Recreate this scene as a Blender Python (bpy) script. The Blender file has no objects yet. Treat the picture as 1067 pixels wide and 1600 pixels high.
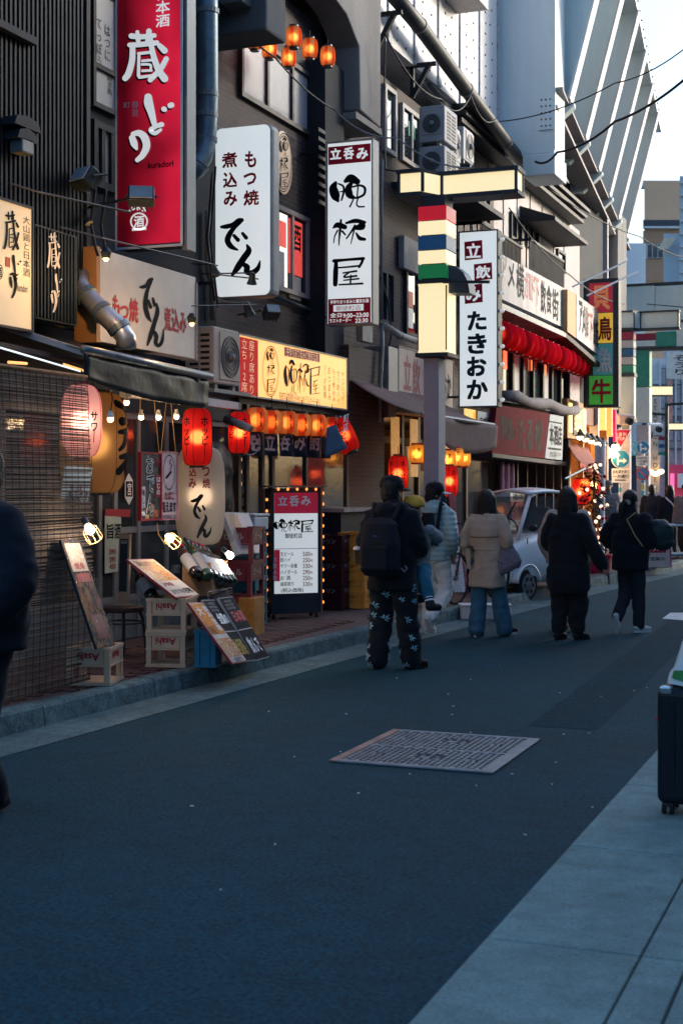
import bpy, math, random
from mathutils import Vector, Matrix, noise
random.seed(7)
SC = bpy.context.scene
COL = SC.collection
V3 = Vector
# ---------------------------------------------------------------- camera
F, CX, HY, CH = 2222.0, 533.5, 760.0, 1.65
YAW = math.radians(21.3)
SA, CA = math.sin(YAW), math.cos(YAW)
cam_d = bpy.data.cameras.new('camera')
cam = bpy.data.objects.new('camera', cam_d); COL.objects.link(cam)
cam.location = (0, 0, CH); cam.rotation_euler = (math.pi/2, 0, YAW)
cam_d.sensor_fit = 'VERTICAL'; cam_d.sensor_height = 36; cam_d.sensor_width = 24
cam_d.lens = F/1600*36; cam_d.shift_y = -40/1600; cam_d.clip_end = 1500; cam_d.clip_start = .05
cam_d.dof.use_dof = True; cam_d.dof.focus_distance = 15.5; cam_d.dof.aperture_fstop = 4.5
SC.camera = cam
# ---------------------------------------------------------------- world and sun
SUN_EL, SUN_AZ = math.radians(15), math.radians(42)     # azimuth from +Y towards +X
w = bpy.data.worlds.new('World'); SC.world = w; w.use_nodes = True
nt = w.node_tree
sky = nt.nodes.new('ShaderNodeTexSky'); sky.sky_type = 'NISHITA'; sky.sun_disc = False
sky.sun_elevation = SUN_EL; sky.sun_rotation = SUN_AZ
sky.air_density = 1.2; sky.dust_density = 5.6; sky.ozone_density = 4.7
bg = nt.nodes['Background']; bg.inputs['Strength'].default_value = 0.15
nt.links.new(sky.outputs[0], bg.inputs[0])
sd = bpy.data.lights.new('sun', 'SUN'); sd.energy = 1.0; sd.angle = math.radians(12); sd.color = (1, .86, .72)
so = bpy.data.objects.new('sun', sd); COL.objects.link(so)
sdir = V3((math.sin(SUN_AZ)*math.cos(SUN_EL), math.cos(SUN_AZ)*math.cos(SUN_EL), math.sin(SUN_EL)))
so.rotation_euler = sdir.to_track_quat('Z', 'Y').to_euler()
SC.view_settings.view_transform = 'Standard'; SC.view_settings.look = 'None'
SC.view_settings.exposure = 1.75; SC.view_settings.gamma = 1.0
SC.view_settings.use_curve_mapping = False
SC.cycles.max_bounces = 6; SC.cycles.diffuse_bounces = 3; SC.cycles.glossy_bounces = 3
SC.cycles.transparent_max_bounces = 10; SC.cycles.sample_clamp_indirect = 4.0
SC.cycles.use_denoising = True
# ---------------------------------------------------------------- pixel rays (photo pixels, 1067x1600)
def ray(px, py):
    u, v = (px-CX)/F, (HY-py)/F
    return V3((u*CA-SA, u*SA+CA, v))
O = V3((0, 0, CH))
class PL:
    """a plane with a point, two in-plane unit axes and the normal that faces the viewer"""
    def __init__(s, o, u, v):
        s.o, s.u, s.v = V3(o), V3(u).normalized(), V3(v).normalized(); s.n = s.u.cross(s.v).normalized()
    def hit(s, px, py):
        d = ray(px, py); t = (s.o-O).dot(s.n)/d.dot(s.n); return O+d*t
    def uv(s, px, py):
        p = s.hit(px, py)-s.o; return p.dot(s.u), p.dot(s.v)
    def pt(s, u, v, n=0): return s.o+s.u*u+s.v*v+s.n*n
def PX(x): return PL((x, 0, 0), (0, 1, 0), (0, 0, 1))      # faces the street (+X)
def PY(y): return PL((0, y, 0), (1, 0, 0), (0, 0, 1))      # faces the viewer (-Y)
def PZ(z): return PL((0, 0, z), (1, 0, 0), (0, 1, 0))
def wx(px, py, x): return PX(x).hit(px, py)
def wy(px, py, y): return PY(y).hit(px, py)
def wz(px, py, z=0.): return PZ(z).hit(px, py)
def ws(px, py, s):                                          # at depth s along the optical axis
    return O+ray(px, py)*s
def yx(px, x):  # Y of the point seen at column px on plane X=x
    return wx(px, 700, x).y
def xy(px, y): return wy(px, 700, y).x
def zat(py, s): return CH+(HY-py)*s/F
# ---------------------------------------------------------------- materials
MATS = {}
def M(name, rgb, rough=.6, metal=0., var=.14, scale=5., bump=0., bscale=60., emit=0., ecol=None, spec=.2, sheen=0., coat=0., streak=False, grain=None):
    if name in MATS: return MATS[name]
    m = bpy.data.materials.new(name); m.use_nodes = True; t = m.node_tree; N = t.nodes; L = t.links
    b = N['Principled BSDF']
    b.inputs['Roughness'].default_value = rough; b.inputs['Metallic'].default_value = metal
    b.inputs['Specular IOR Level'].default_value = spec
    if coat: b.inputs['Coat Weight'].default_value = coat
    if sheen: b.inputs['Sheen Weight'].default_value = sheen
    tc = N.new('ShaderNodeTexCoord')
    vec = tc.outputs['Object']
    if var:
        if streak:
            mp = N.new('ShaderNodeMapping'); mp.inputs['Scale'].default_value = (1, 1, .12); L.new(vec, mp.inputs[0]); vv = mp.outputs[0]
        else: vv = vec
        nz = N.new('ShaderNodeTexNoise'); nz.inputs['Scale'].default_value = scale; nz.inputs['Detail'].default_value = 6; nz.inputs['Roughness'].default_value = .65
        L.new(vv, nz.inputs['Vector'])
        r = N.new('ShaderNodeValToRGB'); r.color_ramp.elements[0].position = .3; r.color_ramp.elements[1].position = .7
        r.color_ramp.elements[0].color = (*[c*(1-var) for c in rgb], 1); r.color_ramp.elements[1].color = (*[min(1, c*(1+var)) for c in rgb], 1)
        L.new(nz.outputs['Fac'], r.inputs[0]); L.new(r.outputs[0], b.inputs['Base Color'])
        rr = N.new('ShaderNodeMapRange'); rr.inputs['To Min'].default_value = max(0, rough-.1); rr.inputs['To Max'].default_value = min(1, rough+.1)
        L.new(nz.outputs['Fac'], rr.inputs[0]); L.new(rr.outputs[0], b.inputs['Roughness'])
    else: b.inputs['Base Color'].default_value = (*rgb, 1)
    if grain:      # coarse aggregate and blotches over the base colour
        src = b.inputs['Base Color'].links[0].from_socket
        for sc_, lo, hi in grain:
            ng = N.new('ShaderNodeTexNoise'); ng.inputs['Scale'].default_value = sc_; ng.inputs['Detail'].default_value = 5; ng.inputs['Roughness'].default_value = .75; L.new(vec, ng.inputs[0])
            mg = N.new('ShaderNodeMapRange'); mg.inputs[1].default_value = .33; mg.inputs[2].default_value = .67; mg.inputs[3].default_value = lo; mg.inputs[4].default_value = hi; L.new(ng.outputs['Fac'], mg.inputs[0])
            sg = N.new('ShaderNodeVectorMath'); sg.operation = 'SCALE'; L.new(src, sg.inputs[0]); L.new(mg.outputs[0], sg.inputs['Scale']); src = sg.outputs[0]
        L.new(src, b.inputs['Base Color'])
    if bump:
        n2 = N.new('ShaderNodeTexNoise'); n2.inputs['Scale'].default_value = bscale; n2.inputs['Detail'].default_value = 4
        L.new(vec, n2.inputs['Vector'])
        bp = N.new('ShaderNodeBump'); bp.inputs['Strength'].default_value = bump; bp.inputs['Distance'].default_value = .02
        L.new(n2.outputs['Fac'], bp.inputs['Height']); L.new(bp.outputs[0], b.inputs['Normal'])
    if emit:
        b.inputs['Emission Color'].default_value = (*(ecol or rgb), 1); b.inputs['Emission Strength'].default_value = emit
    MATS[name] = m
    return m
def paper(name, rgb, trans=.55):
    """thin translucent lantern paper"""
    if name in MATS: return MATS[name]
    m = bpy.data.materials.new(name); m.use_nodes = True; t = m.node_tree; N = t.nodes; L = t.links
    N.remove(N['Principled BSDF'])
    d = N.new('ShaderNodeBsdfDiffuse'); d.inputs[0].default_value = (*rgb, 1)
    tr = N.new('ShaderNodeBsdfTranslucent'); tr.inputs[0].default_value = (*rgb, 1)
    mx = N.new('ShaderNodeMixShader'); mx.inputs[0].default_value = trans
    L.new(d.outputs[0], mx.inputs[1]); L.new(tr.outputs[0], mx.inputs[2])
    # paper passes part of the light almost straight through: the bulb shows as a soft hot spot
    rf = N.new('ShaderNodeBsdfRefraction'); rf.inputs['IOR'].default_value = 1.18; rf.inputs['Roughness'].default_value = .95; rf.inputs[0].default_value = (*[min(1, c*.7+.1*k) for c, k in zip(rgb, (3, 1.6, .5))], 1)
    m2 = N.new('ShaderNodeMixShader'); m2.inputs[0].default_value = .5
    L.new(mx.outputs[0], m2.inputs[1]); L.new(rf.outputs[0], m2.inputs[2])
    L.new(m2.outputs[0], N['Material Output'].inputs[0])
    MATS[name] = m
    return m
def film(name, rgb=(.03, .035, .04), clear=.72, rough=.08):
    """clear wrinkled plastic film"""
    if name in MATS: return MATS[name]
    m = bpy.data.materials.new(name); m.use_nodes = True; t = m.node_tree; N = t.nodes; L = t.links
    b = N['Principled BSDF']; b.inputs['Base Color'].default_value = (*rgb, 1); b.inputs['Roughness'].default_value = rough; b.inputs['Specular IOR Level'].default_value = .9
    tc = N.new('ShaderNodeTexCoord'); n2 = N.new('ShaderNodeTexNoise'); n2.inputs['Scale'].default_value = 9; n2.inputs['Detail'].default_value = 5; n2.inputs['Distortion'].default_value = 1.5
    L.new(tc.outputs['Object'], n2.inputs['Vector'])
    bp = N.new('ShaderNodeBump'); bp.inputs['Strength'].default_value = .9; bp.inputs['Distance'].default_value = .06
    L.new(n2.outputs['Fac'], bp.inputs['Height']); L.new(bp.outputs[0], b.inputs['Normal'])
    tr = N.new('ShaderNodeBsdfTransparent'); mx = N.new('ShaderNodeMixShader'); mx.inputs[0].default_value = clear
    L.new(b.outputs[0], mx.inputs[1]); L.new(tr.outputs[0], mx.inputs[2]); L.new(mx.outputs[0], N['Material Output'].inputs[0])
    MATS[name] = m
    return m
def brickmat(name, c1, c2, mortar, w=.21, h=.065, rough=.75, axis='YZ', bump=.5):
    if name in MATS: return MATS[name]
    m = bpy.data.materials.new(name); m.use_nodes = True; t = m.node_tree; N = t.nodes; L = t.links
    b = N['Principled BSDF']; b.inputs['Roughness'].default_value = rough
    tc = N.new('ShaderNodeTexCoord'); sp = N.new('ShaderNodeSeparateXYZ'); cb = N.new('ShaderNodeCombineXYZ')
    L.new(tc.outputs['Object'], sp.inputs[0])
    if axis == 'YZ':
        ad = N.new('ShaderNodeMath'); L.new(sp.outputs['X'], ad.inputs[0]); L.new(sp.outputs['Y'], ad.inputs[1])
        L.new(ad.outputs[0], cb.inputs[0]); L.new(sp.outputs['Z'], cb.inputs[1])
    else: L.new(sp.outputs['X'], cb.inputs[1]); L.new(sp.outputs['Y'], cb.inputs[0])
    br = N.new('ShaderNodeTexBrick'); br.inputs['Scale'].default_value = 1; br.inputs['Brick Width'].default_value = w; br.inputs['Row Height'].default_value = h
    br.inputs['Mortar Size'].default_value = .006; br.inputs['Color1'].default_value = (*c1, 1); br.inputs['Color2'].default_value = (*c2, 1); br.inputs['Mortar'].default_value = (*mortar, 1)
    L.new(cb.outputs[0], br.inputs[0])
    nz = N.new('ShaderNodeTexNoise'); nz.inputs['Scale'].default_value = 2.2; nz.inputs['Detail'].default_value = 7; L.new(tc.outputs['Object'], nz.inputs[0])
    mr = N.new('ShaderNodeMapRange'); mr.inputs[3].default_value = .55; mr.inputs[4].default_value = 1.35; L.new(nz.outputs['Fac'], mr.inputs[0])
    mx = N.new('ShaderNodeVectorMath'); mx.operation = 'SCALE'; L.new(br.outputs['Color'], mx.inputs[0]); L.new(mr.outputs[0], mx.inputs['Scale'])
    L.new(mx.outputs[0], b.inputs['Base Color'])
    bp = N.new('ShaderNodeBump'); bp.inputs['Strength'].default_value = bump; bp.inputs['Distance'].default_value = .01; bp.invert = True
    L.new(br.outputs['Fac'], bp.inputs['Height']); L.new(bp.outputs[0], b.inputs['Normal'])
    MATS[name] = m
    return m
# ---------------------------------------------------------------- geometry
MW = {}
def mw(o): return MW.get(o.name, Matrix.Identity(4)) if o else Matrix.Identity(4)
def orient(d):
    return V3(d).normalized().to_track_quat('Z', 'Y').to_matrix()
class G:
    def __init__(s): s.V, s.F = [], []
    def add(s, vs, fs):
        k = len(s.V); s.V += [V3(v) for v in vs]; s.F += [tuple(k+i for i in f) for f in fs]; return s
    def box(s, c, d, R=None):
        c = V3(c); hx, hy, hz = d[0]/2, d[1]/2, d[2]/2
        vs = [V3((x, y, z)) for x in (-hx, hx) for y in (-hy, hy) for z in (-hz, hz)]
        if R is not None: vs = [R @ v for v in vs]
        return s.add([c+v for v in vs], [(0, 1, 3, 2), (4, 6, 7, 5), (0, 4, 5, 1), (2, 3, 7, 6), (0, 2, 6, 4), (1, 5, 7, 3)])
    def span(s, a, b):  # axis aligned box between two corners
        return s.box([(a[i]+b[i])/2 for i in range(3)], [abs(a[i]-b[i]) for i in range(3)])
    def slab(s, P, u0, v0, u1, v1, n0, n1):
        vs = [P.pt(u, v, n) for n in (n0, n1) for u, v in ((u0, v0), (u1, v0), (u1, v1), (u0, v1))]
        return s.add(vs, [(3, 2, 1, 0), (4, 5, 6, 7), (0, 1, 5, 4), (1, 2, 6, 5), (2, 3, 7, 6), (3, 0, 4, 7)])
    def bar(s, a, b, w, h=None, up=(0, 0, 1)):
        a, b = V3(a), V3(b); d = (b-a).normalized(); h = h or w
        x = d.cross(V3(up))
        if x.length < 1e-4: x = d.cross(V3((1, 0, 0)))
        x.normalize(); y = x.cross(d)
        vs = [p+x*i*w/2+y*j*h/2 for p in (a, b) for i, j in ((-1, -1), (1, -1), (1, 1), (-1, 1))]
        return s.add(vs, [(3, 2, 1, 0), (4, 5, 6, 7), (0, 1, 5, 4), (1, 2, 6, 5), (2, 3, 7, 6), (3, 0, 4, 7)])
    def tube(s, pts, r, n=8, caps=True):
        pts = [V3(p) for p in pts]; rs = r if isinstance(r, (list, tuple)) else [r]*len(pts); k = len(s.V)
        ref = None
        for i, p in enumerate(pts):
            d = (pts[min(i+1, len(pts)-1)]-pts[max(i-1, 0)]).normalized()
            if ref is None: ref = d.cross(V3((0, 0, 1))) if abs(d.z) < .95 else d.cross(V3((1, 0, 0)))
            x = (ref-d*ref.dot(d)).normalized(); y = d.cross(x); ref = x
            for j in range(n):
                a = 2*math.pi*j/n; s.V.append(p+(x*math.cos(a)+y*math.sin(a))*rs[i])
        for i in range(len(pts)-1):
            for j in range(n):
                s.F.append((k+i*n+j, k+i*n+(j+1) % n, k+(i+1)*n+(j+1) % n, k+(i+1)*n+j))
        if caps:
            s.F.append(tuple(k+j for j in reversed(range(n)))); s.F.append(tuple(k+(len(pts)-1)*n+j for j in range(n)))
        return s
    def lathe(s, c, prof, n=20, axis=(0, 0, 1), caps=True):
        c = V3(c); R = orient(axis); k = len(s.V)
        for r, z in prof:
            for j in range(n):
                a = 2*math.pi*j/n; s.V.append(c+R @ V3((r*math.cos(a), r*math.sin(a), z)))
        for i in range(len(prof)-1):
            for j in range(n): s.F.append((k+i*n+j, k+i*n+(j+1) % n, k+(i+1)*n+(j+1) % n, k+(i+1)*n+j))
        if caps:
            s.F.append(tuple(k+j for j in reversed(range(n)))); s.F.append(tuple(k+(len(prof)-1)*n+j for j in range(n)))
        return s
    def ball(s, c, r, n=10, m=7, sc=(1, 1, 1)):
        prof = [(r*math.sin(math.pi*i/m)+1e-5, -r*math.cos(math.pi*i/m)) for i in range(m+1)]; k = len(s.V)
        s.lathe((0, 0, 0), prof, n)
        for i in range(k, len(s.V)): v = s.V[i]; s.V[i] = V3(c)+V3((v.x*sc[0], v.y*sc[1], v.z*sc[2]))
        return s
    def prism(s, pts, off):
        """closed polygon (world points) pushed along off"""
        n = len(pts); off = V3(off); pts = [V3(p) for p in pts]
        return s.add(pts+[p+off for p in pts], [tuple(reversed(range(n))), tuple(range(n, 2*n))]+[(i, (i+1) % n, n+(i+1) % n, n+i) for i in range(n)])
    def grid(s, f, nu, nv):
        k = len(s.V)
        for i in range(nu+1):
            for j in range(nv+1): s.V.append(V3(f(i/nu, j/nv)))
        for i in range(nu):
            for j in range(nv): a = k+i*(nv+1)+j; s.F.append((a, a+nv+1, a+nv+2, a+1))
        return s
    def mesh(s, name, mat, inv=None, smooth=False):
        me = bpy.data.meshes.new(name)
        me.from_pydata([(inv @ v) if inv else v for v in s.V], [], s.F)
        if smooth: me.polygons.foreach_set('use_smooth', [True]*len(me.polygons))
        if mat: me.materials.append(mat)
        me.update(); return me
    def obj(s, name, mat, parent=None, smooth=False, bev=0., local=False, solid=0., seg=2, **tagkw):
        inv = None if (parent is None or local) else mw(parent).inverted()
        o = bpy.data.objects.new(name, s.mesh(name, mat, inv, smooth)); COL.objects.link(o)
        if parent: o.parent = parent
        MW[o.name] = mw(parent) if parent else Matrix.Identity(4)
        if solid:
            m = o.modifiers.new('solid', 'SOLIDIFY'); m.thickness = solid; m.offset = 0
        if bev:
            m = o.modifiers.new('bevel', 'BEVEL'); m.width = bev; m.segments = seg; m.limit_method = 'ANGLE'; m.angle_limit = .7
        for k, v in tagkw.items(): o[k] = v
        return o
def thing(name, label, cat, loc=(0, 0, 0), rotz=0., group=None):
    o = bpy.data.objects.new(name, None); COL.objects.link(o); o.empty_display_size = .1
    o.location = loc; o.rotation_euler = (0, 0, rotz)
    MW[o.name] = Matrix.Translation(V3(loc)) @ Matrix.Rotation(rotz, 4, 'Z')
    o['label'] = label; o['category'] = cat
    if group: o['group'] = group
    return o
def kids(o): return [c for c in list(COL.objects) if c.parent == o]
def dup(root, loc, rotz=None, label=None):
    r = root.copy(); COL.objects.link(r); r.location = loc
    if rotz is not None: r.rotation_euler = (0, 0, rotz)
    MW[r.name] = Matrix.Translation(V3(loc)) @ Matrix.Rotation(r.rotation_euler.z, 4, 'Z')
    if label: r['label'] = label
    for ch in kids(root):
        c = ch.copy(); COL.objects.link(c); c.parent = r; MW[c.name] = MW[r.name]
        for g in kids(ch):
            d = g.copy(); COL.objects.link(d); d.parent = c
    return r
def single(name, label, cat, g, mat, group=None, **kw):
    """a thing that is one mesh, its origin at its lowest point"""
    lo = min(g.V, key=lambda v: v.z); c = sum(g.V, V3((0, 0, 0)))/len(g.V); loc = V3((c.x, c.y, lo.z))
    g.V = [v-loc for v in g.V]
    o = g.obj(name, mat, None, **kw); o.location = loc; MW[o.name] = Matrix.Translation(loc)
    o['label'] = label; o['category'] = cat
    if group: o['group'] = group
    return o
def struct(name, g, mat, parent=None, **kw):
    o = g.obj(name, mat, parent, **kw)
    if parent is None: o['kind'] = 'structure'
    return o
def light(parent, loc, power, col=(1, .62, .3), r=.04):
    d = bpy.data.lights.new('lamp_light', 'POINT'); d.energy = power; d.color = col; d.shadow_soft_size = r
    o = bpy.data.objects.new('lamp_light', d); COL.objects.link(o)
    o.parent = parent; o.location = (mw(parent).inverted() @ V3(loc)) if parent else loc
    return o
# ---------------------------------------------------------------- writing
TC = {}
def glyphs(s, bold=.0, vertical=False, step=1.0, sc=1.0):
    key = (s, bold, vertical, step)
    if key in TC: return TC[key]
    V, Fc = [], []
    items = [(c, i) for i, c in enumerate(s)] if vertical else [(s, 0)]
    for c, i in items:
        if c in ' \u3000': continue
        if vertical and c == 'ー': c = '｜'
        cu = bpy.data.curves.new('lettering', 'FONT'); cu.body = c; cu.resolution_u = 2
        if vertical: cu.align_x = 'CENTER'
        o = bpy.data.objects.new('lettering', cu); COL.objects.link(o)
        dg = bpy.context.evaluated_depsgraph_get()
        me = bpy.data.meshes.new_from_object(o.evaluated_get(dg))
        for ly, (dx, dy) in enumerate(((-1, -1), (1, 1), (1, -1), (-1, 1), (0, 0)) if bold > .004 else ((0, 0),)):   # heavier strokes: shifted layers a hair apart
            k = len(V); V += [(v.co.x+dx*bold*.8, v.co.y+dy*bold*.8-i*step, ly) for v in me.vertices]; Fc += [tuple(k+j for j in p.vertices) for p in me.polygons]
        bpy.data.objects.remove(o); bpy.data.curves.remove(cu); bpy.data.meshes.remove(me)
    TC[key] = (V, Fc); return TC[key]
def ribbon(strokes, n=7):
    """brush strokes: lists of (x, y, width), swept with a round pen"""
    V, Fc = [], []
    for ly, st in enumerate(strokes):
        pts = []
        for i in range(len(st)-1):
            p0, p1, p2, p3 = st[max(i-1, 0)], st[i], st[i+1], st[min(i+2, len(st)-1)]
            for k in range(n):
                t = k/n
                pts.append(tuple(.5*((2*b)+(-a+c)*t+(2*a-5*b+4*c-d)*t*t+(-a+3*b-3*c+d)*t**3) for a, b, c, d in zip(p0, p1, p2, p3)))
        pts.append(st[-1])
        k = len(V); m = len(pts)
        for i, (x, y, wd) in enumerate(pts):
            a, b = pts[max(i-1, 0)], pts[min(i+1, m-1)]
            dx, dy = b[0]-a[0], b[1]-a[1]; l = math.hypot(dx, dy) or 1
            nx, ny = -dy/l*abs(wd)/2, dx/l*abs(wd)/2
            V += [(x+nx, y+ny, ly*3), (x-nx, y-ny, ly*3)]
        for i in range(m-1): Fc.append((k+2*i, k+2*i+1, k+2*i+3, k+2*i+2))
        for (x, y, wd), q, sg in ((pts[0], pts[1], 1), (pts[-1], pts[-2], 2)):
            a0 = math.atan2(y-q[1], x-q[0]); k2 = len(V)
            for j in range(7):
                a = a0-math.pi/2+math.pi*j/6; V.append((x+math.cos(a)*abs(wd)/2, y+math.sin(a)*abs(wd)/2, ly*3+sg))
            Fc.append(tuple(range(k2, k2+7)))
    return V, Fc
def bbox(V):
    xs, ys = [v[0] for v in V], [v[1] for v in V]; return min(xs), min(ys), max(xs), max(ys)
def fitted(VF, u0, v0, u1, v1, flip=False):
    V, Fc = VF; a, b, c, d = bbox(V); out = []
    for x, y, l in V:
        fx, fy = (x-a)/((c-a) or 1), (y-b)/((d-b) or 1)
        if flip: fy = 1-fy
        out.append((u0+(u1-u0)*fx, v0+(v1-v0)*fy, l))
    return out, Fc
def put(P, VF, u0, v0, u1, v1, n, mat, parent, flip=False, name='lettering'):
    V, Fc = fitted(VF, u0, v0, u1, v1, flip)
    return G().add([P.pt(u, v, n+l*.00025) for u, v, l in V], Fc).obj(name, mat, parent)
def pbox(P, x0, y0, x1, y1):
    cx, cy = (x0+x1)/2, (y0+y1)/2
    return P.uv(x0, cy)[0], P.uv(cx, y1)[1], P.uv(x1, cy)[0], P.uv(cx, y0)[1]
def write(P, s, box, mat, parent, n=.004, bold=.02, vertical=False, step=1.0):
    """fit a line of writing into a rectangle given in photo pixels on plane P"""
    return put(P, glyphs(s, bold, vertical, step), *pbox(P, *box), n, mat, parent)
def brush(P, strokes, box, mat, parent, n=.004):
    return put(P, ribbon(strokes), *pbox(P, *box), n, mat, parent, flip=True)
def patch(P, box, mat, parent, n0=0., n1=.003, name='printed_panel'):
    u0, v0, u1, v1 = pbox(P, *box)
    return G().slab(P, u0, v0, u1, v1, n0, n1).obj(name, mat, parent)
def ring(P, cx, cy, rx, ry, wpx, mat, parent, n=.004, seg=36, name='ring'):
    V, Fc = [], []
    for i in range(seg):
        a = 2*math.pi*i/seg
        for k in (1, 1-wpx/max(rx, ry)):
            u, v = P.uv(cx+rx*k*math.cos(a), cy+ry*k*math.sin(a)); V.append(P.pt(u, v, n))
    for i in range(seg): j = (i+1) % seg; Fc.append((2*i, 2*j, 2*j+1, 2*i+1))
    return G().add(V, Fc).obj(name, mat, parent)
# brush lettering seen on the signs (x, y down, width)
DEN = [[(138, 14, 14), (160, 12, 22), (190, 4, 22), (218, -12, 30), (232, -18, 20)], [(226, -8, 14), (196, 18, 20), (174, 50, 26), (166, 78, 27), (182, 104, 25), (212, 120, 9)],
       [(196, 54, 16), (214, 74, 20)], [(236, 44, 15), (252, 64, 19)],
       [(256, 98, 10), (264, 124, 28), (240, 160, 30), (214, 200, 30), (188, 236, 14)], [(206, 208, 12), (234, 188, 18), (256, 200, 28), (254, 222, 24), (280, 226, 26), (306, 206, 22), (316, 172, 7)]]
DE, N_ = DEN[:4], DEN[4:]
BAN = [[(672, 846, 14), (662, 872, 34), (672, 908, 36), (682, 928, 14)], [(684, 850, 6), (706, 862, 9), (708, 890, 9), (698, 926, 7)], [(690, 888, 4), (704, 886, 6)],
       [(716, 838, 16), (740, 826, 34), (768, 840, 26)], [(744, 846, 14), (730, 870, 26), (734, 900, 30), (752, 918, 10)], [(744, 866, 7), (780, 858, 9), (802, 870, 11), (798, 900, 10), (764, 916, 9), (750, 906, 7)], [(772, 864, 6), (768, 912, 6)],
       [(750, 926, 6), (736, 956, 7)], [(772, 918, 6), (766, 944, 6), (776, 956, 7), (800, 956, 6)]]
PAI = [[(652, 1050, 8), (672, 1036, 26), (706, 1046, 22)], [(688, 1010, 10), (684, 1060, 12), (680, 1104, 8), (678, 1140, 5)], [(672, 1064, 8), (658, 1096, 6), (654, 1128, 5)], [(694, 1068, 10), (708, 1086, 8)],
       [(712, 1026, 10), (756, 1014, 20), (800, 1022, 14)], [(780, 1022, 18), (786, 1042, 34), (752, 1052, 16)], [(754, 1040, 12), (736, 1072, 9), (714, 1106, 7)], [(750, 1062, 8), (742, 1100, 6), (734, 1134, 4)], [(760, 1078, 8), (776, 1104, 18), (800, 1110, 14)]]
OKU = [[(660, 166, 16), (720, 160, 12), (796, 154, 14)], [(794, 154, 12), (788, 174, 12), (776, 196, 11)], [(672, 200, 7), (724, 196, 8), (778, 190, 9)], [(670, 164, 14), (668, 220, 22), (666, 282, 20)], [(702, 226, 7), (764, 216, 9)], [(732, 222, 7), (706, 246, 8), (764, 240, 9)], [(738, 238, 7), (736, 276, 8)], [(706, 262, 6), (774, 254, 8)], [(684, 284, 7), (792, 278, 9)]]
DO_ = [[(690, 452, 36), (692, 480, 42), (704, 520, 34), (716, 566, 26), (722, 592, 18)], [(752, 578, 24), (722, 588, 20), (702, 604, 22), (722, 618, 20), (748, 602, 14)], [(762, 506, 24), (766, 508, 24)], [(792, 490, 26), (798, 488, 26)]]
RI_ = [[(616, 640, 30), (626, 668, 32), (636, 690, 14)], [(620, 622, 22), (650, 618, 30), (674, 640, 36), (682, 680, 34), (664, 720, 28), (640, 742, 22)]]
KURA = [[(612, 168, 26), (656, 172, 24), (718, 166, 22)], [(640, 150, 18), (644, 190, 22)], [(694, 146, 26), (688, 190, 24)], [(604, 210, 22), (650, 208, 24), (730, 200, 24)], [(618, 216, 26), (616, 280, 28), (600, 340, 30), (584, 364, 28)], [(700, 176, 22), (712, 250, 26), (736, 320, 30), (766, 366, 34)], [(774, 274, 24), (748, 320, 26), (700, 372, 24)], [(744, 214, 24), (766, 236, 30)],
        [(646, 250, 14), (700, 244, 14)], [(648, 252, 14), (646, 352, 16)], [(664, 284, 12), (704, 280, 13)], [(662, 300, 12), (700, 302, 12), (702, 326, 12)], [(664, 330, 12), (706, 328, 12)], [(650, 360, 14), (712, 352, 14)]]
def shifted(st, dx, dy, s=1.0, sx=None): return [[(x*(sx or s)+dx, y*s+dy, wd*s) for x, y, wd in k] for k in st]
# ================================================================ palette
navy_black = M('navy_black', (.012, .018, .028), .6, bump=.05)
black_metal = M('black_metal', (.012, .016, .022), .4, spec=.5)
dark_grey = M('dark_grey', (.018, .022, .03), .6, bump=.08)
steel = M('brushed_steel', (.42, .46, .5), .32, metal=.9, var=.2, scale=12)
dull_steel = M('dull_steel', (.17, .19, .21), .5, metal=.35, var=.25, scale=7)
alu = M('aluminium_frame', (.2, .22, .25), .45, metal=.3, var=.1)
white_paint = M('white_paint', (.72, .74, .75), .5, var=.06)
off_white = M('off_white_panel', (.62, .63, .62), .6, var=.12, scale=3, bump=.06)
grey_paint = M('grey_paint', (.3, .33, .36), .5, var=.12)
glass_dark = M('window_glass', (.02, .028, .036), .06, var=0, spec=.9)
glass_frost = M('frosted_pane', (.33, .34, .36), .45, var=.12, scale=2.5)
red_print = M('red_print', (.5, .012, .035), .5, var=.05)
crimson = M('crimson_print', (.32, .012, .03), .5, var=.06)
ink = M('ink', (.004, .008, .012), .7, var=0, spec=.08)
ink_grey = M('ink_grey', (.09, .09, .1), .5, var=0)
white_ink = M('white_ink', (.78, .8, .8), .5, var=0)
cable_black = M('cable_black', (.01, .013, .018), .5, var=0)
wood_mid = M('worn_wood', (.23, .12, .06), .6, var=.3, scale=14, bump=.1)
rubber = M('rubber', (.012, .013, .015), .75, var=.1)
gold_twine = M('gold_twine', (.42, .26, .1), .6, var=.1)
# ================================================================ ground
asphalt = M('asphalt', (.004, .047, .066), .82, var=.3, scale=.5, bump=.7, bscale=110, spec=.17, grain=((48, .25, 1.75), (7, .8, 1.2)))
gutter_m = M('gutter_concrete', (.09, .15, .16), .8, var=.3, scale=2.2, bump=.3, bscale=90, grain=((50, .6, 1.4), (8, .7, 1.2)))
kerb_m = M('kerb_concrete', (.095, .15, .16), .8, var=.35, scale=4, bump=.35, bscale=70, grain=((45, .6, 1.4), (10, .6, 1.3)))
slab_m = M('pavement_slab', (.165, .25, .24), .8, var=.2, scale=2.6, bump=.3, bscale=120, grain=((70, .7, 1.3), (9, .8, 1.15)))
paver_m = M('paver_red', (.10, .055, .05), .8, var=.35, scale=5, bump=.2)
joint_m = M('joint_sand', (.04, .055, .06), .9)
struct('road', G().add([(-300, -200, 0), (300, -200, 0), (300, 500, 0), (-300, 500, 0)], [(0, 1, 2, 3)]), asphalt)
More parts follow.
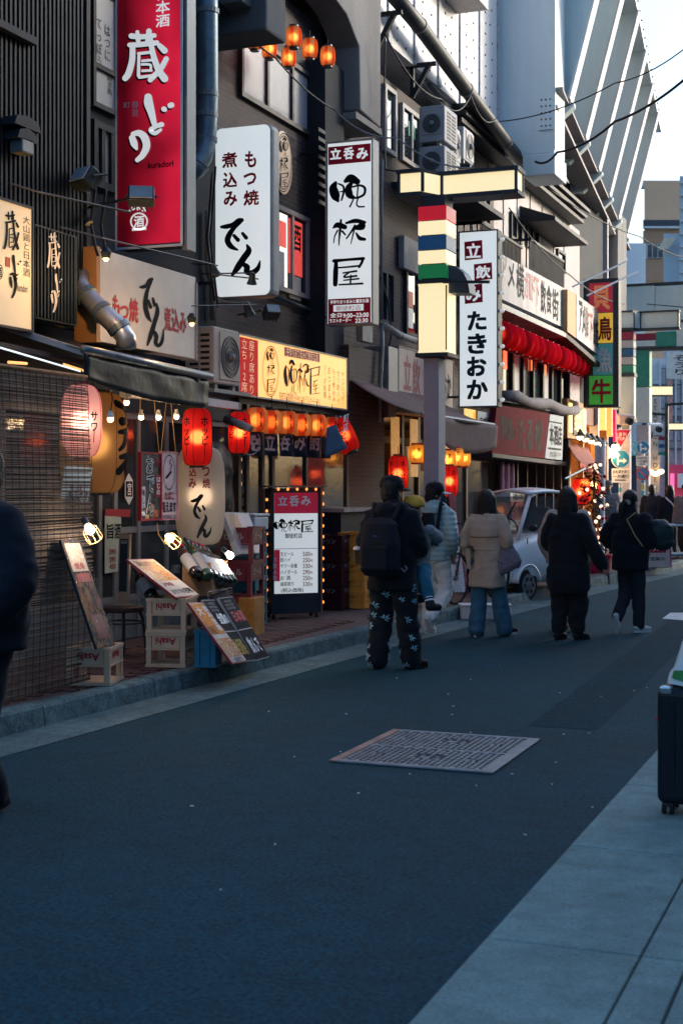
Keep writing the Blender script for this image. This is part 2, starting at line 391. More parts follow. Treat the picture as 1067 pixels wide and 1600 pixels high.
KL = [(-6, -6.0), (2, -5.72), (8.2, -5.45), (14.1, -5.21), (19, -4.92), (23, -4.6), (27.5, -4.12), (29.5, -4.0), (31.5, -4.1), (33.5, -4.6), (35, -5.4), (36, -6.6), (36.5, -8.5), (36.6, -12)]
def XK(y):
    for (a, xa), (b, xb) in zip(KL, KL[1:]):
        if a <= y <= b: return xa+(xb-xa)*(y-a)/(b-a)
    return KL[0][1]
kx = [V3((x, y, 0)) for y, x in KL]
def along_kerb(off):
    out = []
    for i, p in enumerate(kx):
        d = (kx[min(i+1, len(kx)-1)]-kx[max(i-1, 0)]).normalized(); out.append(p+V3((d.y, -d.x, 0))*off)
    return out
g = G(); a, b = along_kerb(.0), along_kerb(.42)
for i in range(len(kx)-1): g.add([a[i]+V3((0, 0, .004)), b[i]+V3((0, 0, .004)), b[i+1]+V3((0, 0, .004)), a[i+1]+V3((0, 0, .004))], [(0, 1, 2, 3)])
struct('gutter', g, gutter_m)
# kerb stones one by one
kerb = thing('kerb', 'kerb', ''); del kerb['label'], kerb['category']; kerb['kind'] = 'structure'
cum = [0]
for p, q in zip(kx, kx[1:]): cum.append(cum[-1]+(q-p).length)
def kpt(s):
    for i in range(len(kx)-1):
        if cum[i] <= s <= cum[i+1]:
            d = (kx[i+1]-kx[i]).normalized(); return kx[i]+d*(s-cum[i]), d
    return kx[-1], (kx[-1]-kx[-2]).normalized()
s0 = 10.0; LENS = [1.46, 1.46, 1.46, 1.46, .42, 1.46, 1.46, .6]
ik = 0
while s0 < cum[-1]-1.6:
    L_ = LENS[ik % 8] if ik < 16 else .9; ik += 1
    p, d = kpt(s0+.006); q, e = kpt(s0+L_-.006); nrm = V3((d.y, -d.x, 0)); nr2 = V3((e.y, -e.x, 0)); h = .15+random.uniform(-.004, .004)
    prof = [(0, 0), (-.02, h-.02), (-.035, h), (-.17, h), (-.17, 0)]
    g = G(); g.add([p+nrm*o_+V3((0, 0, z)) for o_, z in prof]+[q+nr2*o_+V3((0, 0, z)) for o_, z in prof], [(4, 3, 2, 1, 0), (5, 6, 7, 8, 9)]+[(i, (i+1) % 5, 5+(i+1) % 5, 5+i) for i in range(5)])
    g.obj('kerb_stone', kerb_m, kerb); s0 += L_
# left footway: base sheet with brick pavers, the near ones laid singly
walk_m = brickmat('paver_field', (.095, .05, .047), (.07, .04, .042), (.03, .03, .033), .2, .1, axis='XY', bump=.7)
kin = along_kerb(-.165)
g = G(); n_ = len(kin)
g.add([p+V3((0, 0, .14)) for p in kin]+[V3((-14, p.y, .14)) for p in kin], [(i, i+1, n_+i+1, n_+i) for i in range(n_-2)])
walk = struct('sidewalk', g, walk_m)
pav = None; cnt = 0
for r in range(64):
    y = 8.2+r*.106
    for c in range(12):
        x = -5.72-c*.208-(.104 if r % 2 else 0)
        if x > XK(y)-.30 or x < XK(y)-1.32 or cnt >= 300: continue
        if pav is None:
            pav = G().box((0, 0, 0), (.2, .098, .03)).obj('paver', paver_m, walk, local=True); o = pav
        else:
            o = pav.copy(); COL.objects.link(o)
        o.location = (x, y, .139+random.uniform(-.002, .002)); o.rotation_euler = (random.uniform(-.01, .01), random.uniform(-.01, .01), 0); cnt += 1
# right pavement: large concrete slabs laid singly
g = G().span((-1.38, -6, .0), (9, 60, .018)); rp = struct('right_pavement', g, joint_m)
rows = [(-1.372, -.826), (-.818, -.664), (-.654, .75), (.765, 2.15), (2.165, 3.55)]
for x0, x1 in rows:
    y = .72
    while y < 24:
        xa, xb, ya, yb = x0, x1, y+.004, y+1.41-.004
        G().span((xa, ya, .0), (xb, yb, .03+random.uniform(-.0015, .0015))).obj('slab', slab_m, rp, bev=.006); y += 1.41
# paint
paint = M('road_paint', (.62, .64, .63), .7, var=.25, scale=9, bump=.2)
g = G(); yy = 9.6; L0_ = []
while yy < 27: L0_.append(yy); yy += .35
for i_ in range(len(L0_)-1):
    def e_(k, sd): return V3((-2.12+.05*(L0_[k]-9.6)*-.6+sd*.24+.03*noise.noise(V3((L0_[k]*2.3, sd*4, 0))), L0_[k], .003))
    g.add([e_(i_, -1), e_(i_, 1), e_(i_+1, 1), e_(i_+1, -1)], [(0, 1, 2, 3)])
struct('road_patch', g, M('asphalt_patch', (.003, .036, .052), .85, var=.3, scale=.8, bump=.7, bscale=110, spec=.12, grain=((48, .25, 1.75), (6, .75, 1.2))))
p = [wz(1034, 967), wz(1085, 971), wz(1095, 957), wz(1046, 958)]
struct('road_marking', G().add([V3((q.x, q.y, .004)) for q in p], [(0, 1, 2, 3)]), paint)
g = G()
for px, py in [(460, 1183), (541, 1116), (706, 1117), (708, 1104), (735, 1145), (744, 1228), (800, 1210), (868, 1192), (345, 1391), (874, 1083), (938, 1089), (880, 1148), (920, 1146), (862, 1226), (925, 1262), (990, 1080), (700, 1085), (420, 1112), (532, 1175), (640, 1210), (820, 1305), (560, 1240), (300, 1260), (430, 1320), (1010, 1075), (620, 1060), (735, 1062), (780, 1040)]:
    q = wz(px, py); a_ = random.uniform(0, 3); l_ = random.uniform(.005, .011)
    g.box((q.x, q.y, .003), (l_*1.6, l_, .004), Matrix.Rotation(a_, 3, 'Z'))
g.obj('paint_fleck', paint, None, kind='stuff')
# iron manhole cover in two leaves
mh = thing('manhole_cover', 'square iron manhole cover in two treaded leaves set in the asphalt', 'manhole cover', (-2.655, 8.47, 0))
iron = M('worn_iron', (.27, .27, .28), .5, metal=.35, var=.25, scale=6, bump=.15)
iron_d = M('iron_recess', (.02, .03, .038), .7, var=.2)
rust = M('rusty_iron', (.34, .22, .18), .6, metal=.2, var=.3, scale=5)
X0, X1, Y0, Y1 = -3.16, -2.15, 7.9, 9.06
G().span((X0, Y0, .001), (X1, Y1, .006)).obj('recess', iron_d, mh)
for a_, b_, m_ in [((X0, Y0), (X0+.055, Y1), rust), ((X1-.075, Y0), (X1, Y1), iron), ((X0+.055, Y0), (X1-.075, Y0+.045), iron), ((X0+.055, Y1-.04), (X1-.075, Y1), iron)]:
    G().span((*a_, .002), (*b_, .016)).obj('rim', m_, mh, bev=.004)
xm, ym = (X0+X1)/2, (Y0+Y1)/2
G().span((X0+.055, ym-.016, .003), (X1-.075, ym+.016, .0135)).obj('seam_bar', iron, mh)
for half in (0, 1):
    g = G(); cy_ = (Y0+ym)/2+.01 if half == 0 else (Y1+ym)/2-.01
    ya, yb = (Y0+.05, ym-.022) if half == 0 else (ym+.022, Y1-.045)
    x = X0+.066; k = 0
    while x < X1-.09:
        y = ya+(.022 if k % 2 else 0)
        while y < yb-.04:
            if math.hypot((x-xm)/1.35, y-cy_) > .075 and min(abs(x-X0-.2), abs(x-X1+.22))+abs(y-cy_)*1.2 > .05:
                g.box((x+.013, y+.023, .0085), (.0235, .042, .01))
            y += .058
        x += .037; k += 1
    o = g.obj('tread_plate', iron, mh); o['kind'] = 'stuff'
    g = G()
    for i in range(10):
        a_ = i/10*2*math.pi; g.box((xm+.07*math.cos(a_)*1.2, cy_+.055*math.sin(a_), .008), (.022, .022, .01))
    g.box((xm, cy_, .008), (.07, .035, .01)); g.obj('emblem', iron, mh)
    for xx in (X0+.2, X1-.22):
        g = G(); g.box((xx-.022, cy_, .008), (.012, .06, .01)).box((xx+.022, cy_, .008), (.012, .06, .01)).box((xx, cy_+.02, .008), (.03, .012, .01)); g.obj('lifting_slot', iron, mh)
# ================================================================ buildings along the left side
FW = -7.4
def building(name, label, y0, y1, z1, mat, x=FW, depth=5, z0=.14, cat='building'):
    b = thing(name, label, cat, (x-depth/2, (y0+y1)/2, z0))
    G().span((x-depth, y0, z0), (x, y1, z1)).obj('wall', mat, b); return b
def wall_window(b, px0, py0, px1, py1, x, fr=alu, pane=glass_dark, mull=1, w=.05, d=.06, hbar=None):
    """a framed window on the plane X=x: its left edge top and bottom given in photo pixels, and its right column"""
    P = PX(x); u0, vt = P.uv(px0, py0); _, vb = P.uv(px0, py1); u1, _ = P.uv(px1, py0)
    f = G()
    f.slab(P, u0, vb, u1, vb+w, .0, d).slab(P, u0, vt-w, u1, vt, 0, d).slab(P, u0, vb+w, u0+w, vt-w, 0, d).slab(P, u1-w, vb+w, u1, vt-w, 0, d)
    for i in range(1, mull+1):
        c = u0+(u1-u0)*i/(mull+1); f.slab(P, c-w/2, vb+w, c+w/2, vt-w, 0, d-.005)
    if hbar:
        vv = vb+(vt-vb)*hbar; f.slab(P, u0+w, vv-w/2, u1-w, vv+w/2, 0, d-.008)
    o = f.obj('window', fr, b)
    for i in range(mull+1):
        a_ = u0+(u1-u0)*i/(mull+1); c = u0+(u1-u0)*(i+1)/(mull+1)
        G().slab(P, a_+w*.4, vb+w*.4, c-w*.4, vt-w*.4, .01, .018).obj('pane', pane, o)
    return P, (u0, vb, u1, vt), o
# --- 1: dark battened house front at the far left
batten_wall = M('charcoal_cladding', (.005, .009, .013), .6, var=.2)
batten_m = M('charcoal_batten', (.007, .012, .018), .55, var=.25, scale=9)
XB = -6.55; yB1 = yx(134, XB)
b1 = building('battened_building', 'dark building clad in thin vertical charcoal battens above the first shop', 4, yB1, 8.6, batten_wall, x=XB, z0=3.2)
P = PX(XB); bt = None
nb = int((yB1-8.6)/.062)
for i in range(nb):
    y = 8.6+i*.062
    if bt is None:
        bt = G().span((XB, -.014, 3.2), (XB+.035, .014, 8.6)).obj('batten', batten_m, b1, local=False); o = bt
    else: o = bt.copy(); COL.objects.link(o)
    o.location = (0, y, 0)
G().slab(P, yB1-.06, 3.2, yB1, 8.6, .0, .05).obj('corner_post', batten_m, b1)
G().slab(P, 8.5, zat(48, 11.2)-.03, yx(43, XB), zat(48, 11.2)+.03, .03, .10).obj('rail', dark_grey, b1)
# small house-shaped wall lantern at the left edge
lp = wx(18, 215, XB)
wl = thing('wall_lamp', 'dark house-shaped wall lamp on the battened wall at the left edge', 'lamp', (lp.x, lp.y, lp.z-.14))
g = G()
for k, (zz, ww) in enumerate([(.10, .30), (.0, .22)]):
    c = lp+V3((.16, 0, zz)); g.prism([c+V3((0, -ww/2-.03, -.04)), c+V3((0, ww/2+.03, -.04)), c+V3((0, ww/2, .03)), c+V3((0, 0, .06)), c+V3((0, -ww/2, .03))], (-.14, 0, 0))
g.obj('roof', dark_grey, wl); G().box(lp+V3((.10, 0, -.08)), (.12, .16, .12)).obj('shade', dull_steel, wl, bev=.01)
# --- 2: grey front with the posters, between the battens and the brick
y2a, y2b = yB1, yx(338, FW)
grey_wall = M('stained_grey_render', (.02, .026, .034), .8, var=.35, scale=1.6, bump=.2)
b2 = building('rendered_building', 'narrow grey rendered building behind the tall red projecting sign', y2a-1.2, y2b, 9.5, grey_wall, z0=.14)
P_, (u0, v0, u1, v1), o_ = wall_window(b2, 139, -30, 182, 165, FW, dark_grey, glass_frost, mull=0, hbar=.34)
ink_t = M('ink_trace', (.06, .07, .08), .6, var=.2)
for s_, bx in [('にぎやか', (139, 20, 147, 105)), ('てっぽう', (152, 30, 160, 105)), ('はつに', (164, 40, 173, 95)), ('焼き鳥', (168, 118, 176, 148))]:
    write(PX(FW+.022), s_, bx, ink_t, o_, n=0, bold=.01, vertical=True)
wall_window(b2, 140, 186, 185, 290, FW, dark_grey, glass_frost, mull=2, w=.07)
# --- 3: dark brick building
y3b = yx(771, FW)
brick_dark = brickmat('dark_brick', (.05, .027, .028), (.02, .014, .018), (.075, .065, .066))
b3 = building('brick_building', 'dark brown brick building carrying the tall white bar signs', y2b+.002, y3b, 8.0, brick_dark, z0=2.75)
warm_room = M('lit_room', (.5, .2, .13), .6, emit=.25, ecol=(1, .42, .25), var=.5, scale=3)
# windows of the first floor
P_, q, o_ = wall_window(b3, 372, 40, 522, 150, FW, M('bronze_frame', (.05, .045, .045), .5), glass_frost, mull=3, w=.06)
wall_window(b3, 426, 318, 478, 452, FW, M('pinkish_frame', (.3, .27, .26), .5), glass_dark, mull=1, w=.06)
P = PX(FW+.019)
for bx, m_ in [((432, 345, 447, 385), 'red'), ((450, 345, 472, 430), 'red'), ((430, 392, 444, 455), 'pale'), ((452, 432, 470, 468), 'pale')]:
    mm = M('window_glow_red', (.6, .05, .05), .5, emit=.18, ecol=(1, .1, .08), var=.4, scale=6) if m_ == 'red' else M('window_paper', (.5, .45, .45), .6, var=.3)  # emission of the red ones stands in for lanterns lit in the window
    patch(P, bx, mm, b3, 0, .004, 'window_poster')
write(P, '酒', (453, 350, 470, 392), ink, b3, n=.006)
for bx in [(597, 130, 615, 235), (624, 160, 655, 250)]: wall_window(b3, bx[0], bx[1], bx[2], bx[3], FW, M('pale_frame', (.32, .31, .31), .5), glass_dark, mull=1 if bx[0] > 610 else 0, w=.07)
patch(PX(FW+.02), (638, 192, 648, 215), M('green_notice', (.1, .35, .25), .5), b3, 0, .004, 'notice')
for bx in [(588, 415, 612, 505), (630, 405, 652, 545-20)]: wall_window(b3, bx[0], bx[1], bx[2], bx[3], FW, dark_grey, glass_dark, mull=1 if bx[0] < 600 else 0, w=.08)
P = PX(FW+.02); patch(P, (634, 455, 645, 480), red_print, b3, 0, .004, 'window_poster'); patch(P, (634, 481, 645, 512), white_paint, b3, 0, .004, 'window_poster')
# recess column, vents and ledges on the brick
g = G().span((FW, yx(478, FW), 2.9), (FW+.28, yx(508, FW), 7.4)); g.obj('pilaster', grey_wall, b3)
P = PX(FW+.285)
g = G()
for i in range(9): u_, v_ = P.uv(500, 205+i*14); g.slab(P, u_-.12, v_-.025, u_+.12, v_+.025, 0, .03)
g.obj('louvre', dark_grey, b3)
wall_l = M('pale_lintel', (.24, .25, .27), .7, var=.25, scale=2, bump=.15)
# sloping coping and sill course of the upper brick wall
a, c = wx(588, 62, FW+.02), wx(712, 205, FW+.02)
g = G(); dz = V3((0, 0, .42)); g.prism([a, c, c+dz*.95, a+dz*1.1], (.14, 0, 0)); g.obj('coping', wall_l, b3)
# steel strap plates with bolts on the coping
for i, (px, py) in enumerate([(608, 62), (640, 98), (668, 132)]):
    c0 = wx(px, py, FW+.17); d_ = (c-a).normalized()
    pl = G().bar(c0, c0+d_*.8, .02, .16, up=(1, 0, 0)).obj('strap_plate', dull_steel, b3)
    g = G()
    for j in range(4): g.ball(c0+d_*(.1+.2*j)+V3((.02, 0, .03)), .018, 6, 4)
    g.obj('bolt', dull_steel, pl)
# brick shop pier at street level, right of the lit horizontal sign
b3b = single('brick_pier', 'dark brick pier between the lantern-lit bar and the next shop', 'pier', G().span((FW-.3, yx(545, -7.0), .14), (-7.0, yx(600, -7.0), 3.6)), brick_dark)
# --- concrete viaduct frame over the brick building
conc = M('raw_concrete', (.2, .195, .19), .85, var=.3, scale=1.3, bump=.3, bscale=35, streak=True)
vf = thing('concrete_viaduct', 'weathered concrete rail viaduct frame with a haunched pier', 'viaduct', (-7.4, 18.8, 6.8))
XF = -6.9
prof = [(12.5, 8.15), (17.2, 8.15), (17.9, 8.02), (18.38, 7.72), (18.42, 6.86), (19.25, 6.80), (19.25, 7.8), (19.3, 9.4), (12.5, 9.4)]
g = G().prism([V3((XF, y, z)) for y, z in prof], (-.42, 0, 0)); g.obj('arch_rib', conc, vf, bev=.02)
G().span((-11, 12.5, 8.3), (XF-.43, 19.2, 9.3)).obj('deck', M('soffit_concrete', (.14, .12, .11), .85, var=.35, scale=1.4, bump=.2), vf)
G().span((XF-.02, 18.3, 6.72), (XF-.5, 19.35, 6.81)).obj('ledge', conc, vf)
bb = thing('concrete_beam', 'heavy dark concrete beam end jutting out above the silver duct', 'beam', (-7.2, 14.6, 6.6))
P = PY(yx(416, -6.45)); q0 = P.uv(418, 46); Yb = P.o.y
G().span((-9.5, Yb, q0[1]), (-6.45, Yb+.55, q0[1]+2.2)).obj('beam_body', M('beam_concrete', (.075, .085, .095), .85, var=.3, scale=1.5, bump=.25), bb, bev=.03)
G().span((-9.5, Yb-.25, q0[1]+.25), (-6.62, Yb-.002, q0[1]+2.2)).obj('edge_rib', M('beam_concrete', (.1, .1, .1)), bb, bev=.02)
# --- 4: pale rendered upper storeys with balconies
y4b = yx(905, FW)
pale_wall = M('pale_render', (.55, .52, .51), .8, var=.14, scale=1.2, bump=.15, streak=True)
b4 = building('pale_building', 'pale rendered building with dark balcony railings and a dark eave', y3b+.004, y4b, 8.05, pale_wall, z0=2.9)
g = G(); a, c = wx(700, 195, FW), wx(890, 312, FW)
e0, e1 = V3((FW-.6, a.y, 8.1)), V3((FW-.6, c.y, 8.1))
for k, (zz, dd) in enumerate([(0, .34), (.12, .42), (.24, .50)]): g.span((FW-.3, a.y-.3, 8.02+zz), (FW+dd, c.y, 8.02+zz+.08))
g.obj('eave', M('eave_brown', (.045, .045, .05), .6, var=.2), b4)
for i in range(9):
    y = a.y+i*(c.y-a.y)/9+.4; G().slab(PX(FW), y-.012, 5.6, y+.012, 7.98, -.005, .02).obj('wall_joint', wall_l, b4)
for bx in [(752, 300, 762, 350), (795, 330, 812, 372), (820, 345, 838, 385), (868, 388, 880, 420)]: wall_window(b4, bx[0], bx[1], bx[2], bx[3], FW, dark_grey, glass_dark, mull=1 if bx[2]-bx[0] > 14 else 0, w=.06)
# canopies over the balcony doors
for (px, py, px2) in [(812, 340, 868)]:
    a = wx(px, py, FW); c = wx(px2, py, FW)
    g = G().prism([(FW, a.y, a.z+.25), (FW+.75, a.y, a.z-.02), (FW+.75, a.y, a.z-.1), (FW, a.y, a.z-.1)], (0, max(1.2, c.y-a.y), 0)); g.obj('canopy', dark_grey, b4)
# balconies: floor, rails and single bars
for px0, px1, pt, pb_, col_ in [(752, 815, 345, 405, dark_grey), (828, 880, 372, 440, M('balcony_panel', (.05, .06, .075), .5))]:
    xb = FW+.62; a, c = wx(px0, pt, xb), wx(px1, pt, xb); zb = wx(px0, pb_, xb).z
    bal = G().span((FW, a.y, zb-.1), (xb, c.y, zb)).obj('balcony', dark_grey, b4)
    G().span((xb-.04, a.y, a.z-.05), (xb+.02, c.y, a.z)).obj('handrail', dark_grey, bal)
    G().span((FW, a.y-.03, a.z-.05), (xb+.02, a.y+.03, a.z)).obj('handrail', dark_grey, bal)
    y = a.y; bar0 = None
    while y < c.y:
        if bar0 is None: bar0 = G().span((xb-.025, a.y-.012, zb), (xb, a.y+.012, a.z-.05)).obj('railing_bar', dark_grey, bal); o = bar0
        else: o = bar0.copy(); COL.objects.link(o)
        o.location = (0, y-a.y, 0); y += .1
    for j in range(5):
        xx = FW+.06+j*.12; G().span((xx-.012, a.y-.012, zb), (xx+.012, a.y+.012, a.z-.05)).obj('railing_bar', dark_grey, bal)
# ================================================================ the steel rail viaduct above
steel_pale = M('pale_steel_plate', (.66, .65, .65), .55, var=.2, scale=1.5, bump=.05, streak=True)
steel_blue = M('grey_blue_steel', (.62, .72, .74), .5, var=.1, scale=1.8, bump=.04, streak=True)
steel_dark = M('steel_brownish', (.24, .22, .22), .6, var=.2)  # darker, browner steel than the plates
rv = thing('steel_viaduct', 'riveted pale steel rail viaduct with leaning bracket fins against the sky', 'viaduct', (-9, 30, 7.6))
XW = -7.15
G().span((-16, 18.9, 8.35), (XW, 27, 17)).obj('web_plate', steel_pale, rv)
dot = M('bolt_head', (.1, .11, .12), .5)
g = G(); P = PX(XW)
yy = 19.4; k = 0
while yy < 27:
    if k % 3 != 1:
        for j in range(40): g.box((XW, yy+(.03 if j % 2 else 0), 8.5+j*.2), (.03, .03, .03))
    else:
        for j in range(26): g.box((XW, yy+random.uniform(-.12, .12), 8.5+j*.31), (.03, .035, .03))
    yy += .42; k += 1
g.obj('rivet', dot, rv, kind='stuff')
yy = 20.3
while yy < 27:
    G().slab(P, yy-.07, 8.36, yy+.07, 17, .001, .03).obj('splice_plate', M('splice_steel', (.42, .43, .46), .5, var=.2), rv); yy += 1.26
# small pale box hung on the web
G().span((XW, yx(714, XW+.5), zat(25, 25.)), (XW+.55, yx(758, XW+.5), zat(-120, 25.))).obj('hung_cabinet', M('pinkish_steel', (.46, .42, .41), .6, var=.15), rv)
# great box column bracket
YB = yx(813, -6.75); cx0 = xy(813, YB); cx1 = xy(866, YB)
G().span((cx0-.6, YB, zat(248, 27.7)), (cx1, YB+.9, 17)).obj('box_column', steel_blue, rv, bev=.02)
G().span((cx0+.05, YB-.06, zat(282, 27.7)), (cx1+.02, YB+.95, zat(249, 27.7))).obj('column_shoe', steel_blue, rv, bev=.02)
G().span((cx1-.03, YB-.015, 8.1), (cx1+.015, YB+.02, 17)).obj('column_flange', steel_blue, rv)
pl = G().span((cx1-.30, YB-.03, zat(208, 27.5)), (cx1-.03, YB-.002, zat(158, 27.5))).obj('bolt_plate', steel_blue, rv)
g = G()
for i in range(3):
    for j in range(5): g.ball((cx1-.25+i*.085, YB-.03, zat(202, 27.5)+j*.125), .02, 6, 4)
g.obj('bolt', dot, pl)
# chord of the cantilevered deck edge and its leaning fins; the viaduct turns 6 degrees from the street
D6 = V3((-.105, .9945, 0)); Q0 = V3((-5.95, 26.9, 9.3)); OUT = V3((.9945, .105, 0))
Lc = 19.2
ch = G()
for o_, z0, z1, wd in [(-.35, -.32, -.02, .3), (.0, -.06, 0, .55), (-.1, -.4, -.33, .45)]:
    c = Q0+OUT*o_; ch.prism([c+V3((0, 0, z0)), c+OUT*-wd+V3((0, 0, z0)), c+OUT*-wd+V3((0, 0, z1)), c+V3((0, 0, z1))], D6*Lc)
ch.obj('lower_chord', steel_dark, rv)
G().prism([Q0+D6*1.6+OUT*q_+V3((0, 0, z_)) for q_, z_ in ((-.9, 0), (-1.3, 0), (-1.3, 8), (-.9, 8))], D6*(Lc-1.6)).obj('back_plate', steel_dark, rv)
nf = 6
for i in range(nf):
    base = Q0+D6*(Lc*(i+.35)/nf)
    H = 3.75; lean = .95
    f0, f1 = base+V3((0, 0, .02)), base+OUT*lean+V3((0, 0, H))
    # a deep fin: web plate facing the viewer with an outer flange, standing on a small triangular gusset
    web = [f0+OUT*-.62, f0, f1, f1+OUT*-1.25]
    fin = G().prism(web, D6*.05).obj('bracket_fin', steel_blue, rv)
    up = (f1-f0).normalized(); nrm = OUT*up.z-V3((0, 0, 1))*up.dot(OUT)
    G().prism([f0-D6*.26, f1-D6*.26, f1+D6*.30, f0+D6*.30], nrm*.045).obj('flange', steel_pale, fin)
    G().prism([f0+OUT*-.7+V3((0, 0, -.03)), f0+OUT*.1+V3((0, 0, -.03)), f0+OUT*.1+V3((0, 0, -.09)), f0+OUT*-.35+V3((0, 0, -.5)), f0+OUT*-.7+V3((0, 0, -.5))], D6*.3).obj('gusset', steel_blue, fin)
    g = G()
    for q in range(4):
        for r in range(2): g.ball(f0+OUT*(-.42+.13*r)+V3((0, 0, .18+.13*q))-D6*.0, .026, 6, 4)
        for r in range(2): g.ball(f1+OUT*(-.75+.13*r)+V3((0, 0, -.25-.13*q))-D6*.0, .026, 6, 4)
    g.obj('bolt', dot, fin)
tc0 = Q0+OUT*.95+V3((0, 0, 3.75))
G().prism([tc0, tc0+OUT*-.5, tc0+OUT*-.5+V3((0, 0, .35)), tc0+V3((0, 0, .35))], D6*(Lc+.3)).obj('upper_chord', steel_blue, rv)
g = G()
for i in range(26): g.ball(tc0+D6*(i*.72)+V3((0, 0, .17))+OUT*.01, .035, 6, 4)
g.obj('bolt_row', dot, rv, kind='stuff')
# dotted pale plate wall under the chord
XD = -7.75
pw0, pw1 = 27.9, 41
G().span((-15, pw0, 4.6), (XD, pw1, 9.3)).obj('dotted_plate_wall', M('dotted_steel', (.6, .58, .57), .6, var=.15, scale=2), rv)
g = G(); y = pw0+.25; k = 0
while y < pw1:
    for j in range(21): g.box((XD, y+.02*(j % 3), 4.75+j*.22+(.11 if k % 2 else 0)), (.03, .05, .05))
    y += .42; k += 1
g.obj('bolt_head', dot, rv, kind='stuff')
# concrete end pier of the viaduct
G().span((-8.4, 41.2, 5), (-7.5, 42.6, 9.6)).obj('end_pier', conc, rv)
g = G()
for i in range(2):
    for j in range(5): g.box((-8.0+.22*i, 41.19, 7.0+j*.2), (.1, .06, .1))
g.obj('vent_hole', navy_black, rv)
G().span((-9.2, 41.6, 5.4), (-8.5, 42, 9.4)).obj('dark_recess', navy_black, rv)

# ================================================================ the row across the street, whose mass shades the lane
ob = thing('opposite_building', 'plain rendered building row across the street on the right side', 'building', (10, 14, 0))
G().span((6.2, -14, .03), (14, 40, 12.8)).obj('wall', M('opposite_render', (.3, .3, .3), .8, var=.2, scale=1), ob)
for i in range(14):
    for z in (1.0, 4.0, 6.8):
        y = -12+i*4; f_ = G().span((6.14, y, z), (6.19, y+2.2, z+1.7)).obj('window', alu, ob); G().span((6.12, y+.08, z+.08), (6.135, y+2.12, z+1.62)).obj('pane', glass_dark, f_)

# conduits, boxes and hoses that cling to the old fronts
old_pipe = M('old_pipe', (.06, .065, .075), .6, var=.3); pale_pipe = M('pale_old_pipe', (.2, .2, .21), .6, var=.3)
for lab, pts, r_, m_ in [('slim dark pipe running up the brick left of the tall white bar sign', [(500, 470), (500, 330), (502, 205)], .03, old_pipe), ('pale thin pipe on the brick wall right of the tall white bar sign', [(596, 500), (596, 300), (597, 250)], .025, pale_pipe),
        ('pale kinked pipe beside the white rounded sign on the rendered wall', [(333, 500), (331, 440), (325, 425), (325, 330)], .035, pale_pipe), ('dark pipe along the sill under the small lit brick window', [(428, 462), (478, 482), (505, 492)], .028, old_pipe), ('hose looping over the brick beside the faded sign', [(590, 420), (606, 470), (612, 520), (604, 560)], .018, old_pipe)]:
    single('wall_pipe', lab, 'pipe', G().tube([wx(x, y, FW+.06) for x, y in pts], r_, 8), m_, group='pipes on the old walls', smooth=True)
for lab, bx in [('small grey junction box on the brick above the lit horizontal sign', (548, 462, 560, 482)), ('dark meter box on the brick pier by the lit horizontal sign', (556, 505, 572, 535)), ('flat dull metal panel on the brick left of the lit street post', (622, 375, 650, 425))]:
    P = PX(FW+.02 if bx[0] != 556 else -6.98); u0_, v0_, u1_, v1_ = pbox(P, *bx); single('junction_box', lab, 'box', G().slab(P, u0_, v0_, u1_, v1_, 0, .1), pale_pipe, bev=.008)
# ================================================================ signs
lit_white = M('lit_white_acrylic', (.78, .8, .8), .4, var=.04, scale=2.5, emit=.17, ecol=(.93, 1, 1))
lit_white2 = M('lit_white_acrylic_dim', (.74, .75, .75), .4, var=.05, scale=2.5, emit=.13, ecol=(.93, 1, 1))
lit_warm = M('lit_warm_acrylic', (.66, .4, .17), .4, var=.12, scale=1.3, emit=.36, ecol=(1, .44, .11))
lit_cream = M('lit_cream_acrylic', (.78, .72, .5), .4, var=.06, scale=3, emit=.26, ecol=(1, .82, .45))
sign_grey = M('sign_case_grey', (.24, .26, .27), .5, metal=.2, var=.2)
sign_dark = M('sign_case_dark', (.03, .04, .05), .5, var=.15)
def sign(name, label, P, x0, yt, yb, x1, depth, face, case, rim=.03, cat='sign', group=None, case_name='case', round_=0.):
    """a sign box: left column x0 with its top yt and bottom yb, right column x1 in photo pixels; the printed face lies on plane P"""
    u0, vt = P.uv(x0, yt); _, vb = P.uv(x0, yb); u1, _ = P.uv(x1, yt)
    t = thing(name, label, cat, P.pt((u0+u1)/2, vb, -depth/2), group=group)
    G().slab(P, u0, vb, u1, vt, -depth, -.004).obj(case_name, case, t, bev=round_ or .006, seg=3)
    ins = rim
    if round_:
        V = []
        for cx_, cy_, a0 in [(u1-ins-round_, vt-ins-round_, 0), (u0+ins+round_, vt-ins-round_, 90), (u0+ins+round_, vb+ins+round_, 180), (u1-ins-round_, vb+ins+round_, 270)]:
            for k in range(7): a = math.radians(a0+15*k); V.append(P.pt(cx_+round_*math.cos(a), cy_+round_*math.sin(a), -.003))
        G().prism(V, P.n*.004).obj('face', face, t)
    else:
        G().slab(P, u0+ins, vb+ins, u1-ins, vt-ins, -.003, .0).obj('face', face, t)
        f = G()
        f.slab(P, u0, vb, u1, vb+ins, -.0035, .012).slab(P, u0, vt-ins, u1, vt, -.0035, .012).slab(P, u0, vb+ins, u0+ins, vt-ins, -.0035, .012).slab(P, u1-ins, vb+ins, u1, vt-ins, -.0035, .012)
        f.obj('frame', case, t)
    return t
def bracket_arms(t, P, x_wall, zs, u1, n=-.08, mat=None):
    for z in zs: G().bar((x_wall, P.o.y-n, z), (u1, P.o.y-n, z), .035).obj('bracket', mat or dark_grey, t)
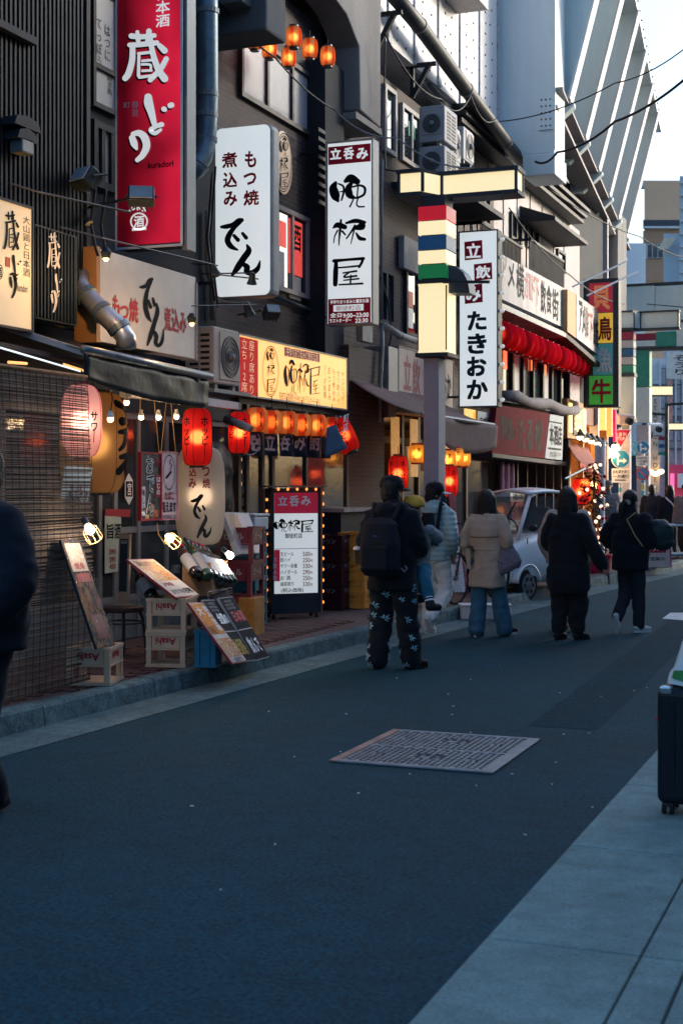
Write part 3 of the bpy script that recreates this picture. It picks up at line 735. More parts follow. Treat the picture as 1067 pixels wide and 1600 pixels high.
# -- tall red projecting sign
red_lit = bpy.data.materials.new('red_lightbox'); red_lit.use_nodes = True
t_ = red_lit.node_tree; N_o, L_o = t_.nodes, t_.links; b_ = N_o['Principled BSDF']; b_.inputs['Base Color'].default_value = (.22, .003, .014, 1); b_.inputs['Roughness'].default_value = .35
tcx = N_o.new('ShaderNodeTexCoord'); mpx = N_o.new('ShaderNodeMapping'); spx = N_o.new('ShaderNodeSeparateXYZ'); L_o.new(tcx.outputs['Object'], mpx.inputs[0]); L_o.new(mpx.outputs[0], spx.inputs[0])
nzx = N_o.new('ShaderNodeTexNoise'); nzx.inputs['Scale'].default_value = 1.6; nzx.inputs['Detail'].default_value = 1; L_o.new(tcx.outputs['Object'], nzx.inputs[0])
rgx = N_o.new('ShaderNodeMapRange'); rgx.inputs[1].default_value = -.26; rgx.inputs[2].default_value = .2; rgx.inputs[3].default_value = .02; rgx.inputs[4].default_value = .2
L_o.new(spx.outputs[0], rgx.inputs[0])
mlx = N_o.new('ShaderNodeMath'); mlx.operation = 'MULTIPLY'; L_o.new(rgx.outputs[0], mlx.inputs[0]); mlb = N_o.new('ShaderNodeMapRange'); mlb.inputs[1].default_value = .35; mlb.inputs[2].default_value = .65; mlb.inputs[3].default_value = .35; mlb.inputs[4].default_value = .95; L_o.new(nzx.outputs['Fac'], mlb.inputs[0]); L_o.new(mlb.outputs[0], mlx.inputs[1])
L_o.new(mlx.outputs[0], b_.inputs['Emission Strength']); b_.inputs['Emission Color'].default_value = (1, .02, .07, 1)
YR = yx(184, -6.95); P = PY(YR)
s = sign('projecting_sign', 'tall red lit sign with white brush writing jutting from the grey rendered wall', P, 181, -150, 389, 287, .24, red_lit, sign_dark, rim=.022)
G().slab(P, *pbox(P, 283, -150, 291, 389)[:2], P.uv(291, 389)[0], P.uv(291, -150)[1], -.2, -.02).obj('side_panel', sign_grey, s)
f = G(); u0, vb, u1, vt = pbox(P, 182, -148, 287, 388)
f.slab(P, u0+.0, vb, u0+.018, vt, .0125, .02).slab(P, u1-.022, vb, u1, vt, .0125, .02).slab(P, u0, vb-.0, u1, vb+.024, .0126, .021); f.obj('edge_trim', white_paint, s)
lit_ink = M('lit_letter_acrylic', (.78, .8, .8), .4, var=0, emit=.14, ecol=(.95, 1, 1))
sh = [(n_, m_, d_) for n_, m_, d_ in ((.004, ink, 2.6), (.011, lit_ink, 0))]
def px2(st): return [[(x/2.964, y/2.964, w/2.964) for x, y, w in k] for k in st]
def brush_px(P, strokes, mat, par, n, dx=0, dy=0):
    """brush strokes given directly in photo pixels"""
    V, Fc = ribbon(strokes); VV = []
    for x, y, l in V: u, v = P.uv(x+dx, y+dy); VV.append(P.pt(u, v, n+l*.0001))
    return G().add(VV, Fc).obj('lettering', mat, par)
for n_, m_, d_ in sh:
    for st in (KURA, DO_, RI_): brush_px(P, px2(st), m_, s, n_, -d_, d_)
write(P, '日本酒', (244, -18, 266, 42), lit_ink, s, vertical=True, bold=.02)
write(P, '御徒', (207, 158, 217, 182), M('pale_pink_ink', (.6, .5, .5)), s, vertical=True); write(P, '町', (194, 160, 204, 169), MATS['pale_pink_ink'], s)
write(P, 'kuradori', (232, 252, 272, 262), ink, s, n=.006, bold=.03)
ring(P, 218, 346, 14, 14, 2.6, lit_ink, s); write(P, '酒', (210, 337, 226, 355), lit_ink, s, bold=.03)
patch(P, (207, 356, 229, 360), lit_ink, s, .0, .004, 'jar_foot'); brush_px(P, [[(203, 330, 2), (210, 320, 3), (216, 328, 2)], [(208, 328, 2), (222, 322, 3), (228, 330, 2)], [(214, 322, 2), (224, 330, 2)]], lit_ink, s, .005)
# -- beige shop sign and dark battened sign at the left edge
P = PX(-6.36)
beige_lit = M('beige_acrylic', (.66, .56, .38), .45, var=.07, scale=2, emit=.09, ecol=(1, .8, .5))
s = sign('shop_sign', 'beige shop sign with black brush writing on the battened wall', P, -60, 288, 500, 52, .12, beige_lit, sign_dark, rim=.02)
def squeeze(st, bx0, by0, bx1, by1, src): a, b, c, d = src; return [[(bx0+(x-a)/(c-a)*(bx1-bx0), by0+(y-b)/(d-b)*(by1-by0), w*min((bx1-bx0)/(c-a), (by1-by0)/(d-b))*1.15) for x, y, w in k] for k in st]
brush_px(P, squeeze(KURA, 5, 328, 30, 396, (570, 135, 785, 395)), ink, s, .004)
brush_px(P, squeeze(DO_, 19, 396, 33, 440, (670, 435, 808, 625)), ink, s, .004); brush_px(P, squeeze(RI_, 14, 424, 26, 470, (600, 605, 695, 760)), ink, s, .004)
write(P, '大山鶏と日本酒', (36, 338, 47, 432), ink, s, vertical=True, bold=.0); write(P, 'kuradori', (27, 444, 43, 456), ink_grey, s)
patch(P, (9, 402, 16, 417), crimson, s, .0, .004, 'seal'); ring(P, -1, 425, 6, 12, 1.5, ink, s); write(P, '酒', (-4, 417, 3, 433), ink, s)
P = PX(-6.44); s = sign('slatted_sign', 'black slatted panel with white brush writing beside the beige shop sign', P, 54, 350, 497, 119, .1, batten_wall, sign_dark, rim=.012)
u0, vb, u1, vt = pbox(P, 54, 350, 119, 500)
_, vb = P.uv(54, 497); _, vt = P.uv(54, 350); k = 0
b0 = None; u = u0+.02
while u < u1-.02:
    if b0 is None: b0 = G().slab(P, u0+.01, vb+.015, u0+.032, vt-.015, .0, .025).obj('slat', batten_m, s); o = b0
    else: o = b0.copy(); COL.objects.link(o)
    o.location = b0.location+V3((0, u-u0-.02, 0)); u += .05
pale_i = M('pale_grey_ink', (.42, .44, .46))
brush_px(P, squeeze(KURA, 69, 362, 90, 425, (570, 135, 785, 395)), pale_i, s, .028)
brush_px(P, squeeze(DO_, 82, 426, 93, 465, (670, 435, 808, 625)), pale_i, s, .028); brush_px(P, squeeze(RI_, 75, 452, 85, 492, (600, 605, 695, 760)), pale_i, s, .028)
# -- white den sign
P = PY(yx(337, -6.95))
s = sign('projecting_sign', 'white rounded lit sign with crimson and black brush writing above the air conditioner', P, 335, 200, 467, 424, .26, lit_white, sign_grey, rim=.016, round_=.07)
for ch, bx in zip('煮込み', [(347, 238, 371, 262), (349, 269, 371, 293), (350, 299, 371, 322)]): write(P, ch, bx, red_print, s, bold=.035)
for ch, bx in zip('もつ焼', [(383, 236, 401, 262), (381, 270, 401, 289), (381, 297, 405, 321)]): write(P, ch, bx, red_print, s, bold=.035)
brush_px(P, [[(300+x/2.964, 350+y/2.964, w/2.964) for x, y, w in k] for k in DEN], ink, s, .004)
bracket_arms(s, P, FW, [P.uv(335, 225)[1], P.uv(335, 440)[1]], P.uv(345, 300)[0])
# -- den horizontal sign: a leaning board lit from above
pa, pb_, pc = wx(154, 530, -6.42), wx(306, 571, -6.42), wx(154, 388, -6.42)
top = wx(154, 388, -6.30); P = PL(pa, (0, 1, 0), (0, 0, 1)); u1 = P.uv(306, 571)[0]; v1 = P.uv(154, 388)[1]
galv = M('galvanised_sheet', (.42, .42, .43), .42, metal=.25, var=.14, scale=2, bump=.05)
s = thing('sign_board', 'grey metal board with black and crimson brush writing below the tall red sign', 'sign', pa+V3((-.05, u1/2, 0)))
G().slab(P, 0, -.02, u1, v1, -.16, 0).obj('board', galv, s, bev=.005)
G().slab(P, -.06, -.03, -.001, v1+.01, -.2, .02).obj('side_return', M('warm_side_panel', (.3, .16, .06), .5), s)
G().slab(P, u1+.001, -.03, u1+.02, v1-.05, -.16, .012).obj('frame_edge', sign_grey, s)
def quad_map(st, src, q):
    """map strokes from a source box onto a photo quad (tl, tr, br, bl)"""
    a, b, c, d = src; out = []
    for k in st:
        r = []
        for x, y, w in k:
            fx, fy = (x-a)/(c-a), (y-b)/(d-b)
            X = (q[0][0]*(1-fx)+q[1][0]*fx)*(1-fy)+(q[3][0]*(1-fx)+q[2][0]*fx)*fy; Y = (q[0][1]*(1-fx)+q[1][1]*fx)*(1-fy)+(q[3][1]*(1-fx)+q[2][1]*fx)*fy
            r.append((X, Y, w*abs(q[1][0]-q[0][0])/(c-a)*1.25))
        out.append(r)
    return out
brush_px(P, quad_map(DE, (130, -20, 255, 122), [(216, 432), (242, 436), (242, 505), (224, 500)]), ink, s, .004)
brush_px(P, quad_map(N_, (186, 96, 318, 238), [(232, 470), (256, 476), (256, 548), (230, 540)]), ink, s, .004)
for ch, bx in zip('もつ焼煮込み', [(176, 461, 187, 493), (188, 477, 201, 499), (202, 466, 216, 504), (257, 480, 267, 517), (268, 482, 280, 519), (281, 488, 291, 521)]): write(P, ch, bx, crimson, s, bold=.03)
# -- white vertical bar sign
def bansign(P, s, ban, pai, oku, par, mat=ink):
    for st, q in ((BAN, ban), (PAI, pai), (OKU, oku)): brush_px(P, squeeze(st, *q, bbox([(x, y) for k in st for x, y, w in k])), mat, par, .005)
P = PY(yx(512, -6.98))
s = sign('projecting_sign', 'tall white lit bar sign with red bands at top and foot and black brush writing', P, 510, 223, 509, 583, .22, lit_white, sign_grey, rim=.02)
patch(P, (513, 227, 579, 255), red_print, s, .0005, .003); patch(P, (513, 466, 579, 506), red_print, s, .0005, .003)
for ch, bx in zip('立呑み', [(516, 232, 533, 249), (537, 230, 553, 249), (557, 231, 575, 249)]): write(P, ch, bx, lit_ink, s, bold=.04)
bansign(P, s, (521, 279, 570, 323), (521, 344, 570, 383), (522, 404, 568, 445), s)
write(P, '手作りおつまみと優良な酒', (516, 468, 576, 474), lit_ink, s, bold=.02)
patch(P, (521, 476, 568, 486), lit_ink, s, .003, .0036); write(P, '御徒町店', (525, 477.5, 564, 485), red_print, s, bold=.0, n=.006)
write(P, '全日', (516, 489, 534, 496), lit_ink, s); write(P, '9:00~23:00', (536, 489, 576, 496), lit_ink, s); write(P, 'ラストオーダー', (515, 497.5, 549, 504), lit_ink, s); write(P, '22:30', (555, 497.5, 575, 504), lit_ink, s)
bracket_arms(s, P, FW, [P.uv(510, 235)[1], P.uv(510, 495)[1]], P.uv(520, 300)[0])
# -- round sign
P = PX(-7.12); cu, cv = P.uv(443, 254); ru = (P.uv(457, 254)[0]-P.uv(428, 254)[0])/2; rvv = (P.uv(443, 203)[1]-P.uv(443, 304)[1])/2
s = thing('round_sign', 'round cream bar sign with black brush writing on the brick wall', 'sign', P.pt(cu, cv-rvv, -.06))
disc = [P.pt(cu+ru*math.cos(2*math.pi*i/40), cv+rvv*math.sin(2*math.pi*i/40), -.09) for i in range(40)]
G().prism(disc, P.n*.085).obj('case', sign_dark, s); G().prism([q+P.n*.0855 for q in [P.pt(cu+ru*.97*math.cos(2*math.pi*i/40), cv+rvv*.97*math.sin(2*math.pi*i/40), -.09) for i in range(40)]], P.n*.004).obj('face', M('cream_disc', (.62, .45, .32), .5, emit=.05, ecol=(1, .7, .45)), s)
for k in (.92, .84): ring(P, 443, 254, 14.5*k, 50.5*k, 1.6, ink, s, n=.003)
bansign(P, s, (437, 216, 449, 244), (437, 246, 449, 268), (437, 270, 450, 292), s)
# -- lit horizontal bar sign
P = PX(-6.92)
s = sign('lit_sign', 'long warm lit bar sign with a red end panel above the red lanterns', P, 372, 520, 618, 542, .2, lit_warm, sign_grey, rim=.02)
u0, vt = P.uv(372, 521); _, vb = P.uv(372, 619); ur, _ = P.uv(403, 521)
G().slab(P, u0+.02, vb+.03, ur, vt-.03, .001, .003).obj('printed_panel', M('lit_red_print', (.4, .012, .018), .6, spec=.05, emit=.10, ecol=(1, .04, .04)), s)
cream_i = M('cream_ink', (.8, .6, .35), emit=.12, ecol=(1, .7, .35))
write(P, '座り席あり', (389, 532, 397, 616), cream_i, s, vertical=True, bold=.0); write(P, '立ち12席', (377, 530, 386, 612), cream_i, s, vertical=True, bold=.0)
ring(P, 422.5, 580, 13, 40, 1.3, ink, s); ring(P, 422.5, 580, 11.6, 37, 1, ink, s)
bansign(P, s, (417, 546, 428, 568), (417, 570, 428, 588), (417, 592, 429, 612), s)
u_, v_ = P.uv(444, 542); u2, v2 = P.uv(499, 556)
G().add([P.pt(P.uv(x, y)[0], P.uv(x, y)[1], .004) for x, y in ((444, 542), (499, 553), (499, 566), (444, 556))], [(3, 2, 1, 0)]).obj('printed_panel', red_print, s)
write(P, '手作りおつまみと優良な酒', (447, 545, 496, 562), cream_i, s, n=.006, bold=.0)
bansign(P, s, (445, 564, 463, 614), (465, 568, 482, 614), (484, 573, 499, 616), s)
write(P, '御徒町店 営業時間 全日9:00~23:00 ラストオーダー22:30', (436, 616, 499, 632), ink_grey, s, bold=.0)
for i, q in enumerate(['ソーダ各種', 'おつまみ', 'もつ煮込み', 'ガリ酎ハイ', 'サッポロラガー']):
    write(P, q, (505+i*7, 570+i*3, 509.5+i*7, 622+i*3), ink_grey, s, vertical=True, bold=-.01)
# -- white たきおか sign with bulbs
P = PY(yx(716, -6.75))
s = sign('projecting_sign', 'tall white lit sign with three red squares and dark kana', P, 716, 362, 637, 778, .24, lit_white, sign_dark, rim=.022)
for ch, c in zip('立飲み', [(725, 377, 753, 406), (740, 412, 768, 438), (725, 445, 753, 474)]):
    q = [(c[0], c[1]+1), (c[2], c[1]-2), (c[2]+1, c[3]-2), (c[0]+1, c[3]+1)]
    G().add([P.pt(*P.uv(x, y), .003) for x, y in q], [(3, 2, 1, 0)]).obj('printed_panel', red_print, s)
    write(P, ch, (c[0]+3, c[1]+3, c[2]-2, c[3]-3), lit_ink, s, n=.006, bold=.03)
gi = M('green_black_ink', (.006, .03, .035), .5)
for ch, bx in zip('たきおか', [(730, 486, 760, 516), (730, 521, 760, 553), (729, 557, 760, 588), (729, 593, 762, 624)]): write(P, ch, bx, gi, s, bold=.045)
bulb_off = M('pale_bulb', (.75, .76, .72), .15, emit=.15)
for i in range(10):
    y_ = 372+i*28; u_, v_ = P.uv(782, y_); c = P.pt(u_, v_, -.12); g = G().ball(c, .035, 10, 7).lathe(c+V3((-.06, 0, 0)), [(.02, 0), (.02, .05)], 8, axis=(1, 0, 0)); g.obj('bulb', bulb_off, s, smooth=True)
bracket_arms(s, P, FW, [P.uv(716, 390)[1], P.uv(716, 620)[1]], P.uv(725, 300)[0])
# -- faded sign on the brick wall behind the post
P = PX(-6.95)
s = sign('faded_sign', 'faded pink and cream shop sign partly hidden by the street post', P, 622, 540, 622, 708, .2, M('faded_pink_board', (.5, .4, .36), .6, var=.15, scale=2, bump=.05), sign_grey, rim=.012)
for ch, bx in zip('立飲', [(630, 555, 642, 610), (644, 560, 656, 618)]): write(P, ch, bx, M('faded_red', (.32, .1, .1), .6, var=.2), s, bold=.03)
for ch, bx in zip('おか', [(690, 583, 697, 618), (698, 585, 704, 620)]): write(P, ch, bx, ink, s, bold=.03)
sb = single('metal_box', 'dull grey metal duct box on the brick wall left of the post', 'duct', G().prism([wx(607, 540, -6.9), wx(622, 545, -6.9), wx(622, 625, -6.9), wx(618, 652, -6.9), wx(607, 652, -6.9)], (-.4, 0, 0)), dull_steel, bev=.01)
# -- white ameyoko arcade sign (two joined boards under a soffit)
P = PX(-6.62)
wsign = M('streaked_white_board', (.52, .49, .48), .6, var=.32, scale=2.2, streak=True)
t = thing('arcade_sign', 'long streaked white arcade sign with brush writing above the row of red lanterns', 'sign', wx(830, 500, -6.7))
def slant(P, q, n0, n1): return G().prism([P.pt(*P.uv(x, y), n0) for x, y in q][::-1], P.n*(n1-n0))
slant(P, [(777, 394), (884, 452), (884, 514), (777, 464)], -.25, 0).obj('board', wsign, t)
P2 = PX(-6.5)
slant(P2, [(886, 452), (899, 460), (899, 528), (886, 518)], -.2, 0).obj('board', M('yellow_red_print', (.5, .3, .14), .6), t)
slant(P2, [(900, 460), (934, 485), (936, 556), (900, 528)], -.2, 0).obj('board', wsign, t)
for ch, bx, m_ in [('ア', (781, 399, 792, 446), ink_grey), ('メ', (793, 409, 803, 450), ink), ('横', (806, 412, 818, 466), ink), ('ガ', (819, 424, 825, 466), crimson), ('ー', (826, 428, 829, 468), crimson), ('ド', (830, 430, 835, 472), crimson), ('下', (835, 434, 842, 478), crimson), ('飲', (844, 438, 852, 490), ink), ('食', (853, 445, 861, 490), ink), ('街', (862, 452, 872, 500), ink)]:
    write(P, ch if ch != 'ー' else '｜', bx, m_, t, bold=.02)
for ch, bx, m_ in [('ア', (904, 470, 909, 520), ink), ('メ', (909, 476, 913, 522), ink), ('横', (913, 480, 918, 528), ink_grey), ('ガ', (915, 486, 919, 526), crimson), ('下', (920, 490, 925, 532), crimson), ('飲', (926, 496, 930, 540), ink), ('街', (930, 500, 934, 545), ink)]: write(P2, ch, bx, m_, t, n=.006)
a, c, d = wx(777, 470, -6.55), wx(884, 520, -6.55), wx(943, 572, -6.45)
G().prism([a, c, c+V3((-1, 0, .0)), a+V3((-1, 0, 0))], (0, 0, -.1)).obj('soffit', dull_steel, t)
G().prism([c, d, d+V3((-1, 0, .0)), c+V3((-1, 0, 0))], (0, 0, -.1)).obj('soffit', dark_grey, t)
for px in (894, 917): q = wx(px, 448+(px-894)*.6, -6.4); G().bar(q, q+V3((.9, 1.2, .65)), .035).obj('lamp_arm', white_paint, t)
# -- food sign 貝鳥魚牛
P = PY(33.2)
s = sign('projecting_sign', 'tall dark sign with red, yellow, teal and green characters beyond the lantern row', P, 911, 437, 637, 966, .35, M('sign_dark_face', (.05, .055, .06), .5), sign_dark, rim=.05)
for bx, col, ec in [((920, 442, 957, 488), (.5, .03, .06), .14), ((931, 489, 957, 536), (.72, .42, .04), .35), ((926, 537, 957, 586), (.06, .3, .3), .12), ((920, 587, 957, 632), (.06, .4, .06), .16)]:
    patch(P, bx, M(f'sign_block_{bx[1]}', col, .5, var=.15, scale=3, emit=ec*.5), s, .0005, .006)
for ch, bx, m_ in [('貝', (924, 446, 953, 484), M('orange_ink', (.62, .2, .08), emit=.1)), ('鳥', (934, 495, 955, 532), crimson), ('魚', (932, 542, 956, 582), M('pale_ink', (.6, .62, .6))), ('牛', (924, 592, 954, 630), crimson)]: write(P, ch, bx, m_, s, n=.009, bold=.035)
# -- red wooden sign with its pale end
P = PX(-6.72)
t = thing('wooden_sign', 'weathered red wooden shop sign with black brush writing and a pale blue end', 'sign', wx(820, 712, -6.75))
slant(P, [(776, 632), (858, 646), (850, 716), (768, 708)], -.12, 0).obj('board', M('weathered_red_wood', (.12, .012, .018), .8, spec=.05, var=.35, scale=9, bump=.2, streak=True), t)
slant(P, [(859, 647), (880, 651), (878, 719), (851, 716)], -.12, 0).obj('end_board', M('pale_blue_board', (.36, .41, .44), .6, var=.15), t)
for ch, bx in [('酔', (782, 648, 792, 686)), ('道', (792, 652, 800, 688)), ('の', (800, 668, 806, 684)), ('た', (810, 650, 820, 702)), ('る', (822, 655, 832, 704)), ('松', (834, 655, 847, 706))]: write(P, ch, bx, ink, t, bold=.03)
write(P, '本酒店', (858, 664, 877, 696), ink, t, bold=.03); patch(P, (857, 659, 877, 661), ink, t, .001, .004, 'line'); patch(P, (856, 700, 876, 703), ink, t, .001, .004, 'line'); write(P, '営業中', (858, 706, 875, 714), ink_grey, t)
slant(P, [(764, 708), (880, 722), (880, 728), (764, 714)], -.3, .06).obj('sill', dark_grey, t)
# -- small posters beside the sign
P = PX(-6.9); single('yellow_poster', 'small yellow poster with red writing above the brown awning', 'poster', slant(P, [(726, 638), (743, 641), (743, 668), (726, 664)], -.02, 0), M('yellow_poster_print', (.6, .32, .05), .5, emit=.25, ecol=(1, .5, .1), var=.4, scale=14))
P = PX(-6.85); s = single('blue_white_poster', 'pale blue poster with large dark writing beside the red wooden sign', 'poster', slant(P, [(746, 642), (768, 646), (766, 680), (746, 672)], -.02, 0), M('pale_blue_board', (.36, .41, .44)))
write(P, '宝焼酎', (749, 652, 766, 668), ink, s)
# ================================================================ lit sign posts
def post_sign(name, label, hdr, blocks, long_, col, mats, pole_m, y0, zb=.14):
    """street post: zig-zag header box, coloured blocks and a long light box on the pole"""
    P = PY(y0)
    x0, x1 = P.uv(col[0], 700)[0], P.uv(col[1], 700)[0]; dpt = .42
    t = thing(name, label, 'sign post', ((x0+x1)/2, y0+.2, zb))
    vb = P.uv(col[0], col[3])[1]
    a, b, c, d, zt, zbm = hdr
    A, B = P.uv(a, 700)[0], P.uv(b, 700)[0]; P1 = PY(y0+.30); C, D = P1.uv(c, 700)[0], P1.uv(d, 700)[0]
    vt, vm = P.uv(a, zt)[1], P.uv(a, zbm)[1]
    plan = [(A, y0), (B, y0), (C, y0+.30), (D, y0+.30), (D, y0+.62), (A, y0+.62)]
    for nm, z0, z1, ex in (('header_base', vm-.05, vm, .03), ('header_cap', vt, vt+.05, .03)):
        G().prism([V3((x+(ex if x > (A+D)/2 else -ex), y-(ex if y < y0+.5 else -ex), z0)) for x, y in plan], (0, 0, z1-z0)).obj(nm, sign_dark, t)
    G().prism([V3((x, y+.012, vm)) for x, y in plan], (0, 0, vt-vm)).obj('header_box', mats['cream'], t)
    for x, y in plan[:5]: G().box((x, y, (vt+vm)/2), (.035, .035, vt-vm-.002)).obj('header_frame', sign_dark, t)
    g = G().span((x0+.05, y0+.06, zb), (x1-.12, y0+dpt-.06, P.uv(col[0], long_[1]+6)[1])); g.obj('pole', pole_m, t, bev=.01)
    for (py0, py1, k) in blocks:
        G().span((x0, y0, P.uv(col[0], py1)[1]+.004), (x1, y0+dpt, P.uv(col[0], py0)[1]-.004)).obj('colour_block', mats[k], t)
    G().span((x0, y0, P.uv(col[0], long_[1])[1]), (x1, y0+dpt, P.uv(col[0], long_[0])[1])).obj('light_box', mats['cream'], t)
    for py in (long_[0]-2, long_[1]+2): G().span((x0-.03, y0-.03, P.uv(col[0], py+3)[1]), (x1+.03, y0+dpt+.03, P.uv(col[0], py-3)[1])).obj('collar', sign_dark, t)
    for xx in (x0, x1):
        for yy in (y0, y0+dpt): G().box((xx, yy, (P.uv(col[0], long_[0])[1]+P.uv(col[0], long_[1])[1])/2), (.014, .014, P.uv(col[0], long_[0])[1]-P.uv(col[0], long_[1])[1]-.08)).obj('corner_trim', sign_dark, t)
    f = G().span((x0+.03, y0+.03, P.uv(col[0], blocks[-1][1])[1]), (x1-.03, y0+dpt-.03, vm-.05)); f.obj('core', sign_dark, t)
    return t, P, x0, x1
lm = {'cream': lit_cream, 'red': M('block_red', (.5, .015, .03), .35, emit=.2), 'blue': M('block_blue', (.015, .07, .17), .35, emit=.10), 'green': M('block_green', (.015, .2, .07), .35, emit=.12)}
purple_grey = M('purple_grey_steel', (.30, .29, .33), .55, var=.18, scale=2, bump=.05)
yp = yx(653, -5.62)
t, P, x0, x1 = post_sign('sign_post', 'grey street post with a lit cream header and red, blue and green light blocks', (623, 660, 690, 806, 272, 302), [(323, 345, 'red'), (346, 368, 'cream'), (369, 391, 'blue'), (392, 413, 'cream'), (414, 436, 'green')], (443, 553), (653, 697, 0, 0), lm, purple_grey, yp, zb=.0 if False else .14)
# curved lamp arm and cross bar on the post
g = G(); pts = [P.pt(*P.uv(697, 414), -.2)+V3((0, 0, 0)), P.pt(*P.uv(712, 418), -.2), P.pt(*P.uv(724, 430), -.2), P.pt(*P.uv(730, 452), -.2)]
V = [P.pt(*P.uv(x, y), -.1) for x, y in [(697, 412), (708, 414), (720, 424), (727, 438), (730, 456), (697, 456)]]; G().prism(V, (0, .3, 0)).obj('lamp_hood', M('hood_grey', (.06, .07, .09), .4), t)
G().bar(P.pt(*P.uv(693, 441), .03), P.pt(*P.uv(766, 441), .03), .035).obj('cross_bar', black_metal, t)
for px, py in ((665, 800), (676, 830)): pass
# ================================================================ lanterns
def barrel(r, h, rt=.45, p=3.2, rib=.018, amp=.0045):
    n = max(8, int(h/rib)); prof = []
    for i in range(n*2+1):
        z = -h/2+h*i/(2*n); q = abs(2*z/h); rr = r*(rt+(1-rt)*max(0., 1-q**p)**(1/2.2)); prof.append((rr-(amp if i % 2 else 0), z))
    return prof
def rad_at(prof, z):
    for (r0, z0), (r1, z1) in zip(prof, prof[1:]):
        if z0 <= z <= z1: return max(r0, r1)
    return prof[0][0]
def lantern(name, label, c, r, h, mats, power=0, sectors=1, sel=None, rt=.45, p=3.2, texts=(), group=None, tilt=None, cap=black_metal, lines=None, hang=.12, lcol=(1, .5, .22), cat='lantern', n=28, rib=.018, cap_r=None):
    c = V3(c); t = thing(name, label, cat, c-V3((0, 0, h/2+.03)), group=group)
    R = Matrix.Identity(3) if tilt is None else tilt
    prof = barrel(r, h, rt, p, rib); face = math.atan2(-c.y, -c.x)
    g = G(); g.lathe((0, 0, 0), prof, n, caps=False); g.V = [c+R @ Matrix.Rotation(face, 3, 'Z') @ v for v in g.V]
    o = g.obj('paper_shade', mats[0], t, smooth=True)
    if sel:
        for m in mats[1:]: o.data.materials.append(m)
        for i, pl in enumerate(o.data.polygons): pl.material_index = sel((i % n)/n)
    cr = cap_r or r*rt*1.05
    for sg, nm in ((1, 'top_ring'), (-1, 'bottom_ring')):
        G().lathe(c+R @ V3((0, 0, sg*(h/2)-.018)), [(cr, 0), (cr, .036)], 18, axis=R @ V3((0, 0, 1))).obj(nm, cap, t)
    if hang: G().tube([c+R @ V3((0, 0, h/2)), c+R @ V3((0, 0, h/2))+V3((0, 0, hang))], .004, 5).obj('hanger', cable_black, t)
    if lines:
        for k in range(lines[0]):
            a = 2*math.pi*k/lines[0]+lines[2]; pts = [c+R @ V3((math.cos(a)*(q[0]+.003), math.sin(a)*(q[0]+.003), q[1])) for q in prof[::2]]
            G().tube(pts, .003, 4, caps=False).obj('seam_line', lines[1], t)
    for VF, a0, aw, z0, z1, m in texts:      # angle offset and half width (radians) round the shade, z as share of the height
        V, Fc = VF; x0, y0, x1, y1 = bbox(V); out = []
        for x, y, l in V:
            a = face+a0+(((x-x0)/((x1-x0) or 1))*2-1)*aw; z = h*(z0+(z1-z0)*((y-y0)/((y1-y0) or 1))); rr = rad_at(prof, z)+.006+l*.0003
            out.append(c+R @ V3((rr*math.cos(a), rr*math.sin(a), z)))
        G().add(out, Fc).obj('lettering', m, t)
    if power: light(t, c, power*.2, lcol, r*.5)
    return t
def flipy(VF): return [(x, -y, l) for x, y, l in VF[0]], VF[1]
red_paper = paper('red_paper', (.62, .025, .04)); pink_paper = paper('pink_white_paper', (.74, .52, .52)); straw_paper = paper('straw_paper', (.62, .42, .2), .4)
cream_paper = paper('cream_paper', (.85, .55, .25)); orange_paper = paper('orange_red_paper', (.85, .13, .06)); white_paper = paper('white_paper', (.8, .77, .72), .4)
hop = glyphs('ホッピー', .025, True, .93)
def hoppy(label, px, py, s, r, h, power, tilt=None, group='red paper lanterns with black kana', angs=(-.75, .5)):
    return lantern('red_lantern', label, ws(px, py, s), r, h, [red_paper], power, texts=[(hop, a, .25, -.32, .34, ink) for a in angs], tilt=tilt, group=group, rt=.5, p=4.5, lines=(8, M('dark_red_line', (.12, .01, .01)), .2), lcol=(1, .42, .2))
hoppy('glowing red kana lantern hanging in front of the big white lantern', 308.5, 683, 13.5, .142, .545, 5)
hoppy('red kana lantern half covered by a grey clip lamp beside the striped row', 374, 676, 14.9, .115, .44, 4)
hoppy('red kana lantern hung tilted at the far end of the striped lantern row', 538, 681, 17.6, .135, .45, 2.5, tilt=Matrix.Rotation(-math.radians(27), 3, V3((CA*-SA*0+SA*0, 1, 0))) @ Matrix.Rotation(0, 3, 'Z'), angs=(-.1,))
hoppy('red kana lantern behind the man with the backpack', 622, 740, 19.6, .135, .50, 4)
hoppy('red kana lantern hanging right of the grey street post', 702, 752, 20.0, .118, .44, 4)
# striped lanterns over the noren curtain, in a row receding along the shop front
lbl = ['first', 'second', 'third', 'fourth', 'fifth', 'sixth', 'seventh']
bandm = M('black_label', (.02, .02, .022))
for i in range(6):
    px = 401+i*23.6; py = 656+i*2.2+(i % 2)*1.5; s = 15.5+i*.42
    lantern('striped_lantern', f'{lbl[i]} round red and cream striped lantern from the left in the row over the curtain', ws(px, py, s), .135-.002*i, .27, [orange_paper, cream_paper], 1.0, sel=(lambda f: int(f*8) % 2) if i % 2 == 0 else (lambda f: int(f*8+.5) % 2), rt=.42, p=2.1, group='striped lanterns over the curtain', n=32, hang=.16, lcol=(1, .42, .15),
            texts=[(glyphs('酒処', .03, True), .35, .1, -.3, .3, bandm), (glyphs('祭', .03), -.9, .16, -.25, .25, bandm)])
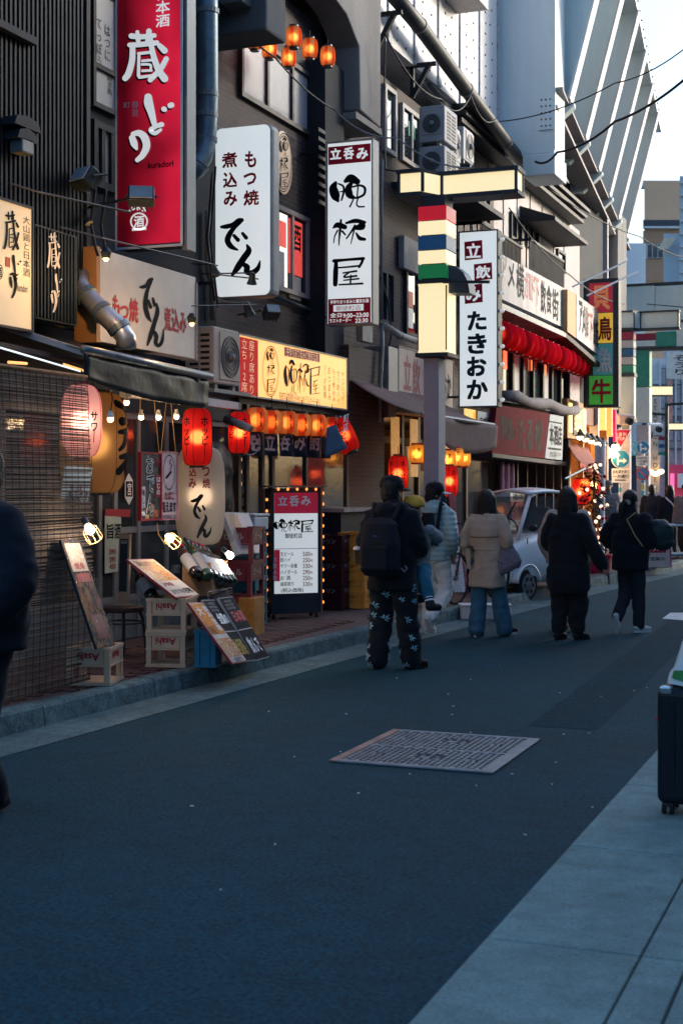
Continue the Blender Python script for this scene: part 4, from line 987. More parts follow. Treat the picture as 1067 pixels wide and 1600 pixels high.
# lanterns under the viaduct, upper floor
for i, (px, py) in enumerate([(432, 37), (459, 58), (484, 76), (512, 88)]):
    s = 16.4+i*.45
    lantern('striped_lantern', f'{lbl[i]} from the left of the small striped lanterns under the viaduct', ws(px, py, s), .098, .245, [orange_paper, cream_paper], .8, sel=lambda f: int(f*10) % 2, rt=.55, p=2.6, group='striped lanterns under the viaduct', hang=.1)
# three lanterns added before the panes as stand-ins for reflections of that row
for i, (px, py) in enumerate([(398, 62), (421, 76), (451, 90)]):
    s = 16.9+i*.35
    lantern('striped_lantern', f'{["left", "middle", "right"][i]} one of three added lanterns standing in for reflections in the upper windows', ws(px, py, s), .095, .24, [orange_paper, cream_paper], .9, sel=lambda f: int(f*10) % 2, rt=.55, p=2.6, group='lanterns standing in for window reflections')
# big lanterns of the first shop
pink_line = M('pink_line', (.6, .04, .12))
LP = ws(128, 658, 11.25)
lantern('paper_lantern', 'pink and white lit paper lantern half behind the bamboo blind', LP, .163, .575, [pink_paper], 7, rt=.36, p=3, lines=(8, pink_line, .12), cap=crimson, lcol=(1, .62, .5),
        texts=[(glyphs('サワー', .03, True, .95), .62, .2, -.3, .12, ink)])
LB = ws(146, 692, 12.3)
STK = [[(0, 10, 22), (28, 22, 20), (34, 50, 16)], [(10, 60, 26), (40, 56, 16)], [(0, 90, 12), (38, 86, 22)], [(26, 86, 18), (20, 120, 18), (0, 140, 10)], [(4, 160, 14), (40, 154, 22)], [(0, 200, 22), (30, 172, 20), (44, 160, 12)], [(20, 186, 16), (42, 216, 22)]]
lantern('straw_lantern', 'huge straw coloured paper lantern with thick black strokes behind the pink one', LB, .29, .87, [straw_paper], 3, rt=.55, p=3.4, cap=black_metal, lines=(8, M('brown_line', (.16, .07, .03)), .5), lcol=(1, .7, .4), rib=.022,
        texts=[(flipy(ribbon(STK)), 1.12, .42, -.38, .42, ink)])
LD = ws(313, 775, 13.9)
TXT = [(flipy(ribbon(DEN)), .05, .42, -.43, .02, ink)]
for ch, a, z in [('も', .22, .37), ('つ', .22, .25), ('焼', .24, .13), ('煮', -.3, .37), ('込', -.3, .25), ('み', -.3, .13)]: TXT.append((glyphs(ch, .03), a, .15, z-.05, z+.05, crimson))
t = lantern('white_lantern', 'huge white paper lantern with black brush writing wrapped in clear plastic', LD, .245, .95, [white_paper], 2.2, rt=.5, p=3.6, texts=TXT, rib=.03, cap_r=.13, lcol=(1, .8, .6), n=36)
g = G()
def wrap_f(a, b):
    an = a*2*math.pi; z = -.53+1.06*b; q = V3((math.cos(an), math.sin(an), 0)); rr = .30*(1-.45*max(0, (b-.8)/.2)**2-.35*max(0, (.1-b)/.1))+.035*noise.noise(V3((math.cos(an)*3, math.sin(an)*3, b*6)))+.05*(math.cos(an-.3) > .4)*(1-b)
    return LD+q*max(.08, rr)+V3((0, 0, z))
g.grid(wrap_f, 40, 24).obj('plastic_wrap', film('clear_wrap', clear=.80), t, smooth=True)
# cream lanterns beside the street post (second bar)
amber_paper = paper('amber_paper', (.8, .5, .16))
for i, (px, py, s, r) in enumerate([(651, 709, 20.6, .125), (699, 718, 20.4, .125), (712, 714, 20.9, .12), (724, 715, 21.4, .11)]):
    lantern('amber_lantern', ['amber lantern with red cap just left of the grey street post', 'amber lantern touching the right edge of the grey street post', 'middle one of three amber lanterns right of the street post', 'farthest amber lantern right of the street post'][i], ws(px, py, s), r, .27, [amber_paper], 2.2, rt=.6, p=2.6, cap=red_print, group='amber lanterns of the second bar', lcol=(1, .6, .2), texts=[(glyphs('酒', .03), .2, .2, .05, .3, ink), (glyphs('たきおか', .03, True), -.25, .12, -.35, .35, crimson)], hang=.05)
# red lantern row below the arcade sign
rl_paper = paper('vivid_red_paper', (.62, .012, .05), .45)
L0, L1 = ws(778, 521, 25.2), ws(937, 584, 36.0); NL = 20; rl_dark = paper('dull_red_paper', (.4, .01, .04), .45)
for i in range(NL):
    f = i/(NL-1); c = L0.lerp(L1, f)
    pos = f'number {i+1} from the near end' if 0 < i < NL-1 else ('nearest' if i == 0 else 'farthest')
    lantern('red_round_lantern', ('nearest' if i == 0 else 'farthest' if i == NL-1 else f'{["", "second", "third", "fourth", "fifth", "sixth", "seventh", "eighth", "ninth", "tenth", "eleventh", "twelfth", "thirteenth", "fourteenth", "fifteenth", "sixteenth", "seventeenth", "eighteenth", "nineteenth"][i]} nearest')+' of the plain red lanterns in the row below the arcade sign', c, .25, .46, [rl_paper if i % 3 else rl_dark], 2.4 if i % 2 == 0 else .8, rt=.3, p=2.0, group='red lanterns below the arcade sign', cap=crimson, n=20, hang=0, rib=.03, lcol=(1, .2, .15))
for px, py, s in [(789, 554, 25.2), (802, 560, 26)]: pass
# ================================================================ shop fronts at street level
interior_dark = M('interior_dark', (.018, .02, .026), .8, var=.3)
interior_warm = M('interior_warm_wall', (.16, .09, .05), .8, var=.4, scale=2)
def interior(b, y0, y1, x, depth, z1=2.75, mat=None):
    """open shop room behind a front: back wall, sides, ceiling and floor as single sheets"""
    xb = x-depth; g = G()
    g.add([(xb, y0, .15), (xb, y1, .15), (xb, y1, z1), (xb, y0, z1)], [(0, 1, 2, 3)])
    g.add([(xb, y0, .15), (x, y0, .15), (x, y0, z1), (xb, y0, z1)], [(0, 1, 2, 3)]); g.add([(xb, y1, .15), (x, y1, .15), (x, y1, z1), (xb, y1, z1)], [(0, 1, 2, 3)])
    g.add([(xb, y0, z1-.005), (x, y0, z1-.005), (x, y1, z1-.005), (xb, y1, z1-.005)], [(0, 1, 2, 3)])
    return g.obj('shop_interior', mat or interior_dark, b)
# first shop (under the awning): glass doors in metal frames
XS = -7.05
fr1 = thing('storefront', 'glass and metal front of the first shop under the dark awning', 'shop front', (XS, 11, .15))
ys0, ys1 = 8.0, yx(372, XS)
g = G()
cols = [8.2, 9.3, 10.2, yx(158, XS), yx(182, XS), yx(218, XS), yx(262, XS), yx(372, XS)]
for y in cols: g.span((XS-.05, y-.03, .15), (XS, y+.03, 2.5))
for z in (.55, 1.22, 2.35): g.span((XS-.045, ys0, z-.03), (XS-.005, ys1, z+.03))
g.obj('door_frame', alu, fr1)
glass_see = film('door_glass', (.05, .06, .07), .45, .03)
for n_ in glass_see.node_tree.nodes:
    if n_.type == 'BUMP': n_.inputs['Strength'].default_value = .02
for a, c in zip(cols, cols[1:]):
    for z0, z1 in ((.58, 1.19), (1.25, 2.32)): G().span((XS-.03, a+.03, z0), (XS-.022, c-.03, z1)).obj('pane', glass_see, fr1)
G().span((XS-.04, ys0, .15), (XS-.01, ys1, .52)).obj('kick_plate', M('blue_grey_panel', (.12, .15, .18), .5, var=.2), fr1)
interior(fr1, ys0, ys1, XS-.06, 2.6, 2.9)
G().span((XS-.3, ys0, 2.38), (XS+.02, ys1, 3.05)).obj('fascia', navy_black, fr1)
# things pasted on the glass
P = PX(XS+.012)
def poster(name, label, P, q, mat, rows=(), group=None):
    t = single(name, label, 'poster', slant(P, q, 0, .006), mat, group=group)
    for s_, bx, m, v in rows: write(P, s_, bx, m, t, n=.010, vertical=v, bold=.02)
    return t
pale_green = M('pale_green_paper', (.45, .55, .5), .6, var=.12)
t = poster('poster', 'tall pale green poster with red head on the shop glass', P, [(164, 804), (189, 808), (189, 892), (164, 896)], pale_green, [('旨', (166, 818, 177, 842), ink, False), ('酒', (178, 818, 188, 842), ink, False)])
for yy, s_ in ((862, '390'), (874, '290'), (885, '450')): write(P, s_, (170, yy-4, 180, yy+4), crimson, t, n=.01)
slant(P, [(164, 795), (203, 796), (203, 808), (164, 806)], .002, .008).obj('printed_panel', crimson, t)
hx = [P.pt(*P.uv(201+dx, 765+dy), .002) for dx, dy in ((0, -25), (6, -14), (6, 12), (0, 24), (-6, 12), (-6, -14))]
t = single('emblem_sticker', 'white hexagonal emblem sticker on the dark shop glass', 'sticker', G().prism(hx[::-1], P.n*.006), white_paint)
slant(P, [(196, 752), (206, 752), (206, 776), (196, 776)], .007, .010).obj('printed_panel', ink, t); write(P, '宮', (198, 754, 204, 774), white_ink, t, n=.013)
# small things seen through the glass, a warm glow put into their material
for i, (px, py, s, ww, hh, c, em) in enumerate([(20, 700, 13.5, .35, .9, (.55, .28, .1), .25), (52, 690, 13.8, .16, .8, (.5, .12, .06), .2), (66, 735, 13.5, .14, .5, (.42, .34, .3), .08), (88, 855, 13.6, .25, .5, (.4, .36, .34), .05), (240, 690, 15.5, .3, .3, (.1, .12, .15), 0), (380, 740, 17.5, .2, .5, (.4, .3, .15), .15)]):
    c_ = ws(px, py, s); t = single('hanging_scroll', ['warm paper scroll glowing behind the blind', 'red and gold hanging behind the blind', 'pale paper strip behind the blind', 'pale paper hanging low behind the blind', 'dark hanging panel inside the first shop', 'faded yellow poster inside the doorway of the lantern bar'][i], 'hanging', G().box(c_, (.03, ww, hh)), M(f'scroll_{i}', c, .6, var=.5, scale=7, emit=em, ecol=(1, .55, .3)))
# pale beam under the air conditioner
t = single('fascia_beam', 'pale metal beam running under the air conditioner above the red lantern', 'beam', G().prism([wx(205, 604, -6.55), wx(375, 629, -6.55), wx(375, 640, -6.55), wx(205, 620, -6.55)], (-.12, 0, 0)), M('pale_beam', (.45, .46, .48), .5, var=.15))
# second front: the lantern-lit standing bar
XT = -6.98
fr2 = thing('storefront', 'dark wooden front of the standing bar behind the navy curtain', 'shop front', (XT, 17, .15))
yt0, yt1 = yx(374, XT), yx(546, XT)
cols = [yt0+.02, yx(388, XT), yx(412, XT), yx(428, XT), yx(480, XT), yt1-.06]
g = G()
for y in cols: g.span((XT-.06, y-.035, .15), (XT, y+.035, 2.6))
for z in (.9, 2.5): g.span((XT-.05, yt0, z-.03), (XT-.01, yt1, z+.03))
g.obj('door_frame', M('dark_wood_frame', (.06, .045, .04), .5, var=.25), fr2)
for a, c in zip(cols[1:], cols[2:]):
    for z0, z1 in ((.2, .87), (.93, 2.47)): G().span((XT-.035, a+.04, z0), (XT-.027, c-.04, z1)).obj('pane', glass_see, fr2)
g = G()
for k in range(16): g.span((XT-.05, yt0+.05, .3+k*.14), (XT-.02, cols[1]-.04, .40+k*.14))
g.obj('shutter_slat', dark_grey, fr2)
interior(fr2, yt0, yt1, XT-.07, 3.2, 2.85, interior_warm); light(fr2, (XT-1.4, (yt0+yt1)/2+.3, 2.3), 14, (1, .55, .25), .1)
G().span((XT-.3, yt0, 2.6), (XT+.0, yt1, 2.9)).obj('fascia', navy_black, fr2)
for i in range(5):
    y = yt0+.5+i*.55; G().span((XT-1.9, y, .2), (XT-1.86, y+.36, 1.1+.15*(i % 3))).obj('room_panel', M('room_wood', (.3, .17, .07), .6, var=.4, scale=4), fr2)
# counter at the doorway corner with its dark front and pale top
cq = wz(556, 948, .15)
t = thing('counter', 'dark counter with a pale worn top beside the stacked crates', 'counter', (-6.75, yx(565, -6.6)+.3, .15))
ya_, yb_ = yx(535, -6.6), yx(580, -6.6)
G().span((-7.3, ya_, .15), (-6.62, yb_+.2, 1.32)).obj('body', navy_black, t); G().span((-7.3, ya_-.05, 1.32), (-6.56, yb_+.2, 1.37)).obj('top', M('worn_counter_top', (.3, .28, .27), .5, var=.3), t)
# third front: the bar behind the street post
fr3 = thing('storefront', 'dim timber front of the second bar behind the grey street post', 'shop front', (-7.1, 22, .15))
y3a, y3c = yx(590, -7.1), yx(770, -7.1)
cols = [y3a+.1, y3a+1.1, y3a+1.9, y3a+2.7, y3a+3.6, y3a+4.6, y3c-.1]
g = G()
for y in cols: g.span((-7.16, y-.05, .15), (-7.08, y+.05, 2.75))
g.span((-7.15, y3a, 2.3), (-7.09, y3c, 2.4)); g.obj('post_frame', M('dark_wood_frame', (.06, .045, .04)), fr3)
for a, c in zip(cols[1:], cols[2:]): G().span((-7.13, a+.05, .2), (-7.12, c-.05, 2.28)).obj('pane', glass_see, fr3)
interior(fr3, y3a, y3c, -7.18, 3, 2.8, interior_warm); light(fr3, (-8.2, y3a+2.2, 2.2), 16, (1, .5, .2), .1)
for i in range(4):
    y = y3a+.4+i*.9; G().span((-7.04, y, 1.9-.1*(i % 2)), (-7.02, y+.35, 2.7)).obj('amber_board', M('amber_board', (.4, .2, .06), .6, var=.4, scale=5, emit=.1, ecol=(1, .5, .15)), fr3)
# fourth front: under the red wooden sign
fr4 = thing('storefront', 'dark open shop front under the red wooden sign', 'shop front', (-7.1, 27, .15))
y4a, y4c = y3c+.02, yx(890, -7.1)
g = G()
for k in range(9): y = y4a+.2+k*(y4c-y4a-.4)/8; g.span((-7.16, y-.04, .15), (-7.08, y+.04, 2.85))
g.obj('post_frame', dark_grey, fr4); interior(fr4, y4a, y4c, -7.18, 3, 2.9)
for i, y in enumerate([y4a+3.2, y4a+3.9, y4a+4.6]): G().ball((-7.9, y, 2.35), .06, 8, 6).obj('bulb', M('warm_bulb', (1, .7, .4), emit=9, ecol=(1, .55, .22)), fr4)
c = wx(790, 742, -6.95); single('purple_cloth', 'faded purple cloth hanging under the sill of the red wooden sign', 'cloth', G().grid(lambda a, b: V3((-6.95+.05*math.sin(a*14), c.y-.45+a*.9, 2.1+.02*math.sin(a*9)-b*(.75+.12*math.sin(a*7)))), 24, 6), M('purple_cloth', (.16, .07, .13), .9, var=.25), smooth=True, solid=.01)
t = thing('vending_sign', 'red and white poster stand behind the small white car', 'sign', wx(805, 900, -6.8)); P = PX(-6.6)
slant(P, [(797, 768), (822, 768), (822, 832), (797, 836)], -.3, 0).obj('cabinet', off_white, t); slant(P, [(797, 783), (822, 783), (822, 812), (797, 812)], .001, .006).obj('printed_panel', red_print, t)
write(P, '酒場', (800, 771, 818, 781), ink, t); write(P, '日替', (797, 790, 818, 808), ink, t, n=.01); write(P, '一杯', (800, 816, 818, 828), ink, t)
# upper floor windows behind the red lantern row
wf = thing('storefront', 'dark glazed upper front behind the red lantern row', 'shop front', (-7.2, 28, 3.3))
P = PX(-7.1)
yu0, yu1 = yx(783, -7.1), yx(888, -7.1)
g = G()
for k in range(8): y = yu0+k*(yu1-yu0)/7; g.span((-7.2, y-.06, 3.3), (-7.08, y+.06, 5.0))
g.span((-7.2, yu0, 3.3), (-7.08, yu1, 3.42)); g.obj('window_frame', dark_grey, wf)
for k in range(7):
    y = yu0+k*(yu1-yu0)/7; G().span((-7.16, y+.06, 3.42), (-7.15, y+(yu1-yu0)/7-.06, 5.0)).obj('pane', glass_frost if k % 3 == 1 else glass_dark, wf)
for i, (px, py) in enumerate([(832, 565), (850, 572), (788, 560)]):
    c_ = wx(px, py, -7.12); G().box(c_, (.02, .3, .4)).obj('window_light', M('window_red_light', (.7, .12, .06), emit=.5, ecol=(1, .15, .06)), wf)
t = single('rolled_awning', 'rolled grey canvas lying above the red wooden sign', 'awning', G().tube([wx(788, 618, -6.75)+V3((0, k*.9, .04*math.sin(k*2))) for k in range(8)], [.10, .12, .10, .13, .11, .12, .10, .11], 10), M('dirty_canvas', (.2, .19, .2), .9, var=.3), smooth=True)
# ================================================================ awnings
canvas_navy = M('navy_canvas', (.004, .010, .017), .42, var=.35, scale=2, bump=.35, bscale=7, spec=.35)
aw = thing('awning', 'dark navy retractable awning over the first shop with a grey front bar', 'awning', (-6.5, 10.6, 2.7))
A0, A1 = wx(133, 546, -5.9), wx(327, 588, -5.9); B0, B1 = V3((-7.0, 9.0, 3.12)), V3((-7.0, A1.y, 3.08))
def cn(a, b):
    p = A0.lerp(A1, a).lerp(V3((-7.0, A0.y+(A1.y-A0.y)*a, 3.1)), b); return p+V3((0, 0, -.045*math.sin(math.pi*b)+.014*noise.noise(V3((a*5, b*3, 0)))))
G().grid(cn, 24, 10).obj('canvas', canvas_navy, aw, smooth=True, solid=.006)
G().tube([A0+V3((0, -.02, 0)), A1+V3((0, .03, 0))], .035, 10).obj('front_bar', M('dull_bar', (.2, .23, .26), .35, metal=.6, var=.3, scale=10), aw, smooth=True)
G().grid(lambda a, b: A0.lerp(A1, a)+V3((-.01+.02*noise.noise(V3((a*7, b*2, 3))), 0, -.03-b*(.20+.05*math.sin(a*3)+.05*a))), 24, 5).obj('valance', canvas_navy, aw, smooth=True, solid=.004)
G().span((-7.05, 8.5, 3.05), (-6.88, B1.y, 3.17)).obj('cassette', dull_steel, aw, bev=.02)
m0 = V3((-6.95, A0.y-.1, 3.03)); G().bar(m0, A0+V3((0, .05, -.03)), .05).obj('folding_arm', M('pale_arm', (.4, .4, .4), .5), aw)
G().bar(V3((-6.95, A1.y-.5, 3.0)), A1+V3((0, -.2, -.05)), .04).obj('folding_arm', dull_steel, aw)
# fluorescent tubes and rail below the awning
tr = thing('light_rail', 'rail with thin fluorescent tubes under the dark awning', 'lamp', wx(70, 575, -6.2))
r0, r1 = wx(-20, 545, -6.2), wx(330, 618, -6.2)
G().bar(r0+V3((0, 0, .05)), r1+V3((0, 0, .05)), .04).obj('rail', dark_grey, tr)
tube_m = M('tube_glow', (.8, .85, .9), emit=.35, ecol=(.7, .9, 1)); amber_m = M('tube_amber', (.8, .5, .3), emit=.5, ecol=(1, .4, .12))
G().tube([wx(-10, 540, -6.15), wx(126, 580, -6.15)], .007, 6).obj('tube', tube_m, tr)
G().tube([wx(100, 569, -6.12), wx(215, 606, -6.12)], .009, 6).obj('tube', amber_m, tr); G().tube([wx(14, 566, -6.3), wx(42, 568, -6.3)], .012, 6).obj('tube', amber_m, tr)
# brown awning of the second bar
brown_canvas = M('brown_canvas', (.14, .09, .09), .8, var=.3, scale=3, bump=.3, bscale=8)
aw2 = thing('awning', 'sagging brown canvas awning right of the grey street post', 'awning', (-6.4, 22, 2.6))
F0, F1 = wx(612, 690, -6.0), wx(766, 678, -6.0)
a0, a1 = V3((-6.0, yx(655, -6.0), wx(690, 660, -6.0).z)), wx(768, 672, -6.0)
def c2(a, b):
    p = V3((-5.95, a0.y+(a1.y-a0.y)*a, 2.62)).lerp(V3((-7.05, a0.y+(a1.y-a0.y)*a, 3.15)), b); return p+V3((0, 0, -.07*math.sin(math.pi*b)))
G().grid(c2, 16, 8).obj('canvas', brown_canvas, aw2, smooth=True, solid=.006)
G().grid(lambda a, b: V3((-5.95+.05*math.sin(a*8+b), a0.y+(a1.y-a0.y)*a, 2.62-b*(.2+.28*math.sin(a*2.6)))), 18, 6).obj('valance', brown_canvas, aw2, smooth=True, solid=.004)
G().tube([V3((-5.97, a0.y, 2.63)), V3((-5.97, a1.y, 2.63))], .03, 8).obj('front_bar', dull_steel, aw2)
# russet awning at the far lit shop
aw3 = thing('awning', 'russet awning with a scalloped red edge over the far lit shop', 'awning', ws(915, 715, 31))
def c3(a, b):
    tl, tr_, br, bl = ws(885, 692, 33.5), ws(918, 700, 36.5), ws(942, 742, 32.5), ws(905, 722, 29.5); return tl.lerp(tr_, a).lerp(bl.lerp(br, a), b)+V3((0, 0, -.05*math.sin(math.pi*b)))
G().grid(c3, 10, 8).obj('canvas', M('russet_canvas', (.22, .07, .055), .8, var=.25), aw3, smooth=True, solid=.01)
G().grid(lambda a, b: c3(a, 1)+V3((0, 0, -b*(.12+.03*math.sin(a*40)))), 40, 2).obj('scallop', M('red_edge', (.45, .08, .05), .8), aw3, smooth=True, solid=.01)
# ================================================================ pipes, ducts, machines, lamps on the walls
zinc = M('zinc_duct', (.12, .17, .21), .38, metal=.55, var=.3, scale=5, bump=.08)
zinc_l = M('bright_duct', (.36, .4, .43), .3, metal=.75, var=.25, scale=6)
YD = yx(316, -6.9)
def duct(name, label, pts, r, mat, bands, parent=None, bm=None):
    t = thing(name, label, 'duct', min(pts, key=lambda p: p.z)); G().tube(pts, r, 18).obj('pipe', mat, t, smooth=True)
    for p, d in bands: G().lathe(V3(p)-V3(d).normalized()*.03, [(r+.002, 0), (r+.012, .004), (r+.012, .056), (r+.002, .06)], 18, axis=d).obj('clamp_band', bm or dull_steel, t, smooth=False)
    return t
sD = 15.0
pts = [ws(324, y, sD) for y in (-60, 20, 100, 150)]+[ws(322, 205, sD), ws(320, 226, sD-.02), ws(315, 245, sD-.06), ws(306, 262, sD-.12), ws(292, 274, sD-.2)]
up = (0, 0, 1)
duct('exhaust_duct', 'fat dark zinc exhaust duct bending beside the white rounded sign', pts, .115, zinc, [(ws(324, 18, sD), up), (ws(323, 148, sD), up), (ws(322, 180, sD), up), (ws(321, 218, sD), (.05, 0, 1)), (ws(309, 256, sD-.1), (.5, .2, .8))])
pts = [ws(124, y, 12.6) for y in (225, 330, 425)]
duct('drain_pipe', 'slim grey vertical pipe between the battens and the red sign', pts, .034, zinc_l, [(pts[1], up)])
pts = [ws(126, 428, 12.3), ws(127, 448, 12.25), ws(136, 462, 12.2), ws(160, 488, 12.1), ws(186, 512, 12.0), ws(197, 528, 12.0), ws(198, 545, 12.0)]
duct('spiral_duct', 'shiny silver bent exhaust duct in front of the grey metal board', pts, .088, zinc_l, [(pts[2], pts[3]-pts[2]), (pts[3], pts[4]-pts[3]), (pts[4], pts[5]-pts[4])], bm=zinc)
PYb = [wx(588, -40, -6.85), wx(655, 40, -6.85), wx(728, 140, -6.85), wx(790, 222, -6.85), wx(812, 250, -6.85)]
duct('rail_pipe', 'long dark drain pipe slung along the viaduct edge', PYb, .12, M('dark_pipe', (.05, .055, .06), .5, var=.3), [(PYb[1], PYb[2]-PYb[1]), (PYb[2], PYb[3]-PYb[2]), (PYb[3], PYb[3]-PYb[2])], bm=steel_dark)
for i, q in enumerate([wx(618, 20, -6.9), wx(672, 100, -6.9)]):
    t = single('pipe_bracket', ['upper dark bracket holding the long drain pipe', 'lower dark bracket holding the long drain pipe'][i], 'bracket', G().bar(q+V3((-.3, 0, -.5)), q+V3((0, 0, .02)), .07).bar(q+V3((-.3, 0, -.5)), q+V3((-.3, 0, .1)), .06).bar(q+V3((-.4, 0, .0)), q+V3((.1, 0, 0)), .06), dark_grey)
pts = [wx(597, 508, -6.93), wx(597, 545, -6.93), wx(594, 600, -6.93), wx(592, 660, -6.93)]
duct('drain_pipe', 'thin pale pipe on the edge of the brick pier', pts, .03, dull_steel, [])
pts = [wx(600, 508, -6.9), wx(625, 524, -6.9), wx(650, 533, -6.9), wx(662, 536, -6.9)]
duct('conduit', 'pale conduit running along the brick wall behind the street post', pts, .05, M('pale_conduit', (.33, .32, .32), .6, var=.2), [(pts[1], pts[2]-pts[1])])
c0 = wx(588, 640, -6.8)
def aircon(name, label, q, w_, h_, d_, face='X', col=None, group='air conditioner units'):
    """box unit with a fan ring, vents and feet; q is its lower near corner; long side along Y when face is X"""
    mt = col or M('aircon_beige', (.42, .37, .33), .5, var=.12)
    t = thing(name, label, 'air conditioner', q+V3((0, 0, 0)), group=group)
    if face == 'X': a, c = q+V3((-d_, 0, .05)), q+V3((0, w_, h_))
    else: a, c = q+V3((0, 0, .05)), q+V3((w_, d_, h_))
    G().span(a, c).obj('casing', mt, t, bev=.02)
    if face == 'X':
        P = PL((c.x, a.y, a.z), (0, 1, 0), (0, 0, 1)); cu_, cv_, rr = w_*.6, (h_-.05)/2, min(w_*.36, h_*.42)
        P2 = PL((a.x, a.y, a.z), (1, 0, 0), (0, 0, 1)); sw = d_
    else:
        P = PL((a.x, a.y, a.z), (1, 0, 0), (0, 0, 1)); cu_, cv_, rr = w_*.5, (h_-.05)/2, min(w_*.36, h_*.42)
        P2 = PL((c.x, a.y, a.z), (0, 1, 0), (0, 0, 1)); sw = d_
    G().slab(P, cu_-rr*1.08, cv_-rr*1.12, cu_+rr*1.08, cv_+rr*1.12, .001, .012).obj('fan_panel', mt, t, bev=.01)
    G().prism([P.pt(cu_+rr*math.cos(k*math.pi/14), cv_+rr*math.sin(k*math.pi/14), .0125) for k in range(28)], P.n*.004).obj('fan_opening', M('fan_dark', (.05, .06, .075), .4, var=.1), t)
    g = G()
    for k in range(3, 10, 2):
        for j in range(28):
            a1, a2 = j*math.pi/14, (j+1)*math.pi/14; g.bar(P.pt(cu_+rr*k/9.5*math.cos(a1), cv_+rr*k/9.5*math.sin(a1), .021), P.pt(cu_+rr*k/9.5*math.cos(a2), cv_+rr*k/9.5*math.sin(a2), .021), .006)
    g.obj('fan_grille', dull_steel, t); G().ball(P.pt(cu_, cv_, .02), .05, 12, 6).obj('fan_hub', dull_steel, t)
    g = G()
    for i in range(8):
        for j in range(2): g.slab(P2, sw*(.18+.38*j), .07+(h_-.19)*i/7.6, sw*(.18+.38*j)+sw*.3, .07+(h_-.19)*i/7.6+.028, .001, .004)
    g.obj('vent_slot', M('vent_dark', (.015, .018, .02), .6), t)
    g = G()
    for yy in (.12, .8):
        if face == 'X': g.span((a.x+.02, a.y+w_*yy, q.z), (c.x-.02, a.y+w_*yy+.06, a.z))
        else: g.span((a.x+w_*yy-.05, a.y+.02, q.z), (a.x+w_*yy, c.y-.02, a.z))
    g.obj('foot', dull_steel, t); return t
q = wx(334, 606, -6.62); q1 = wx(372, 616, -6.62)
aircon('air_conditioner', 'beige air conditioner on the pale beam left of the lit horizontal sign', q, max(.62, q1.y-q.y), zat(505, 14.6)-q.z, .34)
single('air_conditioner_shelf', 'grey angle shelf carrying the beige air conditioner', 'shelf', G().span((q.x-.36, q.y-.05, q.z-.045), (q.x+.03, q.y+.85, q.z-.005)), dull_steel)
ACY = yx(657, -6.95)
q = V3((-6.98, ACY, zat(262, 24)-.05))
aircon('air_conditioner', 'upper dark grilled air conditioner above the lit post header', V3((-6.98, ACY, zat(228, 22.3))), .42, .62, .7, 'Y', M('aircon_grey', (.3, .31, .33), .5, var=.15))
aircon('air_conditioner', 'lower dark grilled air conditioner above the lit post header', V3((-6.98, ACY, zat(282, 22.3))), .42, .53, .7, 'Y', MATS['aircon_grey'])
aircon('air_conditioner', 'farther pale air conditioner on the rail above the post header', V3((-6.9, ACY+1.4, zat(268, 24.2))), .6, .68, .34, 'X', M('aircon_pale', (.42, .43, .44), .5, var=.15))
aircon('air_conditioner', 'farthest pale air conditioner on the rail above the post header', V3((-6.9, ACY+2.2, zat(270, 25.2))), .6, .62, .34, 'X', MATS['aircon_pale'])
single('machine_ledge', 'narrow dark ledge carrying the four upper air conditioners', 'ledge', G().span((FW, ACY-.1, zat(282, 22.3)-.09), (-6.45, ACY+3.2, zat(282, 22.3)-.005)), dark_grey)
# spot lamps on arms
def spot(label, px, py, s, aim, arm_to, size=.1, lit=0):
    c = ws(px, py, s); d = V3(aim).normalized()
    t = thing('spot_lamp', label, 'lamp', c, group='spot lamps on wall arms')
    G().lathe(c-d*size*1.1, [(size*.35, 0), (size*.5, size*.3), (size*.55, size*1.1), (size*.85, size*1.9), (size*.8, size*1.92), (size*.4, size*1.2)], 14, axis=d).obj('housing', M('lamp_housing', (.02, .03, .038), .4, var=.15), t, smooth=False)
    G().lathe(c+d*size*.65, [(size*.78, 0), (.001, .005)], 14, axis=d, caps=False).obj('lens', M('lamp_lens', (.25, .28, .3), .15), t)
    G().tube([c-d*size*.2, c-d*size*.2+V3((0, 0, size*.8)), V3(arm_to)], .007, 6).obj('arm', black_metal, t); return t
def flood(label, px, py, s, arm_to, w_=.24, yaw=.4):
    c = ws(px, py, s); R = Matrix.Rotation(yaw, 3, 'Z') @ Matrix.Rotation(-.55, 3, 'X')
    t = thing('flood_lamp', label, 'lamp', c, group='square flood lamps')
    G().box(c, (w_, .1, w_*.72), R).obj('housing', MATS['lamp_housing'], t, bev=.012)
    g = G()
    for k in range(5): g.box(c+R @ V3(((k-2)*w_*.2, .07, 0)), (.012, .06, w_*.6), R)
    g.obj('cooling_fin', MATS['lamp_housing'], t)
    G().box(c+R @ V3((0, -.055, -.0)), (w_*.86, .012, w_*.58), R).obj('lens', MATS['lamp_lens'], t)
    g = G(); g.tube([c+R @ V3((-w_*.55, 0, 0)), c+R @ V3((-w_*.55, .1, .1)), c+R @ V3((w_*.55, .1, .1)), c+R @ V3((w_*.55, 0, 0))], .012, 6).tube([c+R @ V3((0, .1, .1)), V3(arm_to)], .013, 6); g.obj('bracket', black_metal, t); return t
spot('lit-side spot lamp left of the white rounded sign', 336, 424, 13.4, (.2, .4, -.8), wx(300, 412, -6.9), .062)
spot('dark spot lamp in front of the white rounded sign', 394, 436, 13.2, (-.2, .3, -.9), wx(312, 428, -6.9), .058)
spot('small spot lamp under the white rounded sign', 388, 484, 14.6, (.1, .5, -.9), wx(340, 474, -7.1), .075)
flood('square flood lamp under the white rounded sign', 425, 487, 14.8, wx(372, 492, -7.2), .16, .8)
flood('square flood lamp in front of the foot of the tall red sign', 221, 307, 11.9, wx(140, 324, -6.5), .22, .5)
